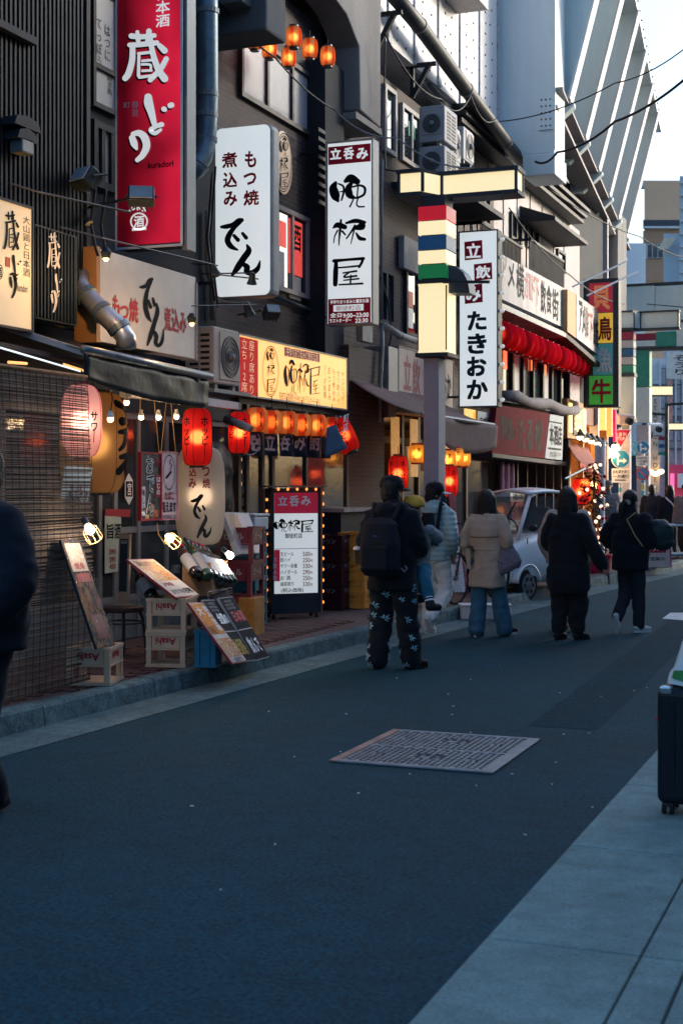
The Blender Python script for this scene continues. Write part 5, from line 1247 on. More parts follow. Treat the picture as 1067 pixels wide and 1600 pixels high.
flood('square flood lamp between the battens and the tall red sign', 132, 278, 12.0, wx(128, 300, -6.55), .23, -.4)
spot('small lamp on the pipe left of the grey metal board', 138, 345, 12.2, (.5, -.2, -.7), wx(126, 335, -6.6), .05)
t = single('lamp_bar', 'thin black lamp bar crossing the white rounded sign and the tall red sign', 'bar', G().tube([ws(0, 282, 11.2), ws(60, 300, 11.4), ws(205, 332, 12.2)], .009, 6).tube([ws(95, 355, 11.8), ws(160, 372, 12.1), ws(340, 415, 13.5)], .008, 6).tube([ws(300, 478, 13.6), ws(400, 476, 14.3)], .007, 6).tube([ws(330, 428, 13.3), ws(404, 436, 13.3)], .007, 6), black_metal)
# grey clip lamp wrapped in tape over the second red lantern
c = ws(372, 664, 14.55); t = thing('clip_lamp', 'grey taped clip lamp jutting in front of the second red lantern', 'lamp', c)
G().tube([ws(362, 657, 14.7), ws(376, 664, 14.55), ws(391, 670, 14.4)], [.03, .045, .035], 10).obj('body', dull_steel, t, smooth=True); G().tube([ws(355, 655, 14.8), ws(364, 659, 14.7)], .05, 8).obj('clamp', dark_grey, t)
# ================================================================ cables
def cable(label, pts, r=.008, sag=0.0, mat=cable_black):
    pts = [V3(p) for p in pts]; out = []
    for a, b in zip(pts, pts[1:]):
        for k in range(10): f = k/10; out.append(a.lerp(b, f)+V3((0, 0, -sag*4*f*(1-f))))
    out.append(pts[-1]); return single('cable', label, 'cable', G().tube(out, r, 6), mat, group='overhead cables', smooth=True)
cable('thick black cable rising from the steel column to the upper right sky', [ws(835, 252, 26), ws(870, 238, 26), ws(960, 190, 24), ws(1090, 105, 22)], .022, .1)
cable('thin black cable from the viaduct pipe to the right edge of the sky', [ws(780, 190, 26), ws(960, 130, 24), ws(1090, 58, 22)], .011, .12)
cable('twisted grey cable running down to the lit post header', [ws(520, 170, 19), ws(620, 215, 18.8), ws(740, 262, 18.8)], .012, .12, M('twisted_cable', (.2, .2, .22), .5))
cable('black cable crossing the windows below the concrete beam', [ws(340, 0, 15.5), ws(430, 90, 17), ws(520, 170, 19)], .011, .06)
cable('black cable looping under the long drain pipe', [ws(602, 60, 20), ws(600, 150, 20.2), ws(602, 265, 19.2), ws(622, 268, 19)], .01, .0)
cable('looped black cable on the coping of the brick wall', [ws(600, 50, 20.5), ws(690, 155, 23), ws(735, 150, 24), ws(775, 130+55, 25.5)], .013, .22)
cable('thin cable from the balcony to the far food sign', [ws(795, 325, 26), ws(890, 430, 30), ws(975, 475, 34)], .013, .12)
cable('thin cable across the far building front', [ws(850, 290, 30), ws(1000, 370, 34), ws(1090, 405, 36)], .013, .12)
cable('fine cable along the top of the far sign posts', [ws(1010, 475, 40), ws(1090, 482, 40)], .014, .0)
for i, (px, s) in enumerate([(150, 12.2), (166, 12.4), (337, 14.6), (332, 14.7)]):
    y0_, y1_ = [(290, 400), (295, 405), (260, 480), (270, 470)][i]
    cable(['drooping cable bundle left of the tall red sign', 'second drooping cable beside the tall red sign', 'cable hanging behind the white rounded sign', 'second cable hanging behind the white rounded sign'][i], [ws(px, y0_, s), ws(px-8, (y0_+y1_)/2, s), ws(px+4, y1_, s)], .012, .03)

for px, py, s_, pw_ in ((166, 398, 11.35, 8.0), (300, 500, 12.5, 5.0)):
    c = ws(px, py, s_); t = thing('picture_lamp', ['small warm lamp lighting the upper left corner of the grey metal board', 'small warm lamp lighting the right end of the grey metal board'][px > 200], 'lamp', c)
    G().lathe(c, [(.03, -.03), (.045, .02), (.02, .06)], 12).obj('shade', MATS['lamp_housing'], t); G().ball(c-V3((0, 0, .03)), .022, 8, 6).obj('bulb', M('amber_lamp', (1, .6, .2), emit=4, ecol=(1, .5, .15)), t); light(t, c-V3((0, 0, .09)), pw_, (1, .5, .14), .03)
# ================================================================ bamboo blind at the left
reed = M('reed_slat', (.17, .115, .085), .75, var=.5, scale=3, spec=.1)
XBL = -5.72
bl = thing('bamboo_blind', 'weathered bamboo blind hanging beside the pink lantern down to the kerb', 'blind', (XBL, 8.7, .16))
zt_, zb_ = 2.48, .17
yR = yx(136, XBL); y0b = 7.6
n = int((zt_-zb_)/.0125)
for grp in range(4):
    g = G()
    for i in range(grp, n, 4):
        z = zb_+i*.0125; bow = .03*math.sin((z-zb_)*1.3); e = yR+.035*(2.2-z)*.9+random.uniform(-.03, .02)
        if random.random() < .05: continue
        sl = random.uniform(-.006, .006); P0, P1, P2 = V3((XBL+bow+random.uniform(-.002, .002), y0b, z)), V3((XBL+bow, 8.6, z+sl+.004*math.sin(z*17))), V3((XBL+bow, e, z+sl*2+.006*math.sin(z*11)))
        g.bar(P0, P1, .003, random.uniform(.007, .0095)).bar(P1, P2, .003, random.uniform(.007, .0095))
    o = g.obj('slat', [reed, M('reed_slat_dark', (.09, .065, .052), .75, var=.4), M('reed_slat_light', (.22, .16, .125), .7, var=.4), reed][grp], bl); o['kind'] = 'stuff'
k = 0
y = y0b+.05
while y < yR+.03:
    pts = [V3((XBL+.03*math.sin((z-zb_)*1.3)+.004, y+.035*(2.2-z)*.5, z)) for z in (zt_, 1.8, 1.2, .6, zb_)]
    G().tube(pts, .0017, 5).obj('cord', cable_black, bl); y += .085
G().tube([(XBL, y0b, zt_), (XBL, yR, zt_)], .014, 8).obj('top_pole', wood_mid, bl)
# ================================================================ hanging boards and small bulbs under the awning
bulb_hot = M('bulb_hot', (1, .8, .5), emit=7, ecol=(1, .58, .25)); bulb_white = M('bulb_white_hot', (1, .95, .85), emit=10, ecol=(1, .84, .6))
for i, (px, py, s) in enumerate([(173, 655, 11.0), (198, 629, 12.4), (221, 652, 12.8), (248, 652, 13.0), (276, 651, 13.2)]):
    c = ws(px, py, s); t = thing('string_bulb', ['small bare bulb in front of the huge straw lantern', 'small lit bulb just right of the huge straw lantern', 'first of three small lit bulbs above the hanging menu board', 'middle of three small lit bulbs above the hanging menu boards', 'last small lit bulb before the red kana lantern'][i], 'bulb', c, group='small bulbs under the awning')
    G().ball(c, .024, 12, 8).obj('bulb', bulb_hot, t, smooth=True); G().lathe(c+V3((0, 0, .012)), [(.026, 0), (.026, .02), (.016, .03), (.016, .055)], 10).obj('socket', off_white, t)
    G().tube([c+V3((0, 0, .06)), c+V3((.01, .01, .14)), c+V3((0, .02, .22))], .004, 5).obj('flex', cable_black, t); light(t, c-V3((0, 0, .05)), .9, (1, .65, .35), .03)
def hung_board(name, label, px0, py0, px1, py1, X, face, frame, rim=.015):
    P = PX(X); t = sign(name, label, P, px0, py0, py1-4, px1, .025, face, frame, rim=rim, cat='menu board', case_name='backing'); return t, P
t, P = hung_board('menu_board', 'dark menu board in a red frame hanging from strings left of the smoking sign', 219, 706, 252, 818, -6.12, M('menu_print', (.06, .055, .06), .3, var=.6, scale=9), crimson)
for ch, bx in zip('おでん', [(228, 712, 240, 740), (229, 742, 241, 770), (228, 772, 241, 806)]): write(P, ch, bx, white_ink, t, bold=.05); write(P, ch, (bx[0]+.8, bx[1]+1, bx[2]-.8, bx[3]-1), ink, t, n=.007, bold=.0)
patch(P, (221, 760, 227, 806), white_print := M('pale_print', (.55, .56, .58), .5), t, .001, .004); write(P, '味しみ', (222, 764, 226, 800), ink, t, vertical=True, n=.006)
write(P, '大特価', (241, 714, 248, 730), crimson, t); patch(P, (243, 742, 251, 776), crimson, t, .001, .005); write(P, 'はじめ', (244, 745, 250, 773), white_ink, t, vertical=True, n=.007)
for bx, cl in [((226, 793, 231, 801), (.4, .15, .06)), ((233, 788, 240, 798), (.5, .25, .08)), ((241, 796, 247, 808), (.5, .12, .03)), ((227, 804, 233, 813), (.5, .35, .15)), ((236, 803, 240, 812), (.3, .1, .05))]: patch(P, bx, M(f'food_{bx[0]}', cl, .5, var=.4, scale=25), t, .001, .004, 'food_picture')
def smoke(P, t, cx, cy, rx, ry):
    ring(P, cx, cy, rx, ry, 2.2, M('dark_green_ink', (.02, .09, .09)), t, n=.005); brush_px(P, [[(cx-rx*.45, cy+ry*.3, 3.2), (cx+rx*.3, cy-ry*.02, 3.2)]], ink, t, .005); brush_px(P, [[(cx+rx*.2, cy-ry*.15, 1.2), (cx+rx*.45, cy-ry*.4, 1.2), (cx+rx*.1, cy-ry*.55, 1.2), (cx+rx*.35, cy-ry*.75, 1)]], ink, t, .005)
t, P = hung_board('smoking_sign', 'pink and white smoking permitted sign hanging beside the red framed menu board', 252, 705, 277, 817, -6.12, M('pinkish_print', (.62, .45, .48), .45, var=.12), M('pink_rim', (.55, .2, .25), .5), rim=.008)
smoke(P, t, 264, 738, 9, 28)
write(P, 'たばこ', (257, 768, 272, 781), crimson, t, bold=.04); write(P, '吸えます', (253, 784, 275, 801), ink, t, bold=.04); write(P, 'SMOKING OK', (253, 804, 275, 812), ink_grey, t)
P = PX(-5.9)
sg = thing('smoking_notice', 'pale blue smoking notice card hanging below the pink lantern', 'notice', wx(120, 785, -5.9))
slant(P, [(101, 728), (144, 731), (137, 785), (95, 778)], 0, .006).obj('card', M('pale_blue_card', (.5, .6, .62), .4, var=.1, scale=4), sg)
smoke(P, sg, 121, 745, 14, 13); write(P, 'たばこ', (108, 757, 137, 769), crimson, sg, n=.01); write(P, '吸えます', (106, 769, 137, 779), ink, sg, n=.01, bold=.03); write(P, 'SMOKING OK', (100, 777, 136, 784), ink_grey, sg, n=.01)
# strings for the two boards
g = G()
for a, b in [((220, 640), (219, 706)), ((240, 640), (249, 706)), ((262, 640), (252, 706)), ((266, 640), (275, 706))]: g.tube([wx(a[0], a[1]-28, -6.12), wx(*b, -6.12)], .004, 4)
single('hanging_string', 'gold twine holding the two hanging boards under the awning', 'string', g, gold_twine)
# ================================================================ clip lamps with wire cages
def cage_lamp(label, px, py, s, aim, cage=True, r=.034):
    c = ws(px, py, s); d = V3(aim).normalized(); t = thing('cage_lamp', label, 'lamp', c-V3((0, 0, .05)), group='lit clip lamps')
    G().ball(c, r, 14, 9).lathe(c-d*.02, [(r*.8, 0), (r*.45, -.035)], 12, axis=d).obj('bulb', bulb_white, t, smooth=True)
    G().lathe(c-d*.11, [(.02, 0), (.026, .01), (.026, .05), (.018, .065)], 12, axis=d).obj('socket', black_metal, t)
    if cage:
        R = orient(d)
        for k in range(8):
            a = k*math.pi/4; e = R @ V3((math.cos(a), math.sin(a), 0)); G().tube([c-d*.05+e*.02, c-d*.0+e*.055, c+d*.085+e*.06], .0025, 4).obj('cage_wire', gold_twine, t)
        for zz, rr in ((.0, .055), (.085, .06)): G().tube([c+d*zz+R @ V3((math.cos(k*math.pi/8)*rr, math.sin(k*math.pi/8)*rr, 0)) for k in range(17)], .0025, 4).obj('cage_ring', gold_twine, t)
    light(t, c+d*.06, 1.6, (1, .86, .68), .03); return t, c
cage_lamp('lit cage lamp above the plastic wrapped poster board', 141, 828, 10.4, (.45, -.15, -.55))
cage_lamp('lit cage lamp over the tilted menu board with the sake bottles', 266, 841, 12.4, (.5, -.2, -.3))
cage_lamp('lit bare clip bulb below the white den lantern', 360, 868, 13.3, (.4, .3, -.45), cage=False)
G_ = G().tube([ws(246, 818, 12.7), ws(248, 835, 12.6), ws(258, 850, 12.5), ws(262, 846, 12.4)], .006, 5); single('lamp_flex', 'gold flex looping down to the middle cage lamp', 'cable', G_, gold_twine)
# ================================================================ crates
def crate(name, label, loc, rotz, size, mat, group, text=None, tmat=None, open_=.45, upside=False, bands=True):
    """slatted plastic crate: corner posts, rims, printed panels over an open lower half, base and inner bottles' shade"""
    w_, d_, h_ = size; t = thing(name, label, 'crate', loc, rotz, group)
    pw = .045
    for sx in (-1, 1):
        for sy in (-1, 1): G().box((sx*(w_/2-pw/2), sy*(d_/2-pw/2), h_/2), (pw, pw, h_)).obj('corner_post', mat, t, local=True, bev=.004)
    g = G()
    for z, hh in ((.012, .024), (h_-.012, .024), (h_*.52, .012)):
        for sy in (-1, 1): g.box((0, sy*(d_/2-.004), z), (w_+.012, .016, hh))
        for sx in (-1, 1): g.box((sx*(w_/2-.004), 0, z), (.016, d_-.012, hh))
    g.obj('rim', mat, t, local=True)
    for sy in (-1, 1): G().box((0, sy*(d_/2-.012), h_*(.76 if open_ else .5)), (w_-.10, .012, h_*(.42 if open_ else .88))).obj('side_panel', mat, t, local=True)
    for sx in (-1, 1): G().box((sx*(w_/2-.012), 0, h_*(.76 if open_ else .5)), (.012, d_-.10, h_*(.42 if open_ else .88))).obj('side_panel', mat, t, local=True)
    G().box((0, 0, .02), (w_-.03, d_-.03, .012)).obj('base', mat, t, local=True)
    if text:
        for axis in (0, 1):
            P = PL((-w_*.26, -d_/2+.005, h_*.66), (1, 0, 0), (0, 0, 1)) if axis == 0 else PL((w_/2-.005, -d_*.26, h_*.66), (0, 1, 0), (0, 0, 1))
            ww = (w_ if axis == 0 else d_)*.52
            V, Fc = fitted(glyphs(text, .03), 0, 0, ww, h_*.2); 
            if upside: V = [(ww-x, h_*.2-y, l) for x, y, l in V]
            G().add([P.pt(u, v, .002+l*.0002) for u, v, l in V], Fc).obj('lettering', tmat or crimson, t, local=True)
    return t
cream_pl = M('cream_plastic', (.5, .36, .25), .5, var=.18, scale=4)
blue_pl = M('blue_plastic', (.02, .16, .28), .45, var=.2); yellow_pl = M('amber_plastic', (.6, .24, .04), .5, var=.2, scale=3); wine_pl = M('wine_plastic', (.13, .018, .03), .45, var=.2); teal_pl = M('teal_plastic', (.02, .16, .2), .5, var=.2)
c = wz(262, 1041, .15)
S_ = (.335, .40, .285)
rz = math.radians(12)
c1 = crate('beer_crate', 'lower cream beer crate with maroon print upside down at the kerb', (c.x-.02, c.y+.12, .15), rz, S_, cream_pl, 'cream beer crates', 'Asahi', crimson, upside=True)
c2_ = dup(c1, (c.x-.02, c.y+.12, .437), rz+.03, 'upper cream beer crate carrying the tilted white menu board')
c = wz(165, 1070, .15); dup(c1, (c.x-.15, c.y+.1, .15), rz+.06, 'cream beer crate under the plastic wrapped poster board beside the blind')
c = wz(312, 1044, .15); crate('blue_crate', 'blue plastic crate standing beside the lower cream beer crate', (c.x+.0, c.y+.16, .15), rz, (.18, .22, .31), blue_pl, None, open_=0)
# stacked crates by the bar: five amber, a dark red stack, teal and wine ones, white box
YC = wz(549, 951, .15)
ya = crate('amber_crate', 'lowest amber crate in the stack behind the man with the backpack', (YC.x-.02, YC.y+.25, .15), .0, (.36, .42, .185), yellow_pl, 'amber crates stacked by the bar', 'ホッピー', crimson, open_=0)
for i, w_ in enumerate(['second lowest', 'middle', 'second highest', 'topmost']): dup(ya, (YC.x-.02+random.uniform(-.012, .012), YC.y+.25, .15+.187*(i+1)), random.uniform(-.03, .03), f'{w_} amber crate in the stack behind the man with the backpack')
YC2 = wz(515, 953, .15)
ra = crate('dark_crate', 'lowest dark red crate in the stack left of the amber crates', (YC2.x-.04, YC2.y+.25, .15), .0, (.36, .40, .30), M('dark_red_plastic', (.05, .012, .018), .5, var=.2), 'dark red crates stacked by the bar', 'キリン', M('dull_white_ink', (.3, .28, .28)), open_=0)
for i, w_ in enumerate(['middle', 'topmost']): dup(ra, (YC2.x-.04, YC2.y+.25, .15+.302*(i+1)), .02*i, f'{w_} dark red crate in the stack left of the amber crates')
q = ws(374, 930, 14.6); wine = crate('wine_crate', 'lower wine red crate behind the black menu boards', (q.x, q.y, .15), .1, (.40, .42, .36), wine_pl, 'wine red crates', 'ビール', M('dull_white_ink', (.3, .28, .28))); dup(wine, (q.x, q.y, .512), .1, 'upper wine red crate behind the black menu boards'); dup(wine, (q.x, q.y+.02, .874), .13, 'topmost wine red crate beside the white box')
q = ws(391, 930, 15.5)
te = crate('teal_crate', 'lowest teal crate in the stack left of the bulb framed sign', (q.x, q.y, .15), .05, (.26, .36, .25), teal_pl, 'teal crates')
for i, w_ in enumerate(['second', 'third', 'topmost']): dup(te, (q.x, q.y, .15+.252*(i+1)), .05+.02*i, f'{w_} teal crate from the ground left of the bulb framed sign')
bx = thing('foam_box', 'white foam box on top of the teal crates', 'box', (q.x, q.y, 1.16)); G().box((q.x, q.y, 1.25), (.28, .38, .15)).obj('body', off_white, bx, bev=.02); G().box((q.x, q.y, 1.34), (.30, .40, .03)).obj('lid', off_white, bx, bev=.012); G().box((q.x+.0, q.y-.192, 1.25), (.1, .006, .07)).obj('side_recess', M('grey_recess', (.35, .36, .37), .6), bx)
q = ws(393, 945, 14.4); single('wooden_box', 'small amber wooden box beside the teal crates', 'box', G().box((q.x, q.y, .34), (.18, .26, .38)), M('amber_wood', (.35, .16, .04), .6, var=.3, scale=8), bev=.008)
# ================================================================ leaning menu boards
def lean_board(name, label, px, mat, frame, thick=.02, rim=.012, depth_s=None, group=None):
    """board through three photo corners: bottom-left, bottom-right (given depths) and top-left"""
    (b0, s0), (b1, s1), (t0, s2) = px; A, B, T = ws(*b0, s0), ws(*b1, s1), ws(*t0, s2)
    u = (B-A); lw = u.length; u.normalize(); v = T-A; v = v-u*v.dot(u); lh = v.length; v.normalize()
    P = PL(A, u, v); t = thing(name, label, 'menu board', (A+B)/2, group=group)
    G().slab(P, 0, 0, lw, lh, -thick, -.002).obj('backing', frame, t)
    G().slab(P, rim, rim, lw-rim, lh-rim, -.002, 0).obj('printed_face', mat, t)
    return t, P, lw, lh
def printmat(name, cols, scale=7, rough=.3):
    """printed food photographs: soft patches of a few inks"""
    if name in MATS: return MATS[name]
    m = M(name, cols[0], max(rough, .5), var=0, spec=.08); t_ = m.node_tree; N = t_.nodes; L = t_.links; b = N['Principled BSDF']
    tc = N.new('ShaderNodeTexCoord'); vo = N.new('ShaderNodeTexVoronoi'); vo.inputs['Scale'].default_value = scale; ns = N.new('ShaderNodeTexNoise'); ns.inputs['Scale'].default_value = scale*.8; ns.inputs['Detail'].default_value = 3
    mx = N.new('ShaderNodeVectorMath'); mx.operation = 'ADD'; L.new(tc.outputs['Object'], mx.inputs[0]); L.new(ns.outputs['Color'], mx.inputs[1]); L.new(mx.outputs[0], vo.inputs['Vector'])
    sp = N.new('ShaderNodeSeparateColor'); L.new(vo.outputs['Color'], sp.inputs[0]); r = N.new('ShaderNodeValToRGB'); r.color_ramp.interpolation = 'CONSTANT'
    while len(r.color_ramp.elements) < len(cols): r.color_ramp.elements.new(.5)
    for i, c in enumerate(cols): e = r.color_ramp.elements[i]; e.position = i/len(cols); e.color = (*c, 1)
    L.new(sp.outputs[0], r.inputs[0]); L.new(r.outputs[0], b.inputs['Base Color']); return m
def wr(P, lw, lh, s, u0, v0, u1, v1, m, t, n=.002, **k): return put(P, glyphs(s, k.get('bold', .02), k.get('vertical', False), 1.), u0*lw, v0*lh, u1*lw, v1*lh, n, m, t)
def pt_(P, lw, lh, u0, v0, u1, v1, m, t, n1=.0015): return G().slab(P, u0*lw, v0*lh, u1*lw, v1*lh, .0, n1).obj('printed_panel', m, t)
red_frame = M('red_frame', (.25, .015, .025), .45)
paper_white = M('white_print_paper', (.55, .5, .44), .6, var=.12, scale=6, spec=.1)
food_a = printmat('food_print', [(.6, .5, .4), (.6, .22, .03), (.55, .35, .14), (.5, .13, .03), (.6, .42, .24), (.22, .06, .03)], 9, .55)
food_b = printmat('orange_print', [(.65, .22, .015), (.68, .3, .03), (.5, .14, .01), (.65, .24, .02)], 6, .55)
t, P, lw, lh = lean_board('menu_board', 'white food menu board in a red frame lying tilted on the upper cream crate', (((276, 934), 11.7), ((313, 930), 12.4), ((223, 873), 12.2)), paper_white, red_frame)
pt_(P, lw, lh, .08, .42, .92, .94, food_a, t); wr(P, lw, lh, '鍋と牛すじ', .15, .80, .85, .92, ink_grey, t); wr(P, lw, lh, '390', .1, .28, .5, .38, crimson, t); wr(P, lw, lh, 'おすすめ', .1, .08, .6, .2, ink_grey, t); wr(P, lw, lh, '名物', .62, .08, .9, .22, ink, t)
t, P, lw, lh = lean_board('menu_board', 'tall orange and white food poster in a red frame leaning to the kerb', (((364, 1037), 11.5), ((387, 1033), 11.9), ((302, 941), 11.75)), paper_white, red_frame)
pt_(P, lw, lh, .05, .47, .95, .97, food_b, t); pt_(P, lw, lh, .05, .47, .5, .60, food_a, t); pt_(P, lw, lh, .06, .1, .94, .40, food_a, t)
wr(P, lw, lh, '飲み放題', .62, .52, .90, .94, white_ink, t, vertical=True); wr(P, lw, lh, '一番搾り', .1, .02, .8, .09, ink_grey, t); wr(P, lw, lh, '大', .15, .78, .5, .92, white_ink, t)
blackboard = M('menu_black', (.012, .015, .018), .6, var=.3, scale=5, spec=.03); slate_rim = M('pale_rim', (.35, .36, .38), .5)
for i, (q, lab, w1, w2, m1, m2) in enumerate([((((381, 1034), 11.85), ((400, 1031), 12.2), ((327, 937), 12.15)), 'black menu board with white and yellow brush writing beside the orange poster', '全国の', '地酒祭', white_ink, M('yellow_ink', (.5, .34, .05))), ((((400, 1032), 12.2), ((421, 1026), 12.6), ((353, 933), 12.5)), 'black menu board with red and white brush writing farthest from the orange poster', '日本酒', '飲んで', M('red_chalk', (.55, .06, .08)), white_ink)]):
    t, P, lw, lh = lean_board('menu_board', lab, q, blackboard, slate_rim, rim=.006)
    G().slab(P, .0, lh*.47, lw, lh*.485, .0, .004).obj('divider', slate_rim, t)
    wr(P, lw, lh, w1, .2, .6, .95, .78, m1, t, bold=.05); wr(P, lw, lh, w2, .15, .1, .85, .36, m2, t, bold=.03)
    for k in range(3): wr(P, lw, lh, ['純米吟醸', '各地の銘酒', '一杯四百円'][k], .15, .80+.055*k, .7, .845+.055*k, M('grey_chalk', (.25, .26, .27)), t, bold=0)
t = single('wire_rack', 'bent wire rack behind the black menu boards', 'rack', G().tube([ws(326, 936, 12.5), ws(325, 925, 12.5), ws(342, 922, 12.8), ws(343, 935, 12.8)], .004, 5).tube([ws(346, 930, 12.8), ws(344, 922, 12.8), ws(362, 918, 13.1), ws(364, 930, 13.1)], .004, 5), dull_steel)
t, P, lw, lh = lean_board('menu_board', 'pale pink and orange paper board tilted beside the plastic wrapped lantern', (((374, 866), 14.2), ((412, 864), 15.0), ((357, 800), 14.4)), M('pinkish_paper', (.5, .42, .45), .4, var=.12), M('pale_rim', (.35, .36, .38)), thick=.05)
pt_(P, lw, lh, .06, .3, .5, .96, printmat('peach_print', [(.6, .35, .2), (.6, .45, .38), (.58, .4, .3)], 4), t)
for k in range(3): wr(P, lw, lh, ['モツ煮', '串焼', 'つまみ'][k], .55, .55-.14*k, .92, .65-.14*k, ink_grey, t)
# plastic wrapped poster board leaning on the crate by the blind
t, P, lw, lh = lean_board('poster_board', 'long dark food poster wrapped in creased clear plastic leaning by the blind', (((152, 1014), 10.2), ((181, 1008), 10.5), ((121, 842), 10.55)), printmat('dark_food_print', [(.02, .02, .022), (.03, .03, .035), (.16, .05, .03), (.025, .025, .03), (.2, .1, .03), (.03, .03, .03)], 7), dark_grey, rim=.004)
pt_(P, lw, lh, .1, .70, .9, .96, printmat('pale_food_print', [(.5, .42, .36), (.45, .3, .22), (.5, .45, .42)], 8), t); pt_(P, lw, lh, .2, .6, .85, .68, M('dark_red_print', (.25, .02, .02), .4, var=.4, scale=20), t); pt_(P, lw, lh, .25, .08, .8, .3, M('deep_red_print', (.14, .01, .015), .4, var=.4, scale=14), t); wr(P, lw, lh, '焼鳥', .25, .72, .75, .78, crimson, t)
G().grid(lambda a, b: P.pt(lw*(-.06+1.12*a), lh*(-.01+1.02*b), .018+.02*noise.noise(V3((a*4, b*9, 1)))+.012*noise.noise(V3((a*9, b*25, 2)))), 14, 50).obj('plastic_wrap', film('poster_wrap', clear=.9), t, smooth=True)
# ================================================================ sake bottles in a wooden box
wb = thing('bottle_box', 'low wooden box holding slanted sake bottles behind the menu boards', 'box', ws(330, 930, 12.9))
q = ws(308, 905, 12.75); R_ = Matrix.Rotation(math.radians(14), 3, 'Z')
G().box(q, (.26, .03, .3), R_).obj('end_board', wood_mid, wb); G().box(q+R_ @ V3((.12, .35, -.06)), (.03, .7, .16), R_).obj('side_board', wood_mid, wb); G().box(q+R_ @ V3((-.0, .7, -.0)), (.26, .03, .26), R_).obj('end_board', wood_mid, wb)
G().box(q+R_ @ V3((-.12, .35, -.06)), (.03, .7, .16), R_).obj('side_board', wood_mid, wb); G().box(q+R_ @ V3((0, .35, -.30)), (.3, .74, .3), R_).obj('stand', dark_grey, wb)
bot_m = [M('bottle_brown', (.025, .014, .01), .08, spec=.8), M('bottle_green', (.02, .05, .025), .08, spec=.8), M('bottle_black', (.01, .012, .015), .08, spec=.8)]
prof_b = [(.036, 0), (.048, .01), (.05, .03), (.05, .27), (.046, .31), (.03, .345), (.017, .38), (.015, .45), (.0175, .452), (.0175, .475), (.002, .478)]
ends = [((275, 848), (308, 898)), ((290, 842), (326, 903)), ((284, 852), (318, 905)), ((297, 846), (334, 905)), ((303, 849), (343, 910)), ((309, 851), (350, 912)), ((315, 853), (357, 913)), ((322, 856), (364, 912))]
for i, (tp, bt_) in enumerate(ends):
    s = 12.7+.09*i; B = ws(*bt_, s-.15); T = ws(*tp, s+.25); d = (T-B).normalized(); sc = (T-B).length/.478
    t = thing('sake_bottle', ['dark sake bottle nearest the cage lamp', 'dark green capped bottle second from the cage lamp', 'third slanted sake bottle from the cage lamp', 'fourth slanted sake bottle, dark glass with a pale label', 'fifth slanted sake bottle, dark glass with a pale label', 'sixth slanted sake bottle, dark with a red and white label', 'seventh slanted sake bottle, pale labelled', 'slanted sake bottle farthest from the cage lamp'][i], 'bottle', B, group='slanted sake bottles')
    G().lathe(B, [(r*sc*.95, z*sc) for r, z in prof_b], 16, axis=d).obj('glass_body', bot_m[i % 3], t, smooth=True); G().lathe(B+d*.45*sc, [(.0185*sc, 0), (.0185*sc, .03*sc), (.001, .031*sc)], 12, axis=d).obj('cap', black_metal if i % 2 else red_print, t)
    if i > 2: G().lathe(B+d*.06*sc, [(.0485*sc, 0), (.0488*sc, .001), (.0488*sc, .19*sc), (.0485*sc, .191*sc)], 16, axis=d, caps=False).obj('label_paper', off_white, t)
    else: G().lathe(B+d*.06*sc, [(.0485*sc, 0), (.0485*sc, .19*sc)], 16, axis=d, caps=False).obj('label_paper', MATS['dull_white_ink'], t)
q = ws(215, 905, 12.2); t = thing('sake_bottle', 'large dark bottle with a grey label lying behind the white menu board', 'bottle', q, group=None); d = (ws(205, 880, 12.3)-ws(240, 935, 12.0)).normalized()
B = ws(240, 935, 12.0); G().lathe(B, [(r*1.15, z*.9) for r, z in prof_b], 16, axis=d).obj('glass_body', bot_m[2], t, smooth=True); G().lathe(B+d*.07, [(.0585, 0), (.0585, .15)], 16, axis=d, caps=False).obj('label_paper', M('grey_label', (.25, .28, .32)), t)
# ================================================================ stool with a wooden frame on it
c = wz(200, 1028, .15)
st = thing('stool', 'black legged stool with a round dark seat behind the leaning poster', 'stool', c)
sc_ = V3((c.x-.1, c.y+.1, 0)); hs = zat(957, 11.9)
G().lathe(sc_+V3((0, 0, hs-.05)), [(.17, 0), (.18, .012), (.18, .04), (.16, .05)], 24).obj('seat', M('dark_seat', (.05, .03, .028), .4, var=.2), st)
for k in range(4):
    a = k*math.pi/2+.5; G().tube([sc_+V3((.14*math.cos(a), .14*math.sin(a), hs-.05)), sc_+V3((.17*math.cos(a), .17*math.sin(a), hs-.12)), sc_+V3((.2*math.cos(a), .2*math.sin(a), .15))], .012, 8).obj('leg', black_metal, st)
G().tube([sc_+V3((.185*math.cos(k*math.pi/12), .185*math.sin(k*math.pi/12), .45)) for k in range(25)], .008, 6).obj('foot_ring', black_metal, st)
fb = sc_+V3((0, 0, hs)); t = thing('wooden_stand', 'tall narrow wooden framed menu stand on the stool', 'stand', fb)
P = PL(fb+V3((-.055, -.02, 0)), (1, 0, 0), (0, .06, 1)); hh = zat(838, 11.9)-hs
G().slab(P, 0, 0, .11, hh, -.03, 0).obj('frame', M('pale_wood', (.27, .19, .13), .6, var=.2, scale=8), t); G().slab(P, .016, hh*.2, .094, hh*.93, .0005, .004).obj('dark_panel', navy_black, t); G().slab(P, -.05, 0, .16, .015, -.06, .05).obj('foot', MATS['pale_wood'], t)
put(P, glyphs('御品書', .02), .025, hh*.86, .085, hh*.91, .005, MATS['grey_chalk'], t)
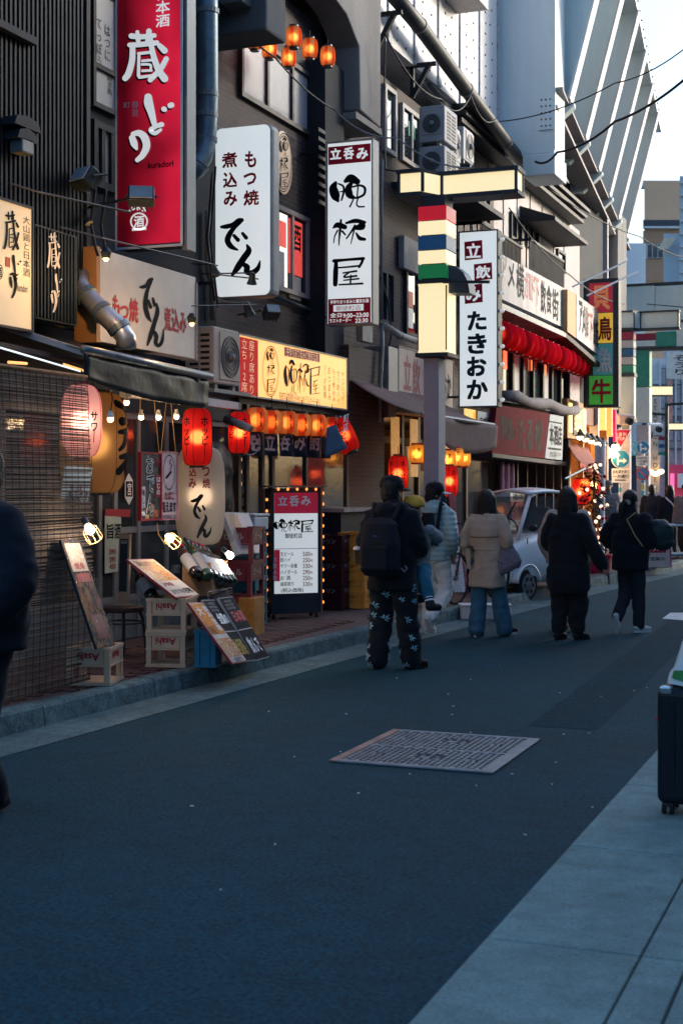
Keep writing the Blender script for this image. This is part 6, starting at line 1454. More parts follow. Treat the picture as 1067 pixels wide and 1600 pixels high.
# ================================================================ LED-bulb framed menu sign
P = PL(wz(424, 968, .15)+V3((0, 0, .06)), ((wz(501, 965, .15)-wz(424, 968, .15))).normalized(), (0, 0, 1))
u0, v0 = 0, 0; u1, _ = P.uv(501, 900); _, v1 = P.uv(424, 763)
ls = thing('light_sign', 'menu light box framed by small orange bulbs on castors in front of the bar', 'sign', P.pt(u1/2, 0, -.12)-V3((0, 0, .06)))
G().slab(P, 0, 0, u1, v1, -.22, -.002).obj('case', sign_dark, ls, bev=.008)
pb = lambda a, b, c_, d: (u1*a, v1*b, u1*c_, v1*d)
def sp_(a, b, c_, d, m, n0=0, n1=.003): return G().slab(P, *pb(a, b, c_, d), n0, n1).obj('printed_panel', m, ls)
sp_(.06, .16, .94, .965, lit_white2, -.001, .001); sp_(.06, .80, .94, .965, M('lit_crimson_print', (.4, .02, .05), .4, emit=.1), .0012, .003)
def pw(s, x0, y0, x1, y1, m=ink, **k):
    P2 = P; return write(P2, s, (x0, y0, x1, y1), m, ls, n=.006, **k)
for ch, bx in zip('立呑み', [(434, 775, 449, 790), (452, 774, 467, 791), (470, 775, 485, 790)]): pw(ch, *bx, m=white_ink, bold=.04)
bansign(P, ls, (430, 813, 448, 830), (450, 813, 468, 830), (471, 813, 489, 831), ls)
pw('御徒町店', 445, 833, 472, 841, ink_grey); sp_(.07, .515, .93, .519, ink_grey, .0012, .002)
sp_(.06, .26, .17, .51, MATS['lit_crimson_print'], .0012, .003); pw('お飲み物', 426.5, 870, 432.5, 908, m=white_ink, vertical=True, bold=.02)
for i, (a, b) in enumerate([('生ビール', '500円'), ('酎ハイ', '250円'), ('サワー各種', '330円'), ('ハイボール', '290円'), ('お 酒', '250円'), ('緑茶割り', '330円')]):
    y = 862+i*9.4; pw(a, 438, y, 438+len(a)*5.2, y+6.8, gi, bold=.01); pw(b[:-1], 473, y, 484, y+7, crimson, bold=.01); pw('円', 484.5, y+2.5, 488, y+6.8, crimson)
pw('(税込価格)', 439, 918.5, 474, 926.5, gi, bold=.01)
orange_bulb = M('orange_bulb', (1, .45, .15), emit=.6, ecol=(1, .25, .05))
f = G(); f.slab(P, u1+.0, 0, u1+.012, v1+.03, -.25, .03).slab(P, -.05, v1+.012, u1+.06, v1+.03, -.3, .05).slab(P, u1+.075, .05, u1+.085, v1-.06, -.2, -.18).slab(P, -.07, 0, -.06, v1, -.2, -.05); f.obj('outer_frame', M('gold_brown_frame', (.3, .2, .16), .4, metal=.3), ls)
bm = None
locs = [P.pt(u1+.045, v1*(.08+.088*i), -.04) for i in range(11)]+[P.pt(-.035, v1*(.1+.09*i), -.05) for i in range(10)]+[P.pt(u1*(.12+.19*i), v1+.05-.09+.03, .035) for i in range(5)]
for i, q in enumerate(locs):
    if bm is None: bm = G().ball((0, 0, 0), .015, 10, 6, (1, 1, 1.2)).obj('bulb', orange_bulb, ls, smooth=True, local=True); o = bm
    else: o = bm.copy(); COL.objects.link(o)
    o.location = q-V3(ls.location)
for a in (.04, u1-.04):
    for n_ in (-.19, -.03): q = P.pt(a, 0, n_); G().lathe(q+V3((-.012, 0, -.032)), [(.026, 0), (.026, .024)], 12, axis=(1, 0, 0)).obj('castor', rubber, ls)
# ================================================================ noren curtain
nav = M('navy_cloth', (.016, .026, .055), .9, var=.25, scale=6); nor_ink = M('noren_ink', (.42, .33, .34), .8)
nt_ = thing('noren_curtain', 'navy noren curtain with pale characters under the striped lanterns', 'curtain', wx(460, 715, -6.7))
XN = -6.62; P = PX(XN)
for i, (a, b, ch) in enumerate([(362, 410, '晩'), (411, 433, '立'), (434, 456, '呑'), (457, 480, 'み'), (481, 503, '酎'), (504, 520, None)]):
    y0_, y1_ = yx(a+.6, XN), yx(b-.6, XN); zt = 2.45; zb__ = zat(713, 16.5)
    def f_(u, v, y0_=y0_, y1_=y1_): return V3((XN+.025*math.sin(u*6+i)*v, y0_+(y1_-y0_)*u, zt+(zb__-zt)*v))
    G().grid(f_, 10, 6).obj('panel', nav, nt_, smooth=True, solid=.003)
    if ch: write(PX(XN+.03), ch, (a+3, 677, b-3, 704), nor_ink, nt_, n=.0, bold=.03)
ring(PX(XN+.03), 391, 691, 16, 20, 1.5, nor_ink, nt_, n=.004)
q0, q1, q2, q3 = ws(511, 668, 16.8), ws(524, 663, 17.0), ws(543, 700, 17.0), ws(508, 716, 16.6)
o = G().grid(lambda a, b: q0.lerp(q1.lerp(ws(541, 692, 17.0), 1-b) if False else q1, a).lerp(q3.lerp(q2, a), b), 6, 6).obj('panel', M('blue_cloth', (.03, .07, .13), .9, var=.2), nt_, smooth=True, solid=.003)
Pn = PL(q3, (q2-q3).normalized(), (q0-q3).normalized()); write(Pn, '町店', (522, 670, 532, 698), white_ink, nt_, n=.03, vertical=True)
# ================================================================ right side: suitcase and bag
t = thing('suitcase', 'black wheeled suitcase standing on the right pavement at the edge of the picture', 'suitcase', (0, 0, 0))
cb = wz(1030, 1276, .03); sw, sd_, sh = .46, .27, .575
sx, sy = cb.x-.02, cb.y+.02
hull = M('suitcase_shell', (.008, .012, .018), .35, var=.15, bump=.05, bscale=90)
g = G().span((sx, sy, .085), (sx+sw, sy+sd_, .085+sh)); g.obj('shell', hull, t, bev=.04, seg=5)
for k in range(5): G().span((sx+.07+k*.075, sy-.006, .16), (sx+.09+k*.075, sy+sd_+.006, .6)).obj('rib', hull, t, bev=.004)
G().span((sx-.006, sy+sd_/2-.012, .10), (sx+.004, sy+sd_/2+.012, .64)).obj('zipper', dark_grey, t)
for a in (sx+.05, sx+sw-.05):
    for b in (sy+.05, sy+sd_-.05):
        w_ = G().lathe((a-.03, b, .058), [(.006, 0), (.027, .002), (.027, .02), (.006, .022)], 14, axis=(1, 0, 0)).lathe((a+.008, b, .058), [(.006, 0), (.027, .002), (.027, .02), (.006, .022)], 14, axis=(1, 0, 0)).obj('wheel', rubber, t); G().box((a, b, .088), (.05, .05, .02)).obj('fork', black_metal, w_)
for a in (sx+.14, sx+sw-.14): G().tube([(a, sy+sd_-.04, .65), (a, sy+sd_-.04, .98)], .009, 8).obj('handle_tube', steel, t)
G().span((sx+.12, sy+sd_-.06, .97), (sx+sw-.12, sy+sd_-.02, 1.0)).obj('handle', black_metal, t, bev=.008)
for a in (sx+.015, sx+sw-.075): G().span((a, sy-.005, .63), (a+.06, sy+.05, .668)).obj('corner_guard', M('chrome_guard', (.5, .53, .56), .2, metal=.9), t, bev=.01)
G().box((sx-.006, sy+.08, .50), (.01, .05, .016)).obj('red_tag', M('red_tag', (.5, .05, .02), .5), t)
bgm = M('white_green_bag', (.6, .66, .66), .4, var=.1, bump=.4, bscale=12)
bt2 = thing('shopping_bag', 'white and green plastic bag resting on top of the suitcase', 'bag', (sx+.2, sy+.1, .665))
def bagf(a, b):
    an = a*2*math.pi; r_ = (.16-.08*b)*(1+.12*noise.noise(V3((math.cos(an)*2, math.sin(an)*2, b*3)))); return V3((sx+.22+r_*1.15*math.cos(an), sy+.12+r_*.7*math.sin(an), .672+.24*b+.02*noise.noise(V3((an, b*4, 9)))))
G().grid(bagf, 28, 12).obj('film', bgm, bt2, smooth=True)
def bagg(a, b): an = -2.6+a*2.2; q = bagf(an/(2*math.pi) % 1, .1+.35*b*(.4+a)); return q+V3((.006*math.cos(an), .006*math.sin(an), 0))
G().grid(bagg, 12, 5).obj('green_print', M('green_bag_print', (.03, .2, .05), .4), bt2, smooth=True)
# ================================================================ foam box on the road edge, placards, bicycle
c = wz(752, 969); t = thing('foam_box', 'long white foam box lying in the gutter behind the woman in the trench coat', 'box', c); R_ = Matrix.Rotation(math.radians(22), 3, 'Z')
G().box(c+V3((0, .15, .085)), (.62, .26, .16), R_).obj('body', off_white, t, bev=.015); G().box(c+V3((0, .15, .178)), (.64, .28, .025), R_).obj('lid', off_white, t, bev=.008)
P = PL(c+V3((0, .15, 0))+R_ @ V3((-.31, -.132, 0)), R_ @ V3((1, 0, 0)), (0, 0, 1)); G().slab(P, .14, .05, .22, .13, 0, .003).obj('blue_label', M('blue_label', (.05, .25, .38), .5, var=.3, scale=20), t)
for lab, q0, q1, w_, m in [('white placard with writing leaning on the bar front beside the bicycle', (708, 925, 18.6), (694, 800, 19.4), .16, off_white), ('narrow red and white placard leaning behind the white one', (722, 925, 19.0), (700, 770, 19.9), .08, M('faded_red', (.32, .1, .1)))]:
    a, b = ws(*q0), ws(*q1); P = PL(a, (.93, .36, 0), (b-a).normalized()); t = thing('placard', lab, 'placard', a); L_ = (b-a).length
    G().slab(P, 0, 0, w_, L_, -.03, 0).obj('board', m, t); put(P, glyphs('本日のおすすめ', .02, True), w_*.3, L_*.2, w_*.7, L_*.85, .003, ink_grey, t)
bk = thing('bicycle', 'dark bicycle with a round bright mirror parked behind the woman in the trench coat', 'bicycle', wz(725, 948, .15)+V3((-.2, .3, 0)))
o0 = V3(bk.location); d = V3((.25, .97, 0)).normalized(); zz = V3((0, 0, 1)); sd2 = V3((d.y, -d.x, 0))
for k, off in ((0, 0), (1, 1.05)):
    c = o0+d*off+zz*.33; w_ = G().tube([c+d*.32*math.cos(a*math.pi/14)+zz*.32*math.sin(a*math.pi/14) for a in range(29)], .018, 8).obj('tyre', rubber, bk); G().lathe(c-sd2*.03, [(.03, 0), (.03, .06)], 10, axis=sd2).obj('hub', dull_steel, w_)
    g = G()
    for a in range(14): g.tube([c, c+d*.31*math.cos(a*math.pi/7)+zz*.31*math.sin(a*math.pi/7)], .002, 4)
    g.obj('spoke', dull_steel, w_)
hb = o0+d*.22+zz*1.02; fr_ = M('bike_red_frame', (.15, .02, .025), .4); h0 = o0+d*.0+zz*.33
for a, b, r_ in [(h0, hb-zz*.05, .016), (o0+d*.2+zz*.8, o0+d*.55+zz*.35, .018), (o0+d*.55+zz*.35, o0+d*.75+zz*.9, .016), (o0+d*.2+zz*.72, o0+d*.68+zz*.7, .014), (o0+d*.55+zz*.35, o0+d*1.05+zz*.33, .012), (o0+d*.7+zz*.72, o0+d*1.05+zz*.33, .01)]: G().tube([a, b], r_, 8).obj('frame_tube', fr_, bk)
G().tube([hb+sd2*.28-d*-.12, hb+sd2*.2, hb, hb-sd2*.2, hb-sd2*.28+d*.12], .012, 8).obj('handlebar', black_metal, bk); G().box(o0+d*.76+zz*.93, (.14, .26, .06)).obj('saddle', rubber, bk, bev=.02)
m_ = hb-sd2*.3+zz*.16-d*.0; G().lathe(m_, [(.05, 0), (.055, .012), (.03, .03)], 16, axis=-d).obj('mirror', M('mirror', (.75, .8, .82), .08, metal=1, var=0), bk); G().tube([hb-sd2*.26, m_], .006, 6).obj('mirror_stem', black_metal, bk)
# ================================================================ small white delivery car (faces the viewer, close to the kerb)
fwd = V3((-.34, -.94, 0)).normalized(); side = V3((fwd.y, -fwd.x, 0))   # side: the car's own left/right axis
if side.x < 0: side = -side                                             # towards the street
w0 = wz(820, 941); w1 = wz(916, 937)
car = thing('small_car', 'tiny white one-seat delivery car parked facing the viewer at the kerb', 'car', (w0.x-.25, w0.y+.6, 0))
fb = w0+fwd*.0
def CP(a, b, z): return fb+(-fwd)*a-side*b+V3((0, 0, z))               # a: back from the front axle, b: towards the kerb
car_white = M('car_white', (.72, .75, .75), .28, var=.05, coat=.4); car_dark = M('car_dark_trim', (.02, .025, .03), .5)
WBASE = (w1-w0).length; TR = .92
for a, b in ((0, 0), (0, TR), (WBASE, 0), (WBASE, TR)):
    c = CP(a, b+(.0 if b else 0), .245); ax = side
    w_ = G().lathe(c-ax*.06, [(.17, 0), (.225, .004), (.245, .025), (.245, .095), (.225, .116), (.17, .12)], 22, axis=ax).obj('wheel', rubber, car, smooth=False)
    G().lathe(c+ax*.056, [(.165, 0), (.16, .01), (.05, .012), (.04, .022), (.001, .024)], 22, axis=ax).obj('rim', dull_steel, w_)
    g = G()
    for k in range(6): an = k*math.pi/3; e = V3((0, 0, 1))*math.sin(an)+fwd*math.cos(an); g.box(c+ax*.07+e*.10, (.03, .03, .05))
    g.obj('rim_hole', car_dark, w_)
# body: cross-sections from nose to tail, each a rounded outline
secs = [(-.42, .30, .62, .30), (-.36, .26, .74, .42), (-.2, .24, .86, .50), (.05, .24, .93, .53), (.3, .24, .98, .55), (.9, .24, 1.0, .55), (1.3, .26, 1.0, .54), (1.6, .3, .95, .5), (1.68, .36, .9, .46)]
ring_n = 20
g = G(); k0 = 0
for a, zb2, zt2, hw in secs:
    for j in range(ring_n):
        an = 2*math.pi*j/ring_n; cx_, cz_ = math.cos(an), math.sin(an); e = .45
        x = math.copysign(abs(cx_)**e, cx_)*hw; z = (zb2+zt2)/2+math.copysign(abs(cz_)**e, cz_)*(zt2-zb2)/2
        g.V.append(CP(a, TR/2-x, z))
for i in range(len(secs)-1):
    for j in range(ring_n): g.F.append((i*ring_n+j, i*ring_n+(j+1) % ring_n, (i+1)*ring_n+(j+1) % ring_n, (i+1)*ring_n+j))
g.F += [tuple(reversed(range(ring_n))), tuple((len(secs)-1)*ring_n+j for j in range(ring_n))]
g.obj('body', car_white, car, smooth=True)
# fenders over each wheel
for a, b in ((0, 0), (0, TR), (WBASE, 0), (WBASE, TR)):
    def ff(u, v, a=a, b=b): an = math.radians(8+164*u); return CP(a-.29*math.cos(an), b+(-.08+.17*v if b == 0 else -.09+.17*v), .245+.29*math.sin(an))
    G().grid(ff, 14, 4).obj('fender', car_white, car, smooth=True, solid=.02)
# cabin: pillars, roof and glass
roof_z = 1.56
A_ = [(-.08, .08, .98), (.42, .16, roof_z-.05)]
for b0, b1 in ((.06, .14), (TR-.06, TR-.14)):
    G().tube([CP(-.1, b0, .90), CP(.1, (b0*2+b1)/3, 1.22), CP(.32, b1, roof_z-.06), CP(.5, b1, roof_z)], .032, 8).obj('pillar', car_white, car, smooth=True); G().tube([CP(1.25, b0, .95), CP(1.2, b1, roof_z-.03)], .035, 8).obj('pillar', car_white, car, smooth=True)
G().grid(lambda u, v: CP(.26+1.0*u, .1+(TR-.2)*v, roof_z-.02+.05*math.sin(math.pi*v)+.03*math.sin(math.pi*u)), 8, 8).obj('roof', car_white, car, smooth=True, solid=.035)
car_glass = film('car_glass', (.06, .08, .09), .5, .02)
for n_ in car_glass.node_tree.nodes:
    if n_.type == 'BUMP': n_.inputs['Strength'].default_value = 0
def gq(name, pts): G().add(pts, [(0, 1, 2, 3)]).obj(name, car_glass, car)
gq('windscreen', [CP(-.11, .09, .93), CP(-.11, TR-.09, .93), CP(.3, TR-.15, roof_z-.06), CP(.3, .15, roof_z-.06)])
gq('side_window', [CP(0, .045, .98), CP(1.2, .05, .98), CP(1.16, .14, roof_z-.06), CP(.42, .14, roof_z-.06)]); gq('side_window', [CP(0, TR-.045, .98), CP(1.2, TR-.05, .98), CP(1.16, TR-.14, roof_z-.06), CP(.42, TR-.14, roof_z-.06)])
G().tube([CP(-.16, .44, .93), CP(-.02, .36, 1.1), CP(.2, .3, 1.42)], .014, 6).obj('wiper', car_dark, car); G().lathe(CP(-.2, .44, .9), [(.03, 0), (.03, .03)], 10, axis=fwd).obj('wiper_hub', car_dark, car)
for b in (.2, TR-.2):
    l_ = G().ball(CP(-.33, b, .66), .1, 16, 10, (1, .6, .75)).obj('headlight', M('headlight_glass', (.25, .3, .33), .08, metal=.4), car, smooth=True); G().ball(CP(-.40, b+.01, .66), .045, 12, 8).obj('reflector', M('headlight_chrome', (.7, .75, .78), .1, metal=.9), l_, smooth=True)
G().box(CP(-.415, TR/2, .68), (.12, .02, .05), Matrix.Rotation(math.atan2(side.y, side.x), 3, 'Z')).obj('badge', dull_steel, car)
G().box(CP(-.43, TR/2, .40), (.5, .03, .10), Matrix.Rotation(math.atan2(side.y, side.x), 3, 'Z')).obj('bumper', car_dark, car, bev=.01)
G().box(CP(.75, TR/2, .75), (.5, .5, .1), Matrix.Rotation(math.atan2(side.y, side.x), 3, 'Z')).obj('seat', car_dark, car, bev=.03); G().box(CP(.98, TR/2, 1.05), (.46, .12, .6), Matrix.Rotation(math.atan2(side.y, side.x), 3, 'Z')).obj('seat_back', car_dark, car, bev=.04)
G().tube([CP(.25, TR/2+.16*math.cos(k*math.pi/10), 1.02+.16*math.sin(k*math.pi/10)) for k in range(21)], .012, 6).obj('steering_wheel', car_dark, car)
G().box(CP(-.45, TR/2, .52), (.26, .012, .12), Matrix.Rotation(math.atan2(side.y, side.x), 3, 'Z')).obj('number_plate', M('plate_yellow', (.5, .4, .08), .5), car)
for b in (-.06, TR+.06): m_ = G().ball(CP(.1, b, 1.06), .07, 10, 7, (1, .6, .8)).obj('wing_mirror', car_dark, car, smooth=True)
for a_ in (.02, 1.22):
    for b in (-.032, TR+.032): G().bar(CP(a_, b*.9+.003, .36), CP(a_, b*.9+.003, .92), .012, .012).obj('door_gap', car_dark, car)
# ================================================================ road signs
blue_s = M('road_sign_blue', (.015, .2, .42), .5, var=.08); red_s = M('road_sign_red', (.5, .02, .07), .5, var=.08)
def disc_pts(P, u, v, r, n, seg=32): return [P.pt(u+r*math.cos(2*math.pi*k/seg), v+r*math.sin(2*math.pi*k/seg), n) for k in range(seg)]
def arrow_sign(t, P, px, py, r):
    u, v = P.uv(px, py); G().prism(disc_pts(P, u, v, r, -.02), P.n*.02).obj('disc_rim', white_paint, t); G().prism(disc_pts(P, u, v, r*.94, .0005), P.n*.003).obj('blue_disc', blue_s, t)
    def poly(pts, nm='arrow'): G().prism([P.pt(u+x*r, v+y*r, .004) for x, y in pts], P.n*.003).obj(nm, white_paint, t)
    poly([(-.38, -.68), (-.2, -.68), (-.2, .32), (-.02, .32), (-.29, .74), (-.56, .32), (-.38, .32)]); poly([(-.2, -.32), (.3, -.32), (.3, -.52), (.72, -.22), (.3, .1), (.3, -.1), (-.2, -.1)])
def plate(t, P, x0, y0, x1, y1, l1, l2, arrow=True):
    patch(P, (x0, y0, x1, y1), white_paint, t, -.012, .0, 'plate'); h = y1-y0
    write(P, l1, (x0+2, y0+h*.1, x1-2, y0+h*.36), ink, t, n=.003, bold=.01); write(P, l2, (x0+2, y0+h*.42, x1-2, y0+h*.7), ink, t, n=.003, bold=.02)
    if arrow: patch(P, (x0+5, y0+h*.78, x1-7, y0+h*.86), ink, t, .0005, .003, 'arrow_bar')
Y1 = 39.4; P = PY(Y1); u, v = P.uv(969, 690)
rs = thing('road_sign', 'near road sign pole with red stop triangle, blue arrow disc and white plate', 'road sign', (u, Y1+.1, 0))
G().tube([(u-.02, Y1+.06, 0), (u-.02, Y1+.06, P.uv(969, 668)[1])], .045, 10).obj('pole', M('white_pole', (.6, .6, .6), .5, var=.15), rs)
for z_ in (.6, 1.1, 1.5): G().lathe((u-.02, Y1+.06, z_), [(.047, 0), (.047, .12)], 10).obj('sticker', M(f'sticker_{z_}', random.choice([(.1, .3, .35), (.4, .1, .1), (.1, .2, .4)]), .5), rs)
def tri(k, n): return [P.pt(*[a*(1-k)+b*k for a, b in zip(P.uv(*q), P.uv(969, 680))], n) for q in ((952, 671), (986, 671), (969, 701))]
G().prism(tri(0, -.02)[::-1], P.n*.02).obj('triangle_rim', white_paint, rs); G().prism(tri(.1, .0005)[::-1], P.n*.003).obj('red_triangle', red_s, rs)
write(P, '止まれ', (959, 675, 979, 682), white_paint, rs, n=.005, bold=.03); write(P, 'STOP', (962, 683, 976, 688), white_paint, rs, n=.005, bold=.03)
arrow_sign(rs, P, 969, 717, P.uv(983.5, 717)[0]-u); plate(rs, P, 955, 732, 984, 754, '自転車を除く', '一方通行')
Y2 = 45.2; P = PY(Y2); u, v = P.uv(1003.5, 700)
rs2 = thing('road_sign', 'farther road sign pole covered in stickers with blue arrow disc and no parking disc', 'road sign', (u, Y2+.1, 0))
G().tube([(u, Y2+.08, 0), (u, Y2+.08, P.uv(1003, 690)[1])], .06, 10).obj('pole', MATS['white_pole'], rs2)
for k in range(9): G().lathe((u, Y2+.08, .35+k*.2), [(.063, 0), (.063, .17)], 10).obj('sticker', M(f'sticker_tone_{k%5}', [(.1, .3, .35), (.45, .4, .1), (.1, .2, .4), (.5, .5, .5), (.05, .05, .06)][k % 5], .5, var=.4, scale=12), rs2)
arrow_sign(rs2, P, 1003.5, 699, P.uv(1014, 699)[0]-u); plate(rs2, P, 993, 712, 1014, 728, '自転車を除く', '一方通行')
r = P.uv(1014, 740)[0]-u; u, v = P.uv(1003.5, 740)
G().prism(disc_pts(P, u, v, r, -.02), P.n*.02).obj('red_disc', M('parking_red', (.42, .04, .06), .4), rs2); G().prism(disc_pts(P, u, v, r*.8, .0005), P.n*.003).obj('blue_disc', blue_s, rs2)
G().bar(P.pt(u-r*.55, v+r*.55, .005), P.pt(u+r*.55, v-r*.55, .005), .05, .006, up=P.n).obj('slash', MATS['parking_red'], rs2)
# ================================================================ far unlit sign posts and gantry
dim = {'cream': M('dim_cream_acrylic', (.42, .5, .5), .4, var=.06), 'red': M('dim_red', (.2, .02, .05), .4), 'blue': M('dim_blue', (.02, .09, .2), .4), 'green': M('dim_green', (.03, .2, .15), .4), 'grey': M('dim_grey', (.3, .33, .34), .4)}
YG = 40.5
post_sign('sign_post', 'unlit grey street post with a pale header and dull red, blue and green blocks', (957, 990, 1000, 1059, 489, 513), [(519, 531, 'red'), (532, 544, 'grey'), (545, 557, 'blue'), (558, 570, 'grey'), (571, 584, 'green')], (588, 655), (966, 989, 0, 0), dim, purple_grey, YG, zb=0)
ga = thing('street_gantry', 'grey gantry panels with red and green blocks spanning the street beyond the post', 'gantry', (-6.5, 46, 0))
P = PY(46)
for bx, m_ in [((978, 444, 1022, 500), dim['cream']), ((1023, 444, 1140, 500), dim['cream'])]: patch(P, bx, m_, ga, -.5, 0, 'top_panel')
for bx, m_ in [((990, 521, 1023, 531), dim['red']), ((990, 532, 1023, 541), dim['cream']), ((1024, 518, 1055, 541), dim['green']), ((1056, 502, 1140, 541), dim['cream'])]: patch(P, bx, m_, ga, -.4, -.01, 'lower_panel')
for bx in [(975, 440, 1140, 444), (975, 500, 1140, 503), (985, 541, 1140, 545)]: patch(P, bx, sign_dark, ga, -.52, .03, 'rail')
patch(P, (991, 545, 1014, 604), dim['green'], ga, -.5, 0, 'column_block'); patch(P, (991, 606, 1014, 660), dim['cream'], ga, -.5, 0, 'column_block'); u0, vb, u1, _ = pbox(P, 993, 600, 1012, 664); G().span((u0, 46.1, 0), (u1, 46.5, vb)).obj('column', purple_grey, ga)
G().span((u0+7, 46.1, 0), (u1+7, 46.5, P.uv(1000, 545)[1])).obj('column', purple_grey, ga)
for i, (px, py, s) in enumerate([(948+27, 655, 40), (1022, 668, 47)]):
    c = ws(px, py, s); t = thing('security_camera', ['pinkish floodlight camera above the stop sign', 'white security camera on the gantry column'][i], 'camera', c); d_ = V3((.6, -.7, -.25)).normalized()
    G().box(c, (.5, .28, .26), orient(d_)).obj('housing', [M('pinkish_housing', (.5, .38, .36), .5), white_paint][i], t, bev=.03); G().lathe(c+d_*.2, [(.1, 0), (.1, .14)], 12, axis=d_).obj('lens', black_metal, t); G().tube([c-d_*.1, c+V3((-.1, .2, -.3)), c+V3((-.3, .3, -.35))], .04, 8).obj('arm', dull_steel, t)
# ================================================================ far lit shops at the corner
fs = thing('corner_store', 'warmly lit corner shop with strings of bulbs below the food sign', 'shop front', (-7.5, 34, .15))
glow_wood = M('glow_wood', (.42, .2, .07), .6, var=.4, scale=3)
XG = -7.3; yg0, yg1 = yx(888, XG), 38.5
interior(fs, yg0, yg1, XG, 3.5, 3.2, glow_wood); light(fs, (-8.3, yg0+2.2, 2.6), 45, (1, .55, .22), .15); light(fs, (-8.3, yg0+5.5, 2.6), 45, (1, .55, .22), .15)
for k in range(4): y = yg0+.1+k*(yg1-yg0-.2)/3; G().span((XG-.1, y-.07, .15), (XG+.02, y+.07, 3.2)).obj('post', glow_wood, fs)
G().span((XG-3.5, yg1+.05, .15), (XG, yg1+.2, 9)).obj('end_wall', pale_wall, fs)
G().span((XG-.2, yg0, 3.2), (XG+.05, yg1, 3.7)).obj('lintel', M('russet_wood', (.2, .07, .04), .6, var=.3), fs); G().span((XG-3, yg0, 3.7), (XG-.1, yg1, 9)).obj('upper_wall', grey_wall, fs)
P = PX(XG+.3)
t = single('gold_sign', 'glowing gold framed sign above the lit corner shop', 'sign', slant(P, [(886, 622), (914, 632), (914, 688), (886, 684)], -.2, 0), M('gold_frame', (.3, .16, .05), .5, var=.3))
for bx, m_ in [((888, 630, 892, 676), M('gold_glow', (.9, .6, .2), emit=.8, ecol=(1, .6, .16))), ((909, 640, 913, 678), MATS['gold_glow']), ((894, 636, 907, 680), M('dark_gold', (.08, .06, .04), .5, var=.6, scale=8))]: patch(P, bx, m_, t, .001, .03, 'glow_strip')
write(P, '酒場', (895, 640, 906, 676), MATS['gold_glow'], t, vertical=True, n=.035, bold=.03)
for i, (px0, py0, px1, py1, w_, m_) in enumerate([(920, 632, 934, 690, .1, M('white_banner', (.55, .58, .6), .6, var=.15)), (935, 632, 945, 672, .1, M('amber_banner', (.6, .33, .06), .5, emit=.4, ecol=(1, .6, .15), var=.4, scale=6)), (947, 634, 955, 682, .1, M('red_amber_banner', (.4, .14, .05), .5, emit=.4, ecol=(1, .4, .1), var=.5, scale=9)), (957, 640, 961, 690, .1, M('vivid_pink_strip', (.5, .02, .1), emit=.15, ecol=(1, .04, .2)))]):
    Pq = PY(36.5+i*.6); t = thing('banner', ['white vertical banner beyond the gold framed sign', 'amber lit vertical banner beyond the gold framed sign', 'red and amber bulb-lit banner beyond the gold framed sign', 'thin vivid pink lit strip left of the stop sign'][i], 'banner', Pq.hit((px0+px1)/2, py1)); patch(Pq, (px0, py0, px1, py1), m_, t, -.15, 0, 'panel')
for i in range(5):
    c = ws(905+i*9, 678+i*3.2, 33.5+i); t = thing('shade_lamp', f'{["first","second","third","fourth","last"][i]} small lit shade lamp in the slanting row above the russet awning', 'lamp', c, group='shade lamps over the corner shop'); G().lathe(c, [(.17, -.06), (.07, .06), (.03, .12)], 12).obj('shade', MATS['lamp_housing'], t); G().ball(c-V3((0, 0, .06)), .085, 8, 6).obj('bulb', M('cream_bulb', (1, .85, .6), emit=3, ecol=(1, .78, .45)), t)
gold_bulb = M('gold_bulb', (1, .7, .3), emit=5, ecol=(1, .58, .22))
bs = thing('bulb_string', 'cluster of warm bulbs hung inside the far corner shop', 'lamp', ws(950, 706, 40)); 
for i in range(18): c = ws(940+random.uniform(0, 26), 697+random.uniform(0, 16), 39+random.uniform(0, 2)); G().ball(c, .075, 8, 6).obj('bulb', gold_bulb, bs)
bs = thing('bulb_string', 'row of warm bulbs under the scalloped russet awning', 'lamp', ws(925, 760, 31))
for i in range(9): c = ws(911+i*3.5+random.uniform(-1, 1), 755+i*.7+random.uniform(-2, 2), 31+i*.1); G().ball(c, .055, 8, 6).obj('bulb', gold_bulb, bs)
bs = thing('bulb_string', 'few warm bulbs under the farther amber roof by the no parking sign', 'lamp', ws(1020, 735, 58))
for i in range(7): c = ws(1014+i*3.2, 741-abs(i-3)*1.5, 58+.3*i); G().ball(c, .09, 8, 6).obj('bulb', gold_bulb, bs)
lantern('red_lantern', 'tall red kana lantern below the russet awning', ws(907, 768, 31), .2, .56, [red_paper], 6, texts=[(glyphs('おでん', .03, True), .2, .3, -.35, .35, ink)], rt=.6, p=5, cap=crimson, hang=.1)
c = ws(933, 770, 31.5); single('red_flag', 'red triangular cloth flag hanging right of the tall red lantern', 'flag', G().prism([c+V3((0, 0, .22)), c+V3((.12, 0, .16)), c+V3((-.1, 0, -.22))], (0, .03, 0)), red_s)
t = single('awning_post', 'thin white post holding the russet awning beside the christmas tree', 'post', G().tube([ws(940, 893, 26.5)*1.0, ws(942, 690, 28.5)], .045, 10), M('white_pole', (.6, .6, .6)))
t = single('corner_post', 'short pale ribbed post pair under the shade lamps', 'post', G().tube([ws(933, 740, 30.5), ws(933, 695, 30.5)], .06, 8).tube([ws(939, 740, 30.5), ws(939, 697, 30.5)], .05, 8), off_white)
single('blue_rod', 'pale blue awning crank rod reaching towards the russet awning', 'rod', G().tube([ws(882, 748, 28), ws(914, 732, 29.5)], .02, 6), M('blue_rod', (.15, .3, .4), .4))
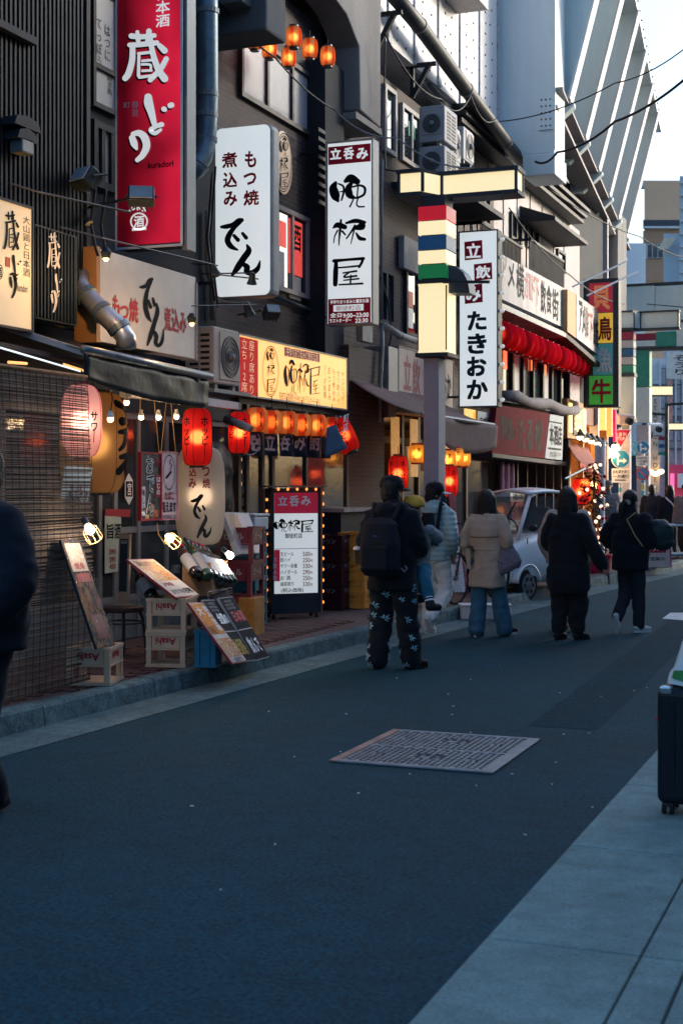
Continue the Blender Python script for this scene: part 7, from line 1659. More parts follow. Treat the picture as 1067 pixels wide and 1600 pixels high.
# christmas tree
ct = thing('christmas_tree', 'dark christmas tree with red baubles in a red pot at the corner shop', 'tree', wz(928, 893, .15))
c = V3(ct.location); random.seed(11)
G().lathe(c, [(.26, 0), (.32, .3), (.3, .31)], 16).obj('pot', red_s, ct); G().tube([c+V3((0, 0, .25)), c+V3((0, 0, 1.9))], [.05, .015], 8).obj('trunk', wood_mid, ct)
fg = G(); bgm_ = G(); wgl = G()
for i in range(1500):
    h = random.random()**1.2; z = .42+1.5*h; rmax = .58*(1-h)+.05; a = random.uniform(0, 6.283); r = rmax*math.sqrt(random.uniform(.1, 1)); p = c+V3((r*math.cos(a), r*math.sin(a), z-.12*r)); d = V3((math.cos(a), math.sin(a), random.uniform(-.5, .2))).normalized(); sd3 = d.cross(V3((0, 0, 1))).normalized()*.018
    fg.add([p-sd3, p+sd3, p+d*.12+sd3*.3, p+d*.12-sd3*.3], [(0, 1, 2, 3)])
    if i < 70: (bgm_ if i % 2 else wgl).ball(p+d*.06, .032, 7, 5)
fg.obj('foliage', M('fir_green', (.012, .03, .024), .7, var=.4), ct, kind='stuff'); bgm_.obj('bauble', M('red_bauble', (.5, .02, .04), .2), ct, smooth=True, kind='stuff'); wgl.obj('fairy_light', M('fairy_light', (.9, .8, .7), emit=.8, ecol=(1, .6, .4)), ct, smooth=True, kind='stuff')
# pink A-board, trolley
c = wz(1018, 889, .0); t = thing('sandwich_board', 'cream and pink sandwich board standing at the kerb behind the ponytailed woman', 'sign', c+V3((0, 0, .13))); P = PL(ws(1010, 888, 26.4), (.93, .36, 0), (-.03, .12, 1)); lw = .46; lh = .6
P.o.z = .15
G().slab(P, 0, 0, lw, lh, -.03, 0).obj('front_board', M('cream_board', (.5, .4, .36), .5, var=.15), t); G().slab(P, .07, lh*.45, lw-.1, lh*.66, .001, .004).obj('printed_panel', crimson, t); put(P, glyphs('本日の', .02), .06, lh*.75, .34, lh*.9, .004, crimson, t); put(P, glyphs('ランチ', .02), .1, lh*.5, .34, lh*.62, .006, white_ink, t); put(P, glyphs('営業中', .02), .06, lh*.2, .34, lh*.32, .004, ink_grey, t)
P3 = PL(P.pt(lw, 0, -.0), (-.36, .93, 0), (-.03, .0, 1)); G().slab(P3, 0, 0, .03, lh, -.02, 0).obj('pink_edge', M('pink_edge', (.4, .06, .18), .5), t); G().slab(P, 0, 0, lw, lh*.98, -.28, -.25).obj('rear_board', MATS['cream_board'], t)
c = wz(1046, 884, .0); t = thing('hand_trolley', 'steel flatbed hand trolley with two hoop handles at the far kerb', 'trolley', c)
bz = .22; e = V3((.93, .36, 0)); f2 = V3((-.36, .93, 0)); c.z = 0
G().box(c+e*.05+V3((0, .4, bz)), (.62, .9, .05), Matrix.Rotation(.37, 3, 'Z')).obj('deck', M('blue_grey_deck', (.12, .2, .28), .5), t)
for off in (0, .82):
    q = c+f2*off-e*.25; G().tube([q+V3((0, 0, bz)), q+V3((0, 0, .78)), q+e*.04+V3((0, 0, .84)), q+e*.54+V3((0, 0, .84)), q+e*.58+V3((0, 0, .78)), q+e*.58+V3((0, 0, bz))], .016, 8).obj('hoop_handle', steel, t)
for a in (-.2, .3):
    for b in (.08, .7): G().lathe(c+e*a+f2*b+V3((0, 0, .08)), [(.08, 0), (.08, .05)], 14, axis=e).obj('wheel', rubber, t)
# ================================================================ far buildings behind the crossing
tile_pale = brickmat('pale_tile', (.62, .64, .65), (.55, .58, .6), (.3, .33, .35), .5, .3, rough=.4, bump=.2)
def far_block(name, label, s, px0, px1, pt, mat, depth=12, zb=0, pb=None):
    a, b = ws(px0, pt, s), ws(px1, pt, s); zb2 = zb if pb is None else zat(pb, s)
    t = thing(name, label, 'building', ((a.x+b.x)/2, (a.y+b.y)/2, zb2)); d = ray(min(px0, 1067), 760).normalized()
    off = d*depth; pts = [V3((a.x, a.y, zb2)), V3((b.x, b.y, zb2)), V3((b.x, b.y, zb2))+off, V3((a.x, a.y, zb2))+off]; G().prism(pts, (0, 0, a.z-zb2)).obj('wall', mat, t)
    P = PL(V3((a.x, a.y, 0)), (CA, SA, 0), (0, 0, 1)); return t, P
t, P = far_block('tiled_building', 'white tiled building with thin poles at the right end of the street', 66, 1018, 1180, 560, tile_pale)
for px in (1028, 1040, 1052, 1063): patch(P, (px, 566, px+2, 740), off_white, t, .0, .3, 'mullion')
for py in (600, 650, 700): patch(P, (1018, py, 1100, py+3), dull_steel, t, .0, .15, 'floor_band')
for k, (x0, x1) in enumerate([(1031, 1039), (1043, 1051), (1055, 1062)]):
    for py in (575, 606, 656): f_ = patch(P, (x0, py, x1, py+34), alu, t, .0, .08, 'window'); patch(P, (x0+1, py+2, x1-1, py+32), M('far_pane', (.4, .45, .48), .15, var=.2), f_, .081, .1, 'pane')
t, P = far_block('beige_tower', 'pinkish beige tower block with a plain top band beyond the viaduct', 120, 1006, 1140, 282, M('beige_tower', (.74, .44, .27), .7, var=.08, scale=.2), depth=20)
patch(P, (1004, 344, 1140, 355), M('far_recess', (.06, .07, .08), .5), t, .0, .1, 'recess_band'); patch(P, (1004, 355, 1140, 358), off_white, t, .0, .5, 'ledge')
patch(P, (1004, 272, 1030, 284), M('roof_rail', (.4, .42, .44), .5), t, -3, -2.5, 'roof_railing')
P_ = P
for bx in [(1009, 382, 1034, 404), (1045, 382, 1066, 404)]:
    f_ = patch(P, bx, off_white, t, .0, .25, 'window'); w_ = (bx[2]-bx[0])/3
    for k in range(3): patch(P, (bx[0]+1+k*w_, bx[1]+1, bx[0]+w_*(k+1)-.6, bx[3]-1), M('far_pane_dark', (.08, .08, .09), .15, var=.4, scale=.6), f_, .26, .3, 'pane')
patch(P, (1004, 405, 1040, 440), M('brown_cladding', (.42, .24, .15), .7), t, .0, .12, 'cladding'); patch(P, (1004, 361, 1140, 380), MATS['brown_cladding'], t, .0, .12, 'cladding')
t, P = far_block('white_tower', 'slim white building with a lamp bracket in front of the beige tower', 92, 1036, 1062, 365, M('white_render', (.66, .68, .69), .7, var=.06), depth=6)
for k in range(4): G().bar(P.pt(*P.uv(1026+k*3, 390-k*4), .6), P.pt(*P.uv(1040+k*3, 388-k*4), .6), .25).obj('lamp_bracket', M('cream_lamp', (.6, .58, .48), emit=.02, ecol=(1, .95, .7)), t)
t, P = far_block('glass_tower', 'narrow pale glass building at the right edge of the picture', 84, 1061, 1150, 275, M('pale_glass', (.42, .48, .52), .25, var=.1), depth=10)
for k in range(14): patch(P, (1061, 285+k*20, 1150, 287+k*20), off_white, t, .0, .2, 'floor_band')
t, P = far_block('grey_block', 'pale grey building between the viaduct pier and the beige tower', 100, 968, 1008, 380, M('pale_grey_render', (.6, .64, .66), .7, var=.05), depth=10)
t, P = far_block('shop_block', 'low dark shop building behind the road signs', 70, 930, 1030, 640, M('dim_shop', (.10, .10, .11), .7, var=.4, scale=.5), depth=10)
patch(P, (985, 660, 1000, 690), white_paint, t, .1, .3, 'shop_sign'); patch(P, (975, 690, 992, 712), M('teal_shop', (.1, .3, .3), emit=.15), t, .1, .3, 'shop_sign'); write(P, 'ス', (976, 692, 990, 710), white_ink, t, n=.32, bold=.03); patch(P, (975, 650, 983, 672), red_print, t, .1, .3, 'shop_sign')
patch(P, (1006, 728, 1032, 745), glow_wood, t, .1, 1.5, 'roof')
t, P = far_block('pink_shop', 'far shop with vivid pink lit front at the right edge', 62, 1044, 1110, 726, M('pink_lit', (.3, .04, .09), .5, emit=.04, ecol=(1, .1, .25), var=.4, scale=.8), depth=5)
patch(P, (1046, 740, 1051, 830), M('pink_strip', (.9, .1, .3), emit=.35, ecol=(1, .15, .35)), t, .05, .2, 'light_strip'); patch(P, (1056, 775, 1100, 850), M('warm_front', (.5, .35, .25), emit=.25, ecol=(1, .7, .45), var=.3), t, .05, .2, 'lit_front'); patch(P, (1057, 740, 1100, 762), white_paint, t, .05, .2, 'shop_sign')
def vbanner(label, s, x0, y0, x1, y1, mat, txt, tm, d=.2):
    P = PL(ws(x0, y1, s), (CA, SA, 0), (0, 0, 1)); t = thing('banner_sign', label, 'sign', P.o); patch(P, (x0, y0, x1, y1), mat, t, -d, 0, 'panel')
    if txt: write(P, txt, (x0+(x1-x0)*.25, y0+6, x1-(x1-x0)*.25, y1-6), tm, t, n=.01, vertical=True, bold=.01)
    return t
vbanner('tall beige hotel banner sign with vertical letters', 60, 1016, 617, 1030, 770, M('beige_banner', (.5, .42, .33), .6), 'STATION HOTEL', ink_grey)
vbanner('small white hanging banner with black brush writing near the right edge', 50, 1042, 549, 1080, 592, M('white_banner2', (.58, .6, .62), .6), 'そうり', ink)
vbanner('thin red and white vertical banner near the right edge', 58, 1044, 590, 1050, 660, M('red_white_banner', (.5, .25, .22), .6, var=.5, scale=3), None, ink)
for i, (x0, y0, x1, y1, s) in enumerate([(1014, 604, 1050, 617, 52), (1046, 662, 1090, 671, 56), (1010, 674, 1034, 680, 56)]):
    P = PL(ws(x0, y1, s), (CA, SA, 0), (0, 0, 1)); t = thing('light_box', ['cream lit box sign above the hotel banner', 'cream lit box sign at the right edge', 'pale box beam by the hotel banner'][i], 'sign', P.o); patch(P, (x0, y0, x1, y1), [lit_cream, lit_cream, dim['cream']][i], t, -.4, 0, 'box'); patch(P, (x0, y0-1.5, x1, y0), sign_dark, t, -.4, .02, 'cap'); patch(P, (x0, y1, x1, y1+1.5), sign_dark, t, -.4, .02, 'cap')
P = PL(ws(1030, 700, 55), (CA, SA, 0), (0, 0, 1)); t = thing('banner_sign', 'small sign with red, grey, blue and green blocks right of the hotel banner', 'sign', P.hit(1034, 710))
for k, c_ in enumerate(['red', 'grey', 'blue', 'grey', 'green']): patch(P, (1030, 682+k*6, 1039, 687.6+k*6), dim[c_], t, -.3, 0, 'block')
lpost = thing('street_lamp', 'dark lamp post with two thin arms near the right edge', 'street lamp', wz(1041, 838)); q = V3(lpost.location); s = q.dot(V3((-SA, CA, 0)))
G().tube([q, V3((q.x, q.y, zat(630, s)))], .07, 8).obj('pole', black_metal, lpost)
for py, dx in ((648, -30), (632, 40)): G().tube([V3((q.x, q.y, zat(py, s))), V3((q.x+CA*dx/44*1.2, q.y+SA*dx/44*1.2, zat(py-3, s)))], .05, 6).obj('arm', black_metal, lpost)
# ================================================================ people
def limb(g, pts, rs, n=14, fl=None):
    """tapered chain with rounded ends"""
    pts = [V3(p) for p in pts]; out, ro = [], []
    for i in range(len(pts)-1):          # rounded joints: Catmull-Rom through the joints
        p0, p1, p2, p3 = pts[max(i-1, 0)], pts[i], pts[i+1], pts[min(i+2, len(pts)-1)]
        for k in range(5):
            t = k/5; out.append(.5*((2*p1)+(p2-p0)*t+(2*p0-5*p1+4*p2-p3)*t*t+(3*p1-p0-3*p2+p3)*t**3)); ro.append(rs[i]*(1-t)+rs[i+1]*t)
    out.append(pts[-1]); ro.append(rs[-1]); g.tube(out, ro, n); g.ball(pts[0], rs[0]*.99, n, 9); g.ball(pts[-1], rs[-1]*.99, n, 9); return g
def loft(g, secs, n=28, e=.85):
    """horizontal rings (x, y, z, rx, ry), squarish by e, closed at both ends"""
    k = len(g.V)
    for x, y, z, rx, ry in secs:
        for j in range(n):
            a = 2*math.pi*j/n; c, s = math.cos(a), math.sin(a); g.V.append(V3((x+math.copysign(abs(c)**e, c)*rx, y+math.copysign(abs(s)**e, s)*ry, z)))
    for i in range(len(secs)-1):
        for j in range(n): g.F.append((k+i*n+j, k+i*n+(j+1) % n, k+(i+1)*n+(j+1) % n, k+(i+1)*n+j))
    g.F += [tuple(k+j for j in reversed(range(n))), tuple(k+(len(secs)-1)*n+j for j in range(n))]; return g
def blob(name, g, mat, parent, vox=.012, it=5, disp=None, fac=.5):
    """weld overlapping closed shapes into one continuous surface, then fold it with noise"""
    me = bpy.data.meshes.new(name); me.from_pydata(g.V, [], g.F); o = bpy.data.objects.new(name, me); COL.objects.link(o)
    m = o.modifiers.new('r', 'REMESH'); m.mode = 'VOXEL'; m.voxel_size = vox; m.use_smooth_shade = True
    s = o.modifiers.new('s', 'SMOOTH'); s.iterations = it; s.factor = fac
    dg = bpy.context.evaluated_depsgraph_get(); out = bpy.data.meshes.new_from_object(o.evaluated_get(dg)); bpy.data.objects.remove(o); bpy.data.meshes.remove(me)
    if disp:
        nr = [v.normal.copy() for v in out.vertices]
        for v, q in zip(out.vertices, nr): v.co += q*disp(v.co)
    out.name = name; out.materials.clear(); out.materials.append(mat); out.polygons.foreach_set('use_smooth', [True]*len(out.polygons)); out.update()
    o = bpy.data.objects.new(name, out); COL.objects.link(o); o.parent = parent; MW[o.name] = mw(parent); return o
def folds(a=.010, sx=6, sz=11, seed=0):
    def f(p):
        q = V3((p.x*sx+seed, p.y*sx, p.z*sz+1.6*noise.noise(V3((p.x*3, p.y*3, p.z*2+seed))))); n1 = noise.noise(q); n2 = noise.noise(V3((p.x*14+seed, p.y*14, p.z*22)))
        return a*(1-2.2*abs(n1))+a*.3*n2
    return f
def quilt(a=.012, pitch=.058):
    return lambda p: a*abs(math.sin(math.pi*p.z/pitch))**.6-a*.5+.004*noise.noise(V3((p.x*18, p.y*18, p.z*12)))
skin = M('skin', (.36, .21, .15), .5, var=.1, scale=12)
hair_m = M('black_hair', (.005, .005, .006), .45, var=.2, scale=20, bump=.8, bscale=60, spec=.35)
black_cloth = M('black_cloth', (.006, .0085, .013), .92, var=.3, scale=10, sheen=.08, bump=.15, bscale=120)
black_cloth2 = M('black_twill', (.008, .011, .016), .88, var=.3, scale=8, sheen=.08, bump=.15, bscale=120)
trench_m = M('trench_cloth', (.40, .31, .235), .85, var=.15, scale=6, bump=.15, bscale=150)
denim = M('denim', (.04, .12, .19), .85, var=.3, scale=9, bump=.15, bscale=160)
puffer_m = M('grey_green_nylon', (.26, .38, .39), .5, var=.12, scale=8)
light_trouser = M('pale_grey_cotton', (.6, .63, .61), .85, var=.12, scale=7, bump=.12, bscale=140)
sole_w = M('white_rubber', (.55, .56, .55), .7, var=.1); shoe_b = M('black_shoe', (.012, .013, .016), .6); shoe_w = M('white_shoe', (.5, .53, .52), .65, var=.1)
fleece = M('grey_fleece', (.24, .26, .27), .95, var=.25, scale=40, bump=.6, bscale=90); beige_cl = M('beige_jacket_cloth', (.42, .34, .28), .85, var=.15)
def person(label, at, yaw, H, pose, group=None):
    t = thing('person', label, 'person', at, yaw, group); s = H/1.75
    J = dict(hipL=(-.09, 0, .93), hipR=(.09, 0, .93), kneeL=(-.10, .02, .5), kneeR=(.10, .02, .5), ankL=(-.10, -.02, .09), ankR=(.10, -.02, .09), shL=(-.185, -.01, 1.43), shR=(.185, -.01, 1.43),
             elL=(-.235, -.03, 1.15), elR=(.235, -.03, 1.15), wrL=(-.245, .06, .90), wrR=(.245, .06, .90), neck=(0, -.005, 1.47), head=(0, .02, 1.63), pitchL=0, pitchR=0, turn=0)
    J.update(pose); J = {k: (V3(v)*s if isinstance(v, tuple) else v) for k, v in J.items()}; J['s'] = s; J['t'] = t
    return t, J
def hand(g, w, d, side, s, curl=.5, up=(0, 0, 1)):
    """palm, four unequal bent fingers and a thumb from the palm's side"""
    d = V3(d).normalized(); x = d.cross(V3(up)).normalized()*side; n = x.cross(d).normalized()*side
    limb(g, [w, w+d*.045*s, w+d*.085*s], [.025*s, .032*s, .03*s], 10)
    for i, L in enumerate((.065, .075, .07, .055)):
        b = w+d*.08*s+x*(.027-.018*i)*s; m = b+d*L*.5*s+n*curl*.012*s; e = m+(d*(1-curl*.7)+n*curl*.9)*L*.5*s; limb(g, [b, m, e], [.0095*s, .0088*s, .0075*s], 7)
    b = w+d*.03*s+x*.026*s; limb(g, [b, b+(d*.5+x*.8)*.035*s, b+(d*.9+x*.7+n*.3)*.065*s], [.012*s, .011*s, .009*s], 7)
def body(J, arms=True, hands=(.4, .4), vox=.011, hd=((0, .1, -1), (0, .1, -1))):
    s, t = J['s'], J['t']; g = G(); R = Matrix.Rotation(J['turn'], 3, 'Z'); h = J['head']
    def H_(x, y, z): return h+R @ (V3((x, y, z))*s)
    g.ball(H_(0, -.012, .03), .088*s, 18, 12, (.88, 1.1, 1.08)); g.ball(H_(0, .03, -.05), .062*s, 14, 10, (.95, 1.05, 1.15)); g.ball(H_(0, .105, -.015), .016*s, 8, 6, (.8, 1, 1.4))
    for sx in (-1, 1): g.ball(H_(sx*.08, -.005, -.01), .022*s, 8, 6, (.45, .8, 1.4)); g.ball(H_(sx*.032, .083, .012), .014*s, 8, 6)
    g.ball(H_(0, .095, -.062), .018*s, 8, 6, (1.5, .6, .6)); limb(g, [J['neck']-V3((0, 0, .05*s)), h+R @ V3((0, -.01*s, -.06*s))], [.06*s, .055*s])
    loft(g, [(0, 0, .86*s, .15*s, .10*s), (0, 0, 1.0*s, .15*s, .10*s), (0, 0, 1.2*s, .14*s, .095*s), (0, -.005, 1.36*s, .17*s, .10*s), (0, -.005, 1.44*s, .12*s, .07*s)])
    for q in 'LR':
        limb(g, [J['hip'+q], J['knee'+q], J['ank'+q]], [.085*s, .055*s, .038*s])
        if arms:
            limb(g, [J['sh'+q], J['el'+q], J['wr'+q]], [.05*s, .04*s, .028*s], 10); i = 0 if q == 'L' else 1; hand(g, J['wr'+q], hd[i], 1 if q == 'R' else -1, s, hands[i])
    o = blob('body', g, skin, t, vox, 3)
    for sx in (-1, 1):
        e = G().ball(H_(sx*.032, .094, .012), .0085*s, 8, 6); e.obj('eye', M('eye_dark', (.02, .015, .015), .2), o, smooth=True, local=True)
    g = G(); limb(g, [H_(-.02, .102, -.06), H_(.02, .102, -.06)], [.005*s, .005*s], 6); g.obj('mouth', M('lip', (.25, .09, .08), .5), o, smooth=True, local=True)
    return o
def trousers(J, mat, r=(.105, .085, .075), hem=.0, seed=1, a=.009, name='trousers', vox=.012):
    s, t = J['s'], J['t']; g = G(); c = (J['hipL']+J['hipR'])/2
    loft(g, [(c.x, c.y, c.z+.10*s, .15*s, .11*s), (c.x, c.y, c.z, .165*s, .125*s), (c.x, c.y-.005, c.z-.08*s, .16*s, .12*s)])
    for q in 'LR':
        a_ = J['ank'+q]; k = J['knee'+q]; e = a_+(a_-k).normalized()*hem*s; limb(g, [J['hip'+q]-V3((0, 0, .02*s)), k, e], [r[0]*s, r[1]*s, r[2]*s])
    return blob(name, g, mat, t, vox, 4, folds(a*s, 5, 9, seed))
def shoes(J, mat, sole=sole_w, L=.27, high=False):
    s, t = J['s'], J['t']
    for q in 'LR':
        a = J['ank'+q]; R = Matrix.Rotation(J.get('yaw'+q, 0), 3, 'Z') @ Matrix.Rotation(J['pitch'+q], 3, 'X'); g = G()
        def F_(x, y, z): return a+R @ (V3((x, y, z))*s)
        limb(g, [F_(0, -.035, -.035), F_(0, .06, -.042), F_(0, L-.12, -.052)], [.042*s, .042*s, .034*s]); limb(g, [F_(0, -.015, -.03), F_(0, -.005, .03 if high else .01)], [.042*s, .042*s]); o = blob('shoe', g, mat, t, .009, 3)
        V = []
        for k in range(24): an = 2*math.pi*k/24; c_, s_ = math.cos(an), math.sin(an); V.append(((.040 if s_ > 0 else .035)*c_*(1.05 if s_ > 0 else 1), .055+(L/2-.005)*s_))
        G().prism([F_(x, y, -.09) for x, y in V], R @ V3((0, 0, .026*s))).obj('sole', sole, o, local=True)
def jacket(J, mat, hem=.80, r=((.20, .14), (.185, .135), (.20, .135), (.20, .12)), sleeve=(.078, .07, .055), hood=False, collar=True, disp=None, name='jacket', vox=.013, flare=None, e=.85, arms='LR', dz=0):
    s, t = J['s'], J['t']; g = G(); zs = [hem, (hem+1.1)/2 if hem < .9 else 1.0, 1.22, 1.37]
    secs = [(0, -.0, z*s, a*s, b*s) for z, (a, b) in zip(zs, r)]
    if flare: secs = [(0, 0, z*s, a*s, b*s) for z, a, b in flare]+secs[1:]
    secs += [(0, -.01*s, 1.43*s, .165*s, .095*s), (0, -.008*s, 1.475*s, .085*s, .075*s)]; loft(g, secs, 30, e)
    for q in arms:
        d = (J['wr'+q]-J['el'+q]).normalized(); limb(g, [J['sh'+q]*.98+V3((0, 0, -.01*s)), J['el'+q], J['wr'+q]-d*.01*s], [sleeve[0]*s, sleeve[1]*s, sleeve[2]*s])
    if collar: limb(g, [J['neck']+V3((-.0, -.0, -.02*s)), J['neck']+V3((0, .0, .045*s))], [.085*s, .078*s])
    if hood:
        for k in range(9):
            a = math.pi*(.02+.96*k/8); g.ball(J['neck']+V3((math.cos(a)*.115*s, -math.sin(a)*.10*s, (.005-.03*math.sin(a))*s)), .06*s, 10, 8)
        g.ball(J['neck']+V3((0, -.12*s, -.03*s)), .085*s, 14, 10, (1.3, .8, 1.1))
    return blob(name, g, mat, t, vox, 4, disp or folds(.011*s, 5, 8, 3))
def hair(J, kind, mat=hair_m, L=.2):
    s, t = J['s'], J['t']; g = G(); h = J['head']; R = Matrix.Rotation(J['turn'], 3, 'Z')
    def H_(x, y, z): return h+R @ (V3((x, y, z))*s)
    g.ball(H_(0, -.018, .045), .102*s, 18, 12, (.92, 1.08, 1.0)); g.ball(H_(0, -.05, -.02), .085*s, 14, 10, (1, .8, 1.1))
    if kind == 'long':
        loft(g, [tuple(H_(0, -.05, z))+(rx*s, ry*s) for z, rx, ry in ((-.13-L, .07, .03), (-.10-L, .105, .05), (-.10, .104, .068), (0, .092, .08), (.06, .075, .075))])
        for sx in (-1, 1): limb(g, [H_(sx*.082, .01, .04), H_(sx*.10, .0, -.08), H_(sx*.10, -.01, -.08-L)], [.026*s, .026*s, .014*s])
    if kind == 'tail': limb(g, [H_(0, -.10, .0), H_(-.02, -.14, -.06), H_(-.035, -.13, -.18), H_(-.03, -.11, -.30)], [.035*s, .045*s, .04*s, .012*s])
    if kind == 'short': g.ball(H_(0, -.03, -.0), .094*s, 14, 10, (.96, 1, 1))
    o = blob('hair', g, mat, t, .010, 3, lambda p: .0045*noise.noise(V3((p.x*55, p.y*55, p.z*9)))+.004*noise.noise(V3((p.x*20, p.y*20, p.z*5))))
    return o
def cap(J, mat, brim_dir, brim_mat=None, kind='cap', brim=.075):
    s, t = J['s'], J['t']; h = J['head']; R = Matrix.Rotation(brim_dir, 3, 'Z'); g = G()
    def H_(x, y, z): return h+R @ (V3((x, y, z))*s)
    g.lathe((0, 0, 0), [(.106, 0), (.108, .03), (.104, .06), (.085, .095), (.05, .115), (.001, .12)], 22, caps=True); g.V = [H_(v.x*.98, v.y*1.05-.01, v.z+.035) for v in g.V]
    o = g.obj('cap', mat, t, smooth=True, local=True)
    def bf(u, v): a = math.radians(-65+130*u); return H_(.104*math.sin(a)*(1+.02*v), .07*math.cos(a)+.035+brim*v*math.cos(a*.85), .038-.02*v-.012*abs(math.sin(a)))
    G().grid(bf, 12, 5).obj('brim', brim_mat or mat, o, smooth=True, solid=.006, local=True)
    G().ball(H_(0, -.01, .157), .01*s, 8, 5).obj('button', mat, o, local=True); return o
ST = math.radians
# ---- man in black with swallow-print trousers and a backpack, carrying a child
p = wz(612, 1046)
t, J = person('man in black jacket and swallow print trousers with a backpack carrying a child', (p.x, p.y, 0), ST(-4), 1.72, dict(hipL=(-.10, 0, .90), hipR=(.10, 0, .90), kneeL=(-.125, .05, .48), ankL=(-.135, -.02, .09), kneeR=(.13, .06, .48), ankR=(.15, .10, .10), elR=(.25, .05, 1.14), wrR=(.16, .26, 1.08), elL=(-.27, .02, 1.13), wrL=(-.17, .22, 1.02), turn=-.35, yawR=-.6, yawL=.05))
body(J); tr = trousers(J, black_cloth2, (.115, .105, .095), hem=-.0, seed=2, a=.012); shoes(J, shoe_b, shoe_b, high=True)
jk = jacket(J, black_cloth, hem=.74, r=((.22, .165), (.22, .165), (.225, .16), (.225, .14)), sleeve=(.09, .084, .064), hood=True, disp=folds(.014, 4, 7, 5), vox=.014)
hair(J, 'short'); cap(J, black_cloth, -1.0, brim=.06)
g = G().tube([V3((.085, .06, 1.585)), V3((.1, .11, 1.59)), V3((.10, .13, 1.585))], .004, 6); 
bp = G(); loft(bp, [(0, -.24, .86, .15, .07), (0, -.26, .92, .18, .11), (0, -.26, 1.15, .175, .12), (0, -.24, 1.32, .15, .10), (0, -.22, 1.37, .10, .06)], 26, .7)
bpo = blob('backpack', bp, M('pack_cloth', (.008, .012, .018), .8, var=.2), t, .012, 4, folds(.007, 6, 6, 9))
G().box((0, -.375, 1.02), (.25, .05, .22)).obj('pocket', M('pack_cloth', (.008, .012, .018)), bpo, bev=.02, local=True); G().tube([V3((-.1, -.35, 1.2)), V3((0, -.372, 1.215)), V3((.1, -.35, 1.2))], .006, 6).obj('zipper', MATS['dim_blue'], bpo, local=True)
for sx in (-1, 1): G().tube([V3((sx*.1, -.2, 1.36)), V3((sx*.125, -.1, 1.49)), V3((sx*.13, .08, 1.45))], .022, 8).obj('strap', MATS['pack_cloth'], bpo, local=True)
G().tube([V3((.20, -.25, .93)), V3((.235, -.27, .9)), V3((.25, -.24, .93)), V3((.22, -.22, .95))], .006, 6).obj('karabiner', dull_steel, bpo, local=True)
# swallows printed on the trousers
birds = M('swallow_print', (.28, .5, .58), .8, var=.2); rnd = random.Random(5); vs = [v for v in tr.data.vertices if v.co.z < .82 and v.normal.y < .2]; taken = []
rnd.shuffle(vs); g = G()
for v in vs:
    if len(taken) >= 34: break
    if any((v.co-q).length < .085 for q in taken): continue
    taken.append(v.co.copy()); n_ = v.normal; a = rnd.uniform(-.9, .9); u = V3((0, 0, 1)).cross(n_).normalized(); w_ = n_.cross(u); ux = u*math.cos(a)+w_*math.sin(a); uy = -u*math.sin(a)+w_*math.cos(a); c = v.co+n_*.006; k = .85+rnd.random()*.5
    for q in ([(-.045, .01), (-.012, .008), (0, .0), (-.012, -.004)], [(0, .004), (.012, .026), (.04, .034), (.014, .004)], [(-.004, -.002), (.006, -.006), (.034, -.024), (.004, -.016)], [(-.016, .004), (-.02, .02), (-.006, .036), (-.004, .006)], [(.006, .002), (.03, .006), (.046, .002), (.02, -.006)]):
        g.add([c+ux*x*k+uy*y*k for x, y in q], [(0, 1, 2, 3)])
g.obj('swallow_print', birds, tr, local=True, kind='stuff')
# paper cup in the side pocket
cp = thing('drink_cup', 'clear drink cup held at the left side of the man in black', 'cup', (p.x-.27, p.y-.14, .95)); q = V3(cp.location)
G().lathe(q, [(.03, 0), (.041, .13), (.043, .13), (.04, .135)], 18).obj('cup_body', film('cup_plastic', clear=.45), cp, smooth=True); G().lathe(q+V3((0, 0, .13)), [(.046, 0), (.046, .012), (.036, .028), (.001, .03)], 18).obj('lid', off_white, cp)
# ---- the child on his arm
ck = thing('person', 'small child in a yellow cap and grey fleece carried by the man in black', 'person', (p.x+.18, p.y+.20, .82)); c0 = V3((0, 0, 0)); JC = dict(s=.56, t=ck, turn=-.2)
K = dict(hipL=(-.06, -.02, .08), hipR=(.07, -.02, .08), kneeL=(-.02, .18, .02), kneeR=(.10, -.10, .0), ankL=(-.04, .2, -.16), ankR=(.16, -.15, -.20), shL=(-.10, -.0, .43), shR=(.11, 0, .43), elL=(-.14, -.16, .42), elR=(.15, .12, .36), wrL=(-.03, -.25, .46), wrR=(.1, .2, .40), neck=(0, 0, .47), head=(-.04, -.03, .61), pitchL=0, pitchR=-.5)
for k, v in K.items(): JC[k] = V3(v) if isinstance(v, tuple) else v
g = G(); h = JC['head']; g.ball(h, .085, 16, 12, (.92, 1.05, 1.05)); g.ball(h+V3((.02, .03, -.04)), .06, 12, 9); 
for sx in (-1, 1): g.ball(h+V3((sx*.08, .0, -.01)), .018, 8, 6, (.5, .8, 1.4))
g.ball(h+V3((.02, .09, -.01)), .012, 8, 6); limb(g, [V3((0, 0, .42)), h-V3((0, 0, .05))], [.04, .04]); loft(g, [(0, 0, .04, .09, .07), (0, 0, .2, .09, .07), (0, 0, .4, .10, .065)])
for q in 'LR': limb(g, [JC['hip'+q], JC['knee'+q], JC['ank'+q]], [.055, .042, .03]); limb(g, [JC['sh'+q], JC['el'+q], JC['wr'+q]], [.03, .026, .02], 10)
hand(g, JC['wrL'], (-.9, .1, .1), -1, .62, .5); hand(g, JC['wrR'], (0, .9, -.3), 1, .6, .5); b_o = blob('body', g, skin, ck, .008, 3)
for sx in (-1, 1): G().ball(h+V3((.02+sx*.028, .083, .015)), .007, 7, 5).obj('eye', MATS['eye_dark'], b_o, local=True)
g = G(); loft(g, [(0, 0, .10, .115, .09), (0, 0, .25, .12, .095), (0, 0, .38, .12, .085), (0, 0, .455, .06, .055)])
for q in 'LR': limb(g, [JC['sh'+q], JC['el'+q], JC['wr'+q]], [.055, .058, .045])
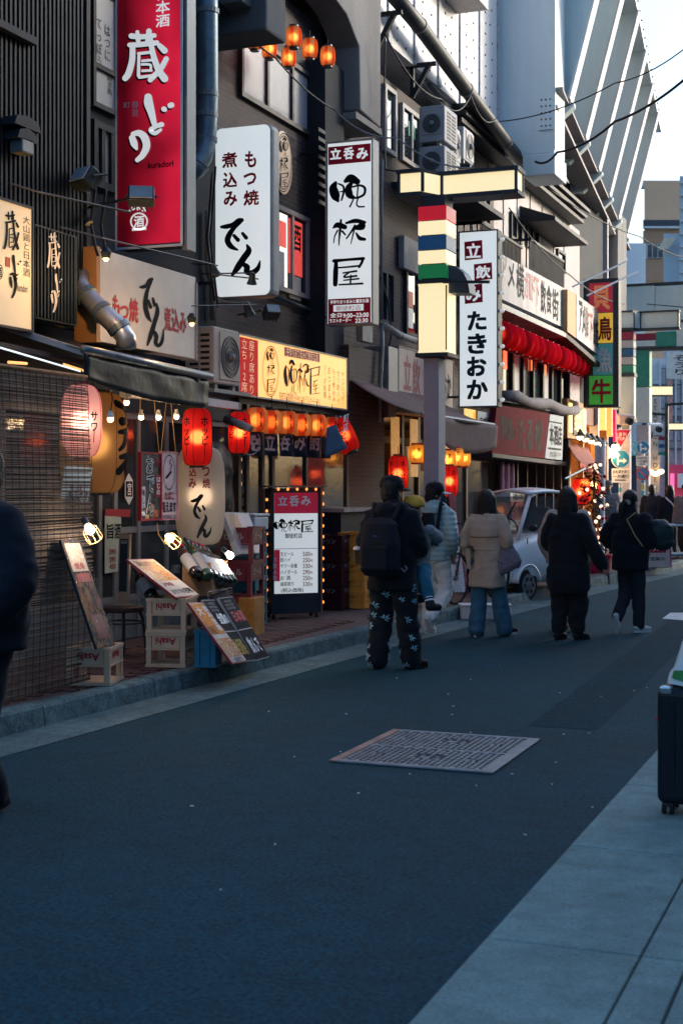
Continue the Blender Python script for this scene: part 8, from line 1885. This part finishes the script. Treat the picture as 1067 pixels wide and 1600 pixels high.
blob('fleece_jacket', g, fleece, ck, .010, 3, lambda p: .005*noise.noise(p*45))
g = G(); loft(g, [(0, 0, .12, .11, .085), (0, 0, .04, .12, .09), (0, 0, .0, .10, .08)])
for q in 'LR': limb(g, [JC['hip'+q], JC['knee'+q], JC['ank'+q].lerp(JC['knee'+q], .2)], [.068, .058, .05])
blob('jeans', g, M('child_denim', (.03, .13, .2), .85, var=.25), ck, .010, 3, folds(.006, 8, 12))
for q in 'LR':
    a = JC['ank'+q]; k = JC['knee'+q]; dd = (a-k).normalized()
    G().tube([a-dd*.05, a-dd*.03], .044, 12).obj('sock', white_paint, ck, local=True); G().tube([a-dd*.03, a-dd*.015], .0445, 12).obj('sock_stripe', navy_black, ck, local=True); G().tube([a-dd*.015, a], .044, 12).obj('sock', white_paint, ck, local=True)
    g = G(); limb(g, [a-dd*.0, a+dd*.05], [.045, .042]); f_ = (V3((.5, .8, 0))-dd*(V3((.5, .8, 0)).dot(dd))).normalized(); limb(g, [a+dd*.05-f_*.01, a+dd*.055+f_*.09], [.042, .034]); blob('boot', g, shoe_b, ck, .009, 3)
JC['s'] = .92; JC['turn'] = .0; yc = M('mustard_cap', (.62, .32, .05), .8, var=.12); co = cap(JC, yc, 2.0, brim=.05)
G().ball(h+V3((-.02, -.118, .05)), .032, 10, 7, (1.2, .3, .7)).obj('strap_opening', hair_m, co, smooth=True, local=True); hg = G(); hg.ball(h+V3((0, -.03, -.005)), .086, 14, 10, (.98, .95, 1)); blob('hair', hg, hair_m, ck, .01, 2)
# ---- man in a puffer jacket
p = wz(678, 992)
t, J = person('man in a grey green puffer jacket and pale trousers with a black white-brimmed cap', (p.x, p.y, 0), ST(-8), 1.68, dict(kneeL=(-.11, .10, .49), ankL=(-.125, .10, .09), kneeR=(.10, .08, .50), ankR=(.12, -.36, .24), pitchR=-.85, elR=(.25, -.06, 1.13), wrR=(.19, .10, .95), elL=(-.25, -.04, 1.13), wrL=(-.19, .1, .94), turn=-.9, head=(.01, .02, 1.62)))
body(J); trousers(J, light_trouser, (.10, .082, .066), hem=-.005, seed=7, a=.014); shoes(J, shoe_w, sole_w, high=True)
jacket(J, puffer_m, hem=.86, r=((.19, .145), (.20, .15), (.205, .145), (.20, .13)), sleeve=(.082, .075, .055), hood=True, disp=quilt())
hair(J, 'short'); cap(J, black_cloth, -1.0, M('pale_brim', (.45, .5, .52), .6), brim=.075)
G().ball(J['head']+Matrix.Rotation(-.9, 3, 'Z') @ V3((0, .06, -.05)), .065, 12, 9, (1, .9, 1.0)).obj('face_mask', M('navy_mask', (.02, .05, .07), .8), t, smooth=True, local=True)
so_ = G(); loft(so_, [(-.02, -.20, 1.0, .10, .06), (-.02, -.21, 1.15, .12, .08), (-.02, -.19, 1.36, .10, .06)], 20, .7); b2 = blob('backpack', so_, black_cloth, t, .012, 3)
for sx in (-1, 1): G().tube([V3((sx*.10, -.16, 1.0)), V3((sx*.13, -.175, 1.25)), V3((sx*.125, -.09, 1.46)), V3((sx*.13, .1, 1.40))], .022, 8).obj('strap', black_cloth, b2, local=True)
# ---- woman in a trench coat
p = wz(760, 995)
t, J = person('woman in a beige trench coat and blue jeans with a patterned tote bag', (p.x, p.y, 0), ST(-6), 1.60, dict(kneeL=(-.11, .03, .5), ankL=(-.115, -.03, .09), kneeR=(.12, .10, .5), ankR=(.16, .16, .10), pitchR=.1, yawR=-.7, elR=(.275, -.05, 1.17), wrR=(.20, .12, 1.03), elL=(-.275, -.03, 1.13), wrL=(-.22, .1, .93), turn=-.1))
body(J); trousers(J, denim, (.10, .095, .098), hem=.015, seed=4, a=.010); shoes(J, shoe_b, sole_w)
tc = jacket(J, trench_m, hem=.60, flare=((.60, .215, .155), (.75, .205, .15)), r=((0, 0), (.18, .135), (.195, .14), (.195, .12)), sleeve=(.076, .068, .056), disp=folds(.015, 4.5, 4, 12), name='trench_coat')
g = G(); loft(g, [(0, -.02*.9, 1.20*.914, .188, .146), (0, -.02, 1.30*.914, .198, .145), (0, -.02, 1.40*.914, .172, .115), (0, -.01, 1.45*.914, .11, .08)], 26); g.V = [v for v in g.V]; blob('storm_flap', g, trench_m, t, .012, 3, folds(.006, 5, 6, 3))
G().tube([V3((.172*math.cos(a), -.0+.128*math.sin(a), .965)) for a in [k*2*math.pi/24 for k in range(25)]], .018, 8).obj('belt', trench_m, t, local=True)
G().box((-.15, -.165, .86), (.05, .012, .22), Matrix.Rotation(.1, 3, 'X')).obj('belt_end', trench_m, t, local=True, bev=.004); G().box((-.13, -.16, .97), (.06, .02, .06)).obj('buckle', M('horn_buckle', (.06, .04, .03), .4), t, local=True)
hair(J, 'long', L=.16)
bg_ = thing('tote_bag', 'purple grey patterned tote bag slung from the trench coat woman right shoulder', 'bag', (p.x+.25, p.y-.02, .72)); c = V3(bg_.location)
tm_ = printmat('tote_print', [(.10, .08, .13), (.2, .17, .22), (.05, .05, .08), (.26, .24, .28)], 22, .8); g = G(); loft(g, [(0, 0, .0, .15, .045), (0, 0, .05, .19, .075), (-.0, .0, .25, .16, .05), (-.05, .02, .38, .07, .03)], 24, .7); g.V = [Matrix.Rotation(-.45, 3, 'Y') @ v for v in g.V]; blob('bag_body', g, tm_, bg_, .012, 3, folds(.010, 7, 9))
G().tube([c+V3((-.14, .0, .34)), c+V3((-.17, -.03, .50)), c+V3((-.12, -.02, .62)), c+V3((-.10, .10, .52)), c+V3((-.13, .06, .36))], .012, 8).obj('strap', tm_, bg_)
# ---- woman in a long black coat, phone in hand
p = wz(887, 1000)
t, J = person('woman in a long loose black coat holding a phone in her lowered right hand', (p.x, p.y, 0), ST(-10), 1.62, dict(kneeL=(-.10, .03, .5), ankL=(-.10, -.05, .095), kneeR=(.10, .07, .5), ankR=(.105, .05, .09), yawR=-.5, yawL=-.2, elR=(.29, -.03, 1.13), wrR=(.40, .06, .87), elL=(-.26, 0, 1.13), wrL=(-.18, .18, 1.0), turn=-.2))
body(J, hd=((0, .1, -1), (.35, .1, -1))); trousers(J, black_cloth2, (.13, .115, .07), hem=-.04, seed=9, a=.016); shoes(J, shoe_b, shoe_b, L=.25)
jacket(J, black_cloth, hem=.55, flare=((.55, .21, .165), (.62, .245, .18), (.85, .235, .175)), r=((0, 0), (.225, .16), (.215, .15), (.20, .12)), sleeve=(.08, .074, .066), disp=folds(.016, 4, 3.5, 21), name='long_coat', collar=True)
hair(J, 'long', L=.10)
ph = thing('phone', 'dark phone in the lowered hand of the woman in the long black coat', 'phone', (0, 0, 0)); w_ = mw(t) @ (J['wrR']+V3((.035, .02, -.09)))
G().box(w_+V3((.025, 0, -.03)), (.012, .075, .15), Matrix.Rotation(.5, 3, 'X')).obj('phone_body', black_metal, ph, bev=.004)
# ---- companion in a beige jacket half hidden in front of her
p = wz(876, 990)
t, J = person('person in a pale beige jacket almost hidden beyond the woman in the long black coat', (p.x, p.y+.35, 0), ST(-8), 1.63, dict(ankL=(-.1, .05, .09), ankR=(.1, -.06, .1), turn=-.5, elR=(.29, -.02, 1.13), elL=(-.29, -.02, 1.14)))
body(J); trousers(J, black_cloth2, (.11, .09, .07)); shoes(J, shoe_b, shoe_b); jacket(J, beige_cl, hem=.82, r=((.25, .16), (.26, .165), (.265, .16), (.25, .13)), sleeve=(.10, .095, .07)); hair(J, 'long', L=.06)
# ---- ponytailed woman in black with white shoes
p = wz(984, 988)
t, J = person('ponytailed woman in a black jacket and trousers with white shoes, one heel lifted', (p.x, p.y, 0), ST(-10), 1.60, dict(kneeR=(.09, .05, .5), ankR=(.10, .03, .09), yawR=-.6, kneeL=(-.08, .05, .51), ankL=(-.085, -.22, .20), pitchL=-1.15, elR=(.31, -.02, 1.16), wrR=(.17, .14, 1.08), elL=(-.30, -.02, 1.16), wrL=(-.17, .16, 1.04), turn=-.35, head=(.0, .03, 1.62)))
body(J); trousers(J, M('charcoal_trouser', (.02, .024, .032), .85, var=.25, scale=8), (.10, .082, .066), hem=.0, seed=13); shoes(J, shoe_w, sole_w)
jacket(J, black_cloth, hem=.78, r=((.22, .155), (.22, .155), (.22, .15), (.21, .125)), sleeve=(.088, .085, .064), disp=folds(.013, 4.5, 6, 31)); hair(J, 'tail')
G().tube([V3((.10, -.10, 1.36)), V3((.02, -.165, 1.28)), V3((.12, -.18, 1.1)), V3((.2, -.15, .98))], .007, 6).obj('bag_strap', gold_twine, t, local=True)
G().lathe(J['head']+V3((0, -.10, -.005)), [(.03, 0), (.034, .012)], 12, axis=(0, -1, -.4)).obj('hair_tie', M('pale_tie', (.4, .38, .36), .5), t, local=True)
bb_ = thing('shoulder_bag', 'puffy dark shoulder bag at the right elbow of the ponytailed woman', 'bag', (p.x+.33, p.y-.02, .95)); g = G(); g.ball((0, 0, .17), .17, 18, 12, (.9, .75, .95)); g.ball((.02, 0, .08), .13, 14, 10, (1, .8, .7)); blob('bag_body', g, M('dark_green_nylon', (.015, .03, .035), .5, var=.2), bb_, .012, 3, folds(.014, 7, 8, 2))
# ---- dark figure at the left edge, close to the viewer
p = ws(-28, 760, 7.0); 
t, J = person('person in dark clothes cut off by the left edge of the picture', (p.x, p.y, 0), ST(150), 1.84, dict(kneeL=(-.10, .06, .5), ankL=(-.12, .12, .09), kneeR=(.1, .05, .5), ankR=(.14, -.12, .1), pitchR=-.3, elL=(-.30, -.02, 1.13), wrL=(-.2, .12, .96), elR=(.28, -.05, 1.13), wrR=(.2, .1, .96)))
navy_wool = M('navy_wool', (.006, .010, .018), .95, var=.2, sheen=.05)
body(J); trousers(J, navy_wool, (.12, .095, .08), seed=3); shoes(J, shoe_b, shoe_b); jacket(J, navy_wool, hem=.82, r=((.25, .18), (.27, .19), (.28, .19), (.26, .15)), sleeve=(.11, .105, .075)); hair(J, 'short')
# ---- people beyond the crossing and by the tree
far = [('person in a dark coat with a white shopping bag beyond the road signs', 1018, 36, 1.68, ST(0), M('far_navy', (.015, .022, .035), .9), black_cloth2, 'short'),
       ('person in dark clothes with a pale shoulder strap near the right edge', 1046, 33, 1.66, ST(25), M('far_black', (.014, .018, .028), .9), black_cloth2, 'long'),
       ('person in a grey jacket stepping in at the right edge', 1071, 31, 1.70, ST(160), M('far_grey', (.16, .17, .19), .9), M('far_brown', (.05, .035, .03), .9), 'short'),
       ('person in a grey cap and pale grey jacket standing by the christmas tree', 949, 30.5, 1.60, ST(200), M('far_pale', (.2, .19, .2), .9), black_cloth2, 'short')]
for i, (lab, px, s, H, yw, jm, tm, hk) in enumerate(far):
    q = ws(px, 760, s); z0 = .15 if i == 3 else 0
    t, J = person(lab, (q.x, q.y, z0), yw, H, dict(ankL=(-.1, .16, .09), ankR=(.1, -.2, .14), kneeR=(.1, .04, .5), pitchR=-.5) if i != 3 else dict())
    body(J, vox=.016); trousers(J, tm, (.11, .09, .07), vox=.016); shoes(J, shoe_b, shoe_b); jacket(J, jm, hem=.8, r=((.23, .16), (.235, .165), (.24, .165), (.23, .13)), sleeve=(.095, .09, .07), vox=.016)
    if i == 3: cap(J, M('grey_cap', (.2, .17, .16), .8), 0)
    else: hair(J, hk)
    if i == 1: G().tube([V3((-.15, -.14, 1.4)), V3((.0, -.175, 1.25)), V3((.18, -.15, 1.0))], .02, 6).obj('strap', white_paint, t, local=True)
    if i == 0:
        sb_ = thing('shopping_bag', 'white paper bag carried by the person in the dark coat beyond the signs', 'bag', (q.x+.28, q.y, .55)); G().box((q.x+.28, q.y-.05, .72), (.26, .12, .34)).obj('bag_body', white_paint, sb_, bev=.01); G().tube([(q.x+.2, q.y-.05, .89), (q.x+.24, q.y-.05, 1.0), (q.x+.32, q.y-.05, 1.0), (q.x+.36, q.y-.05, .89)], .006, 5).obj('handle', off_white, sb_)
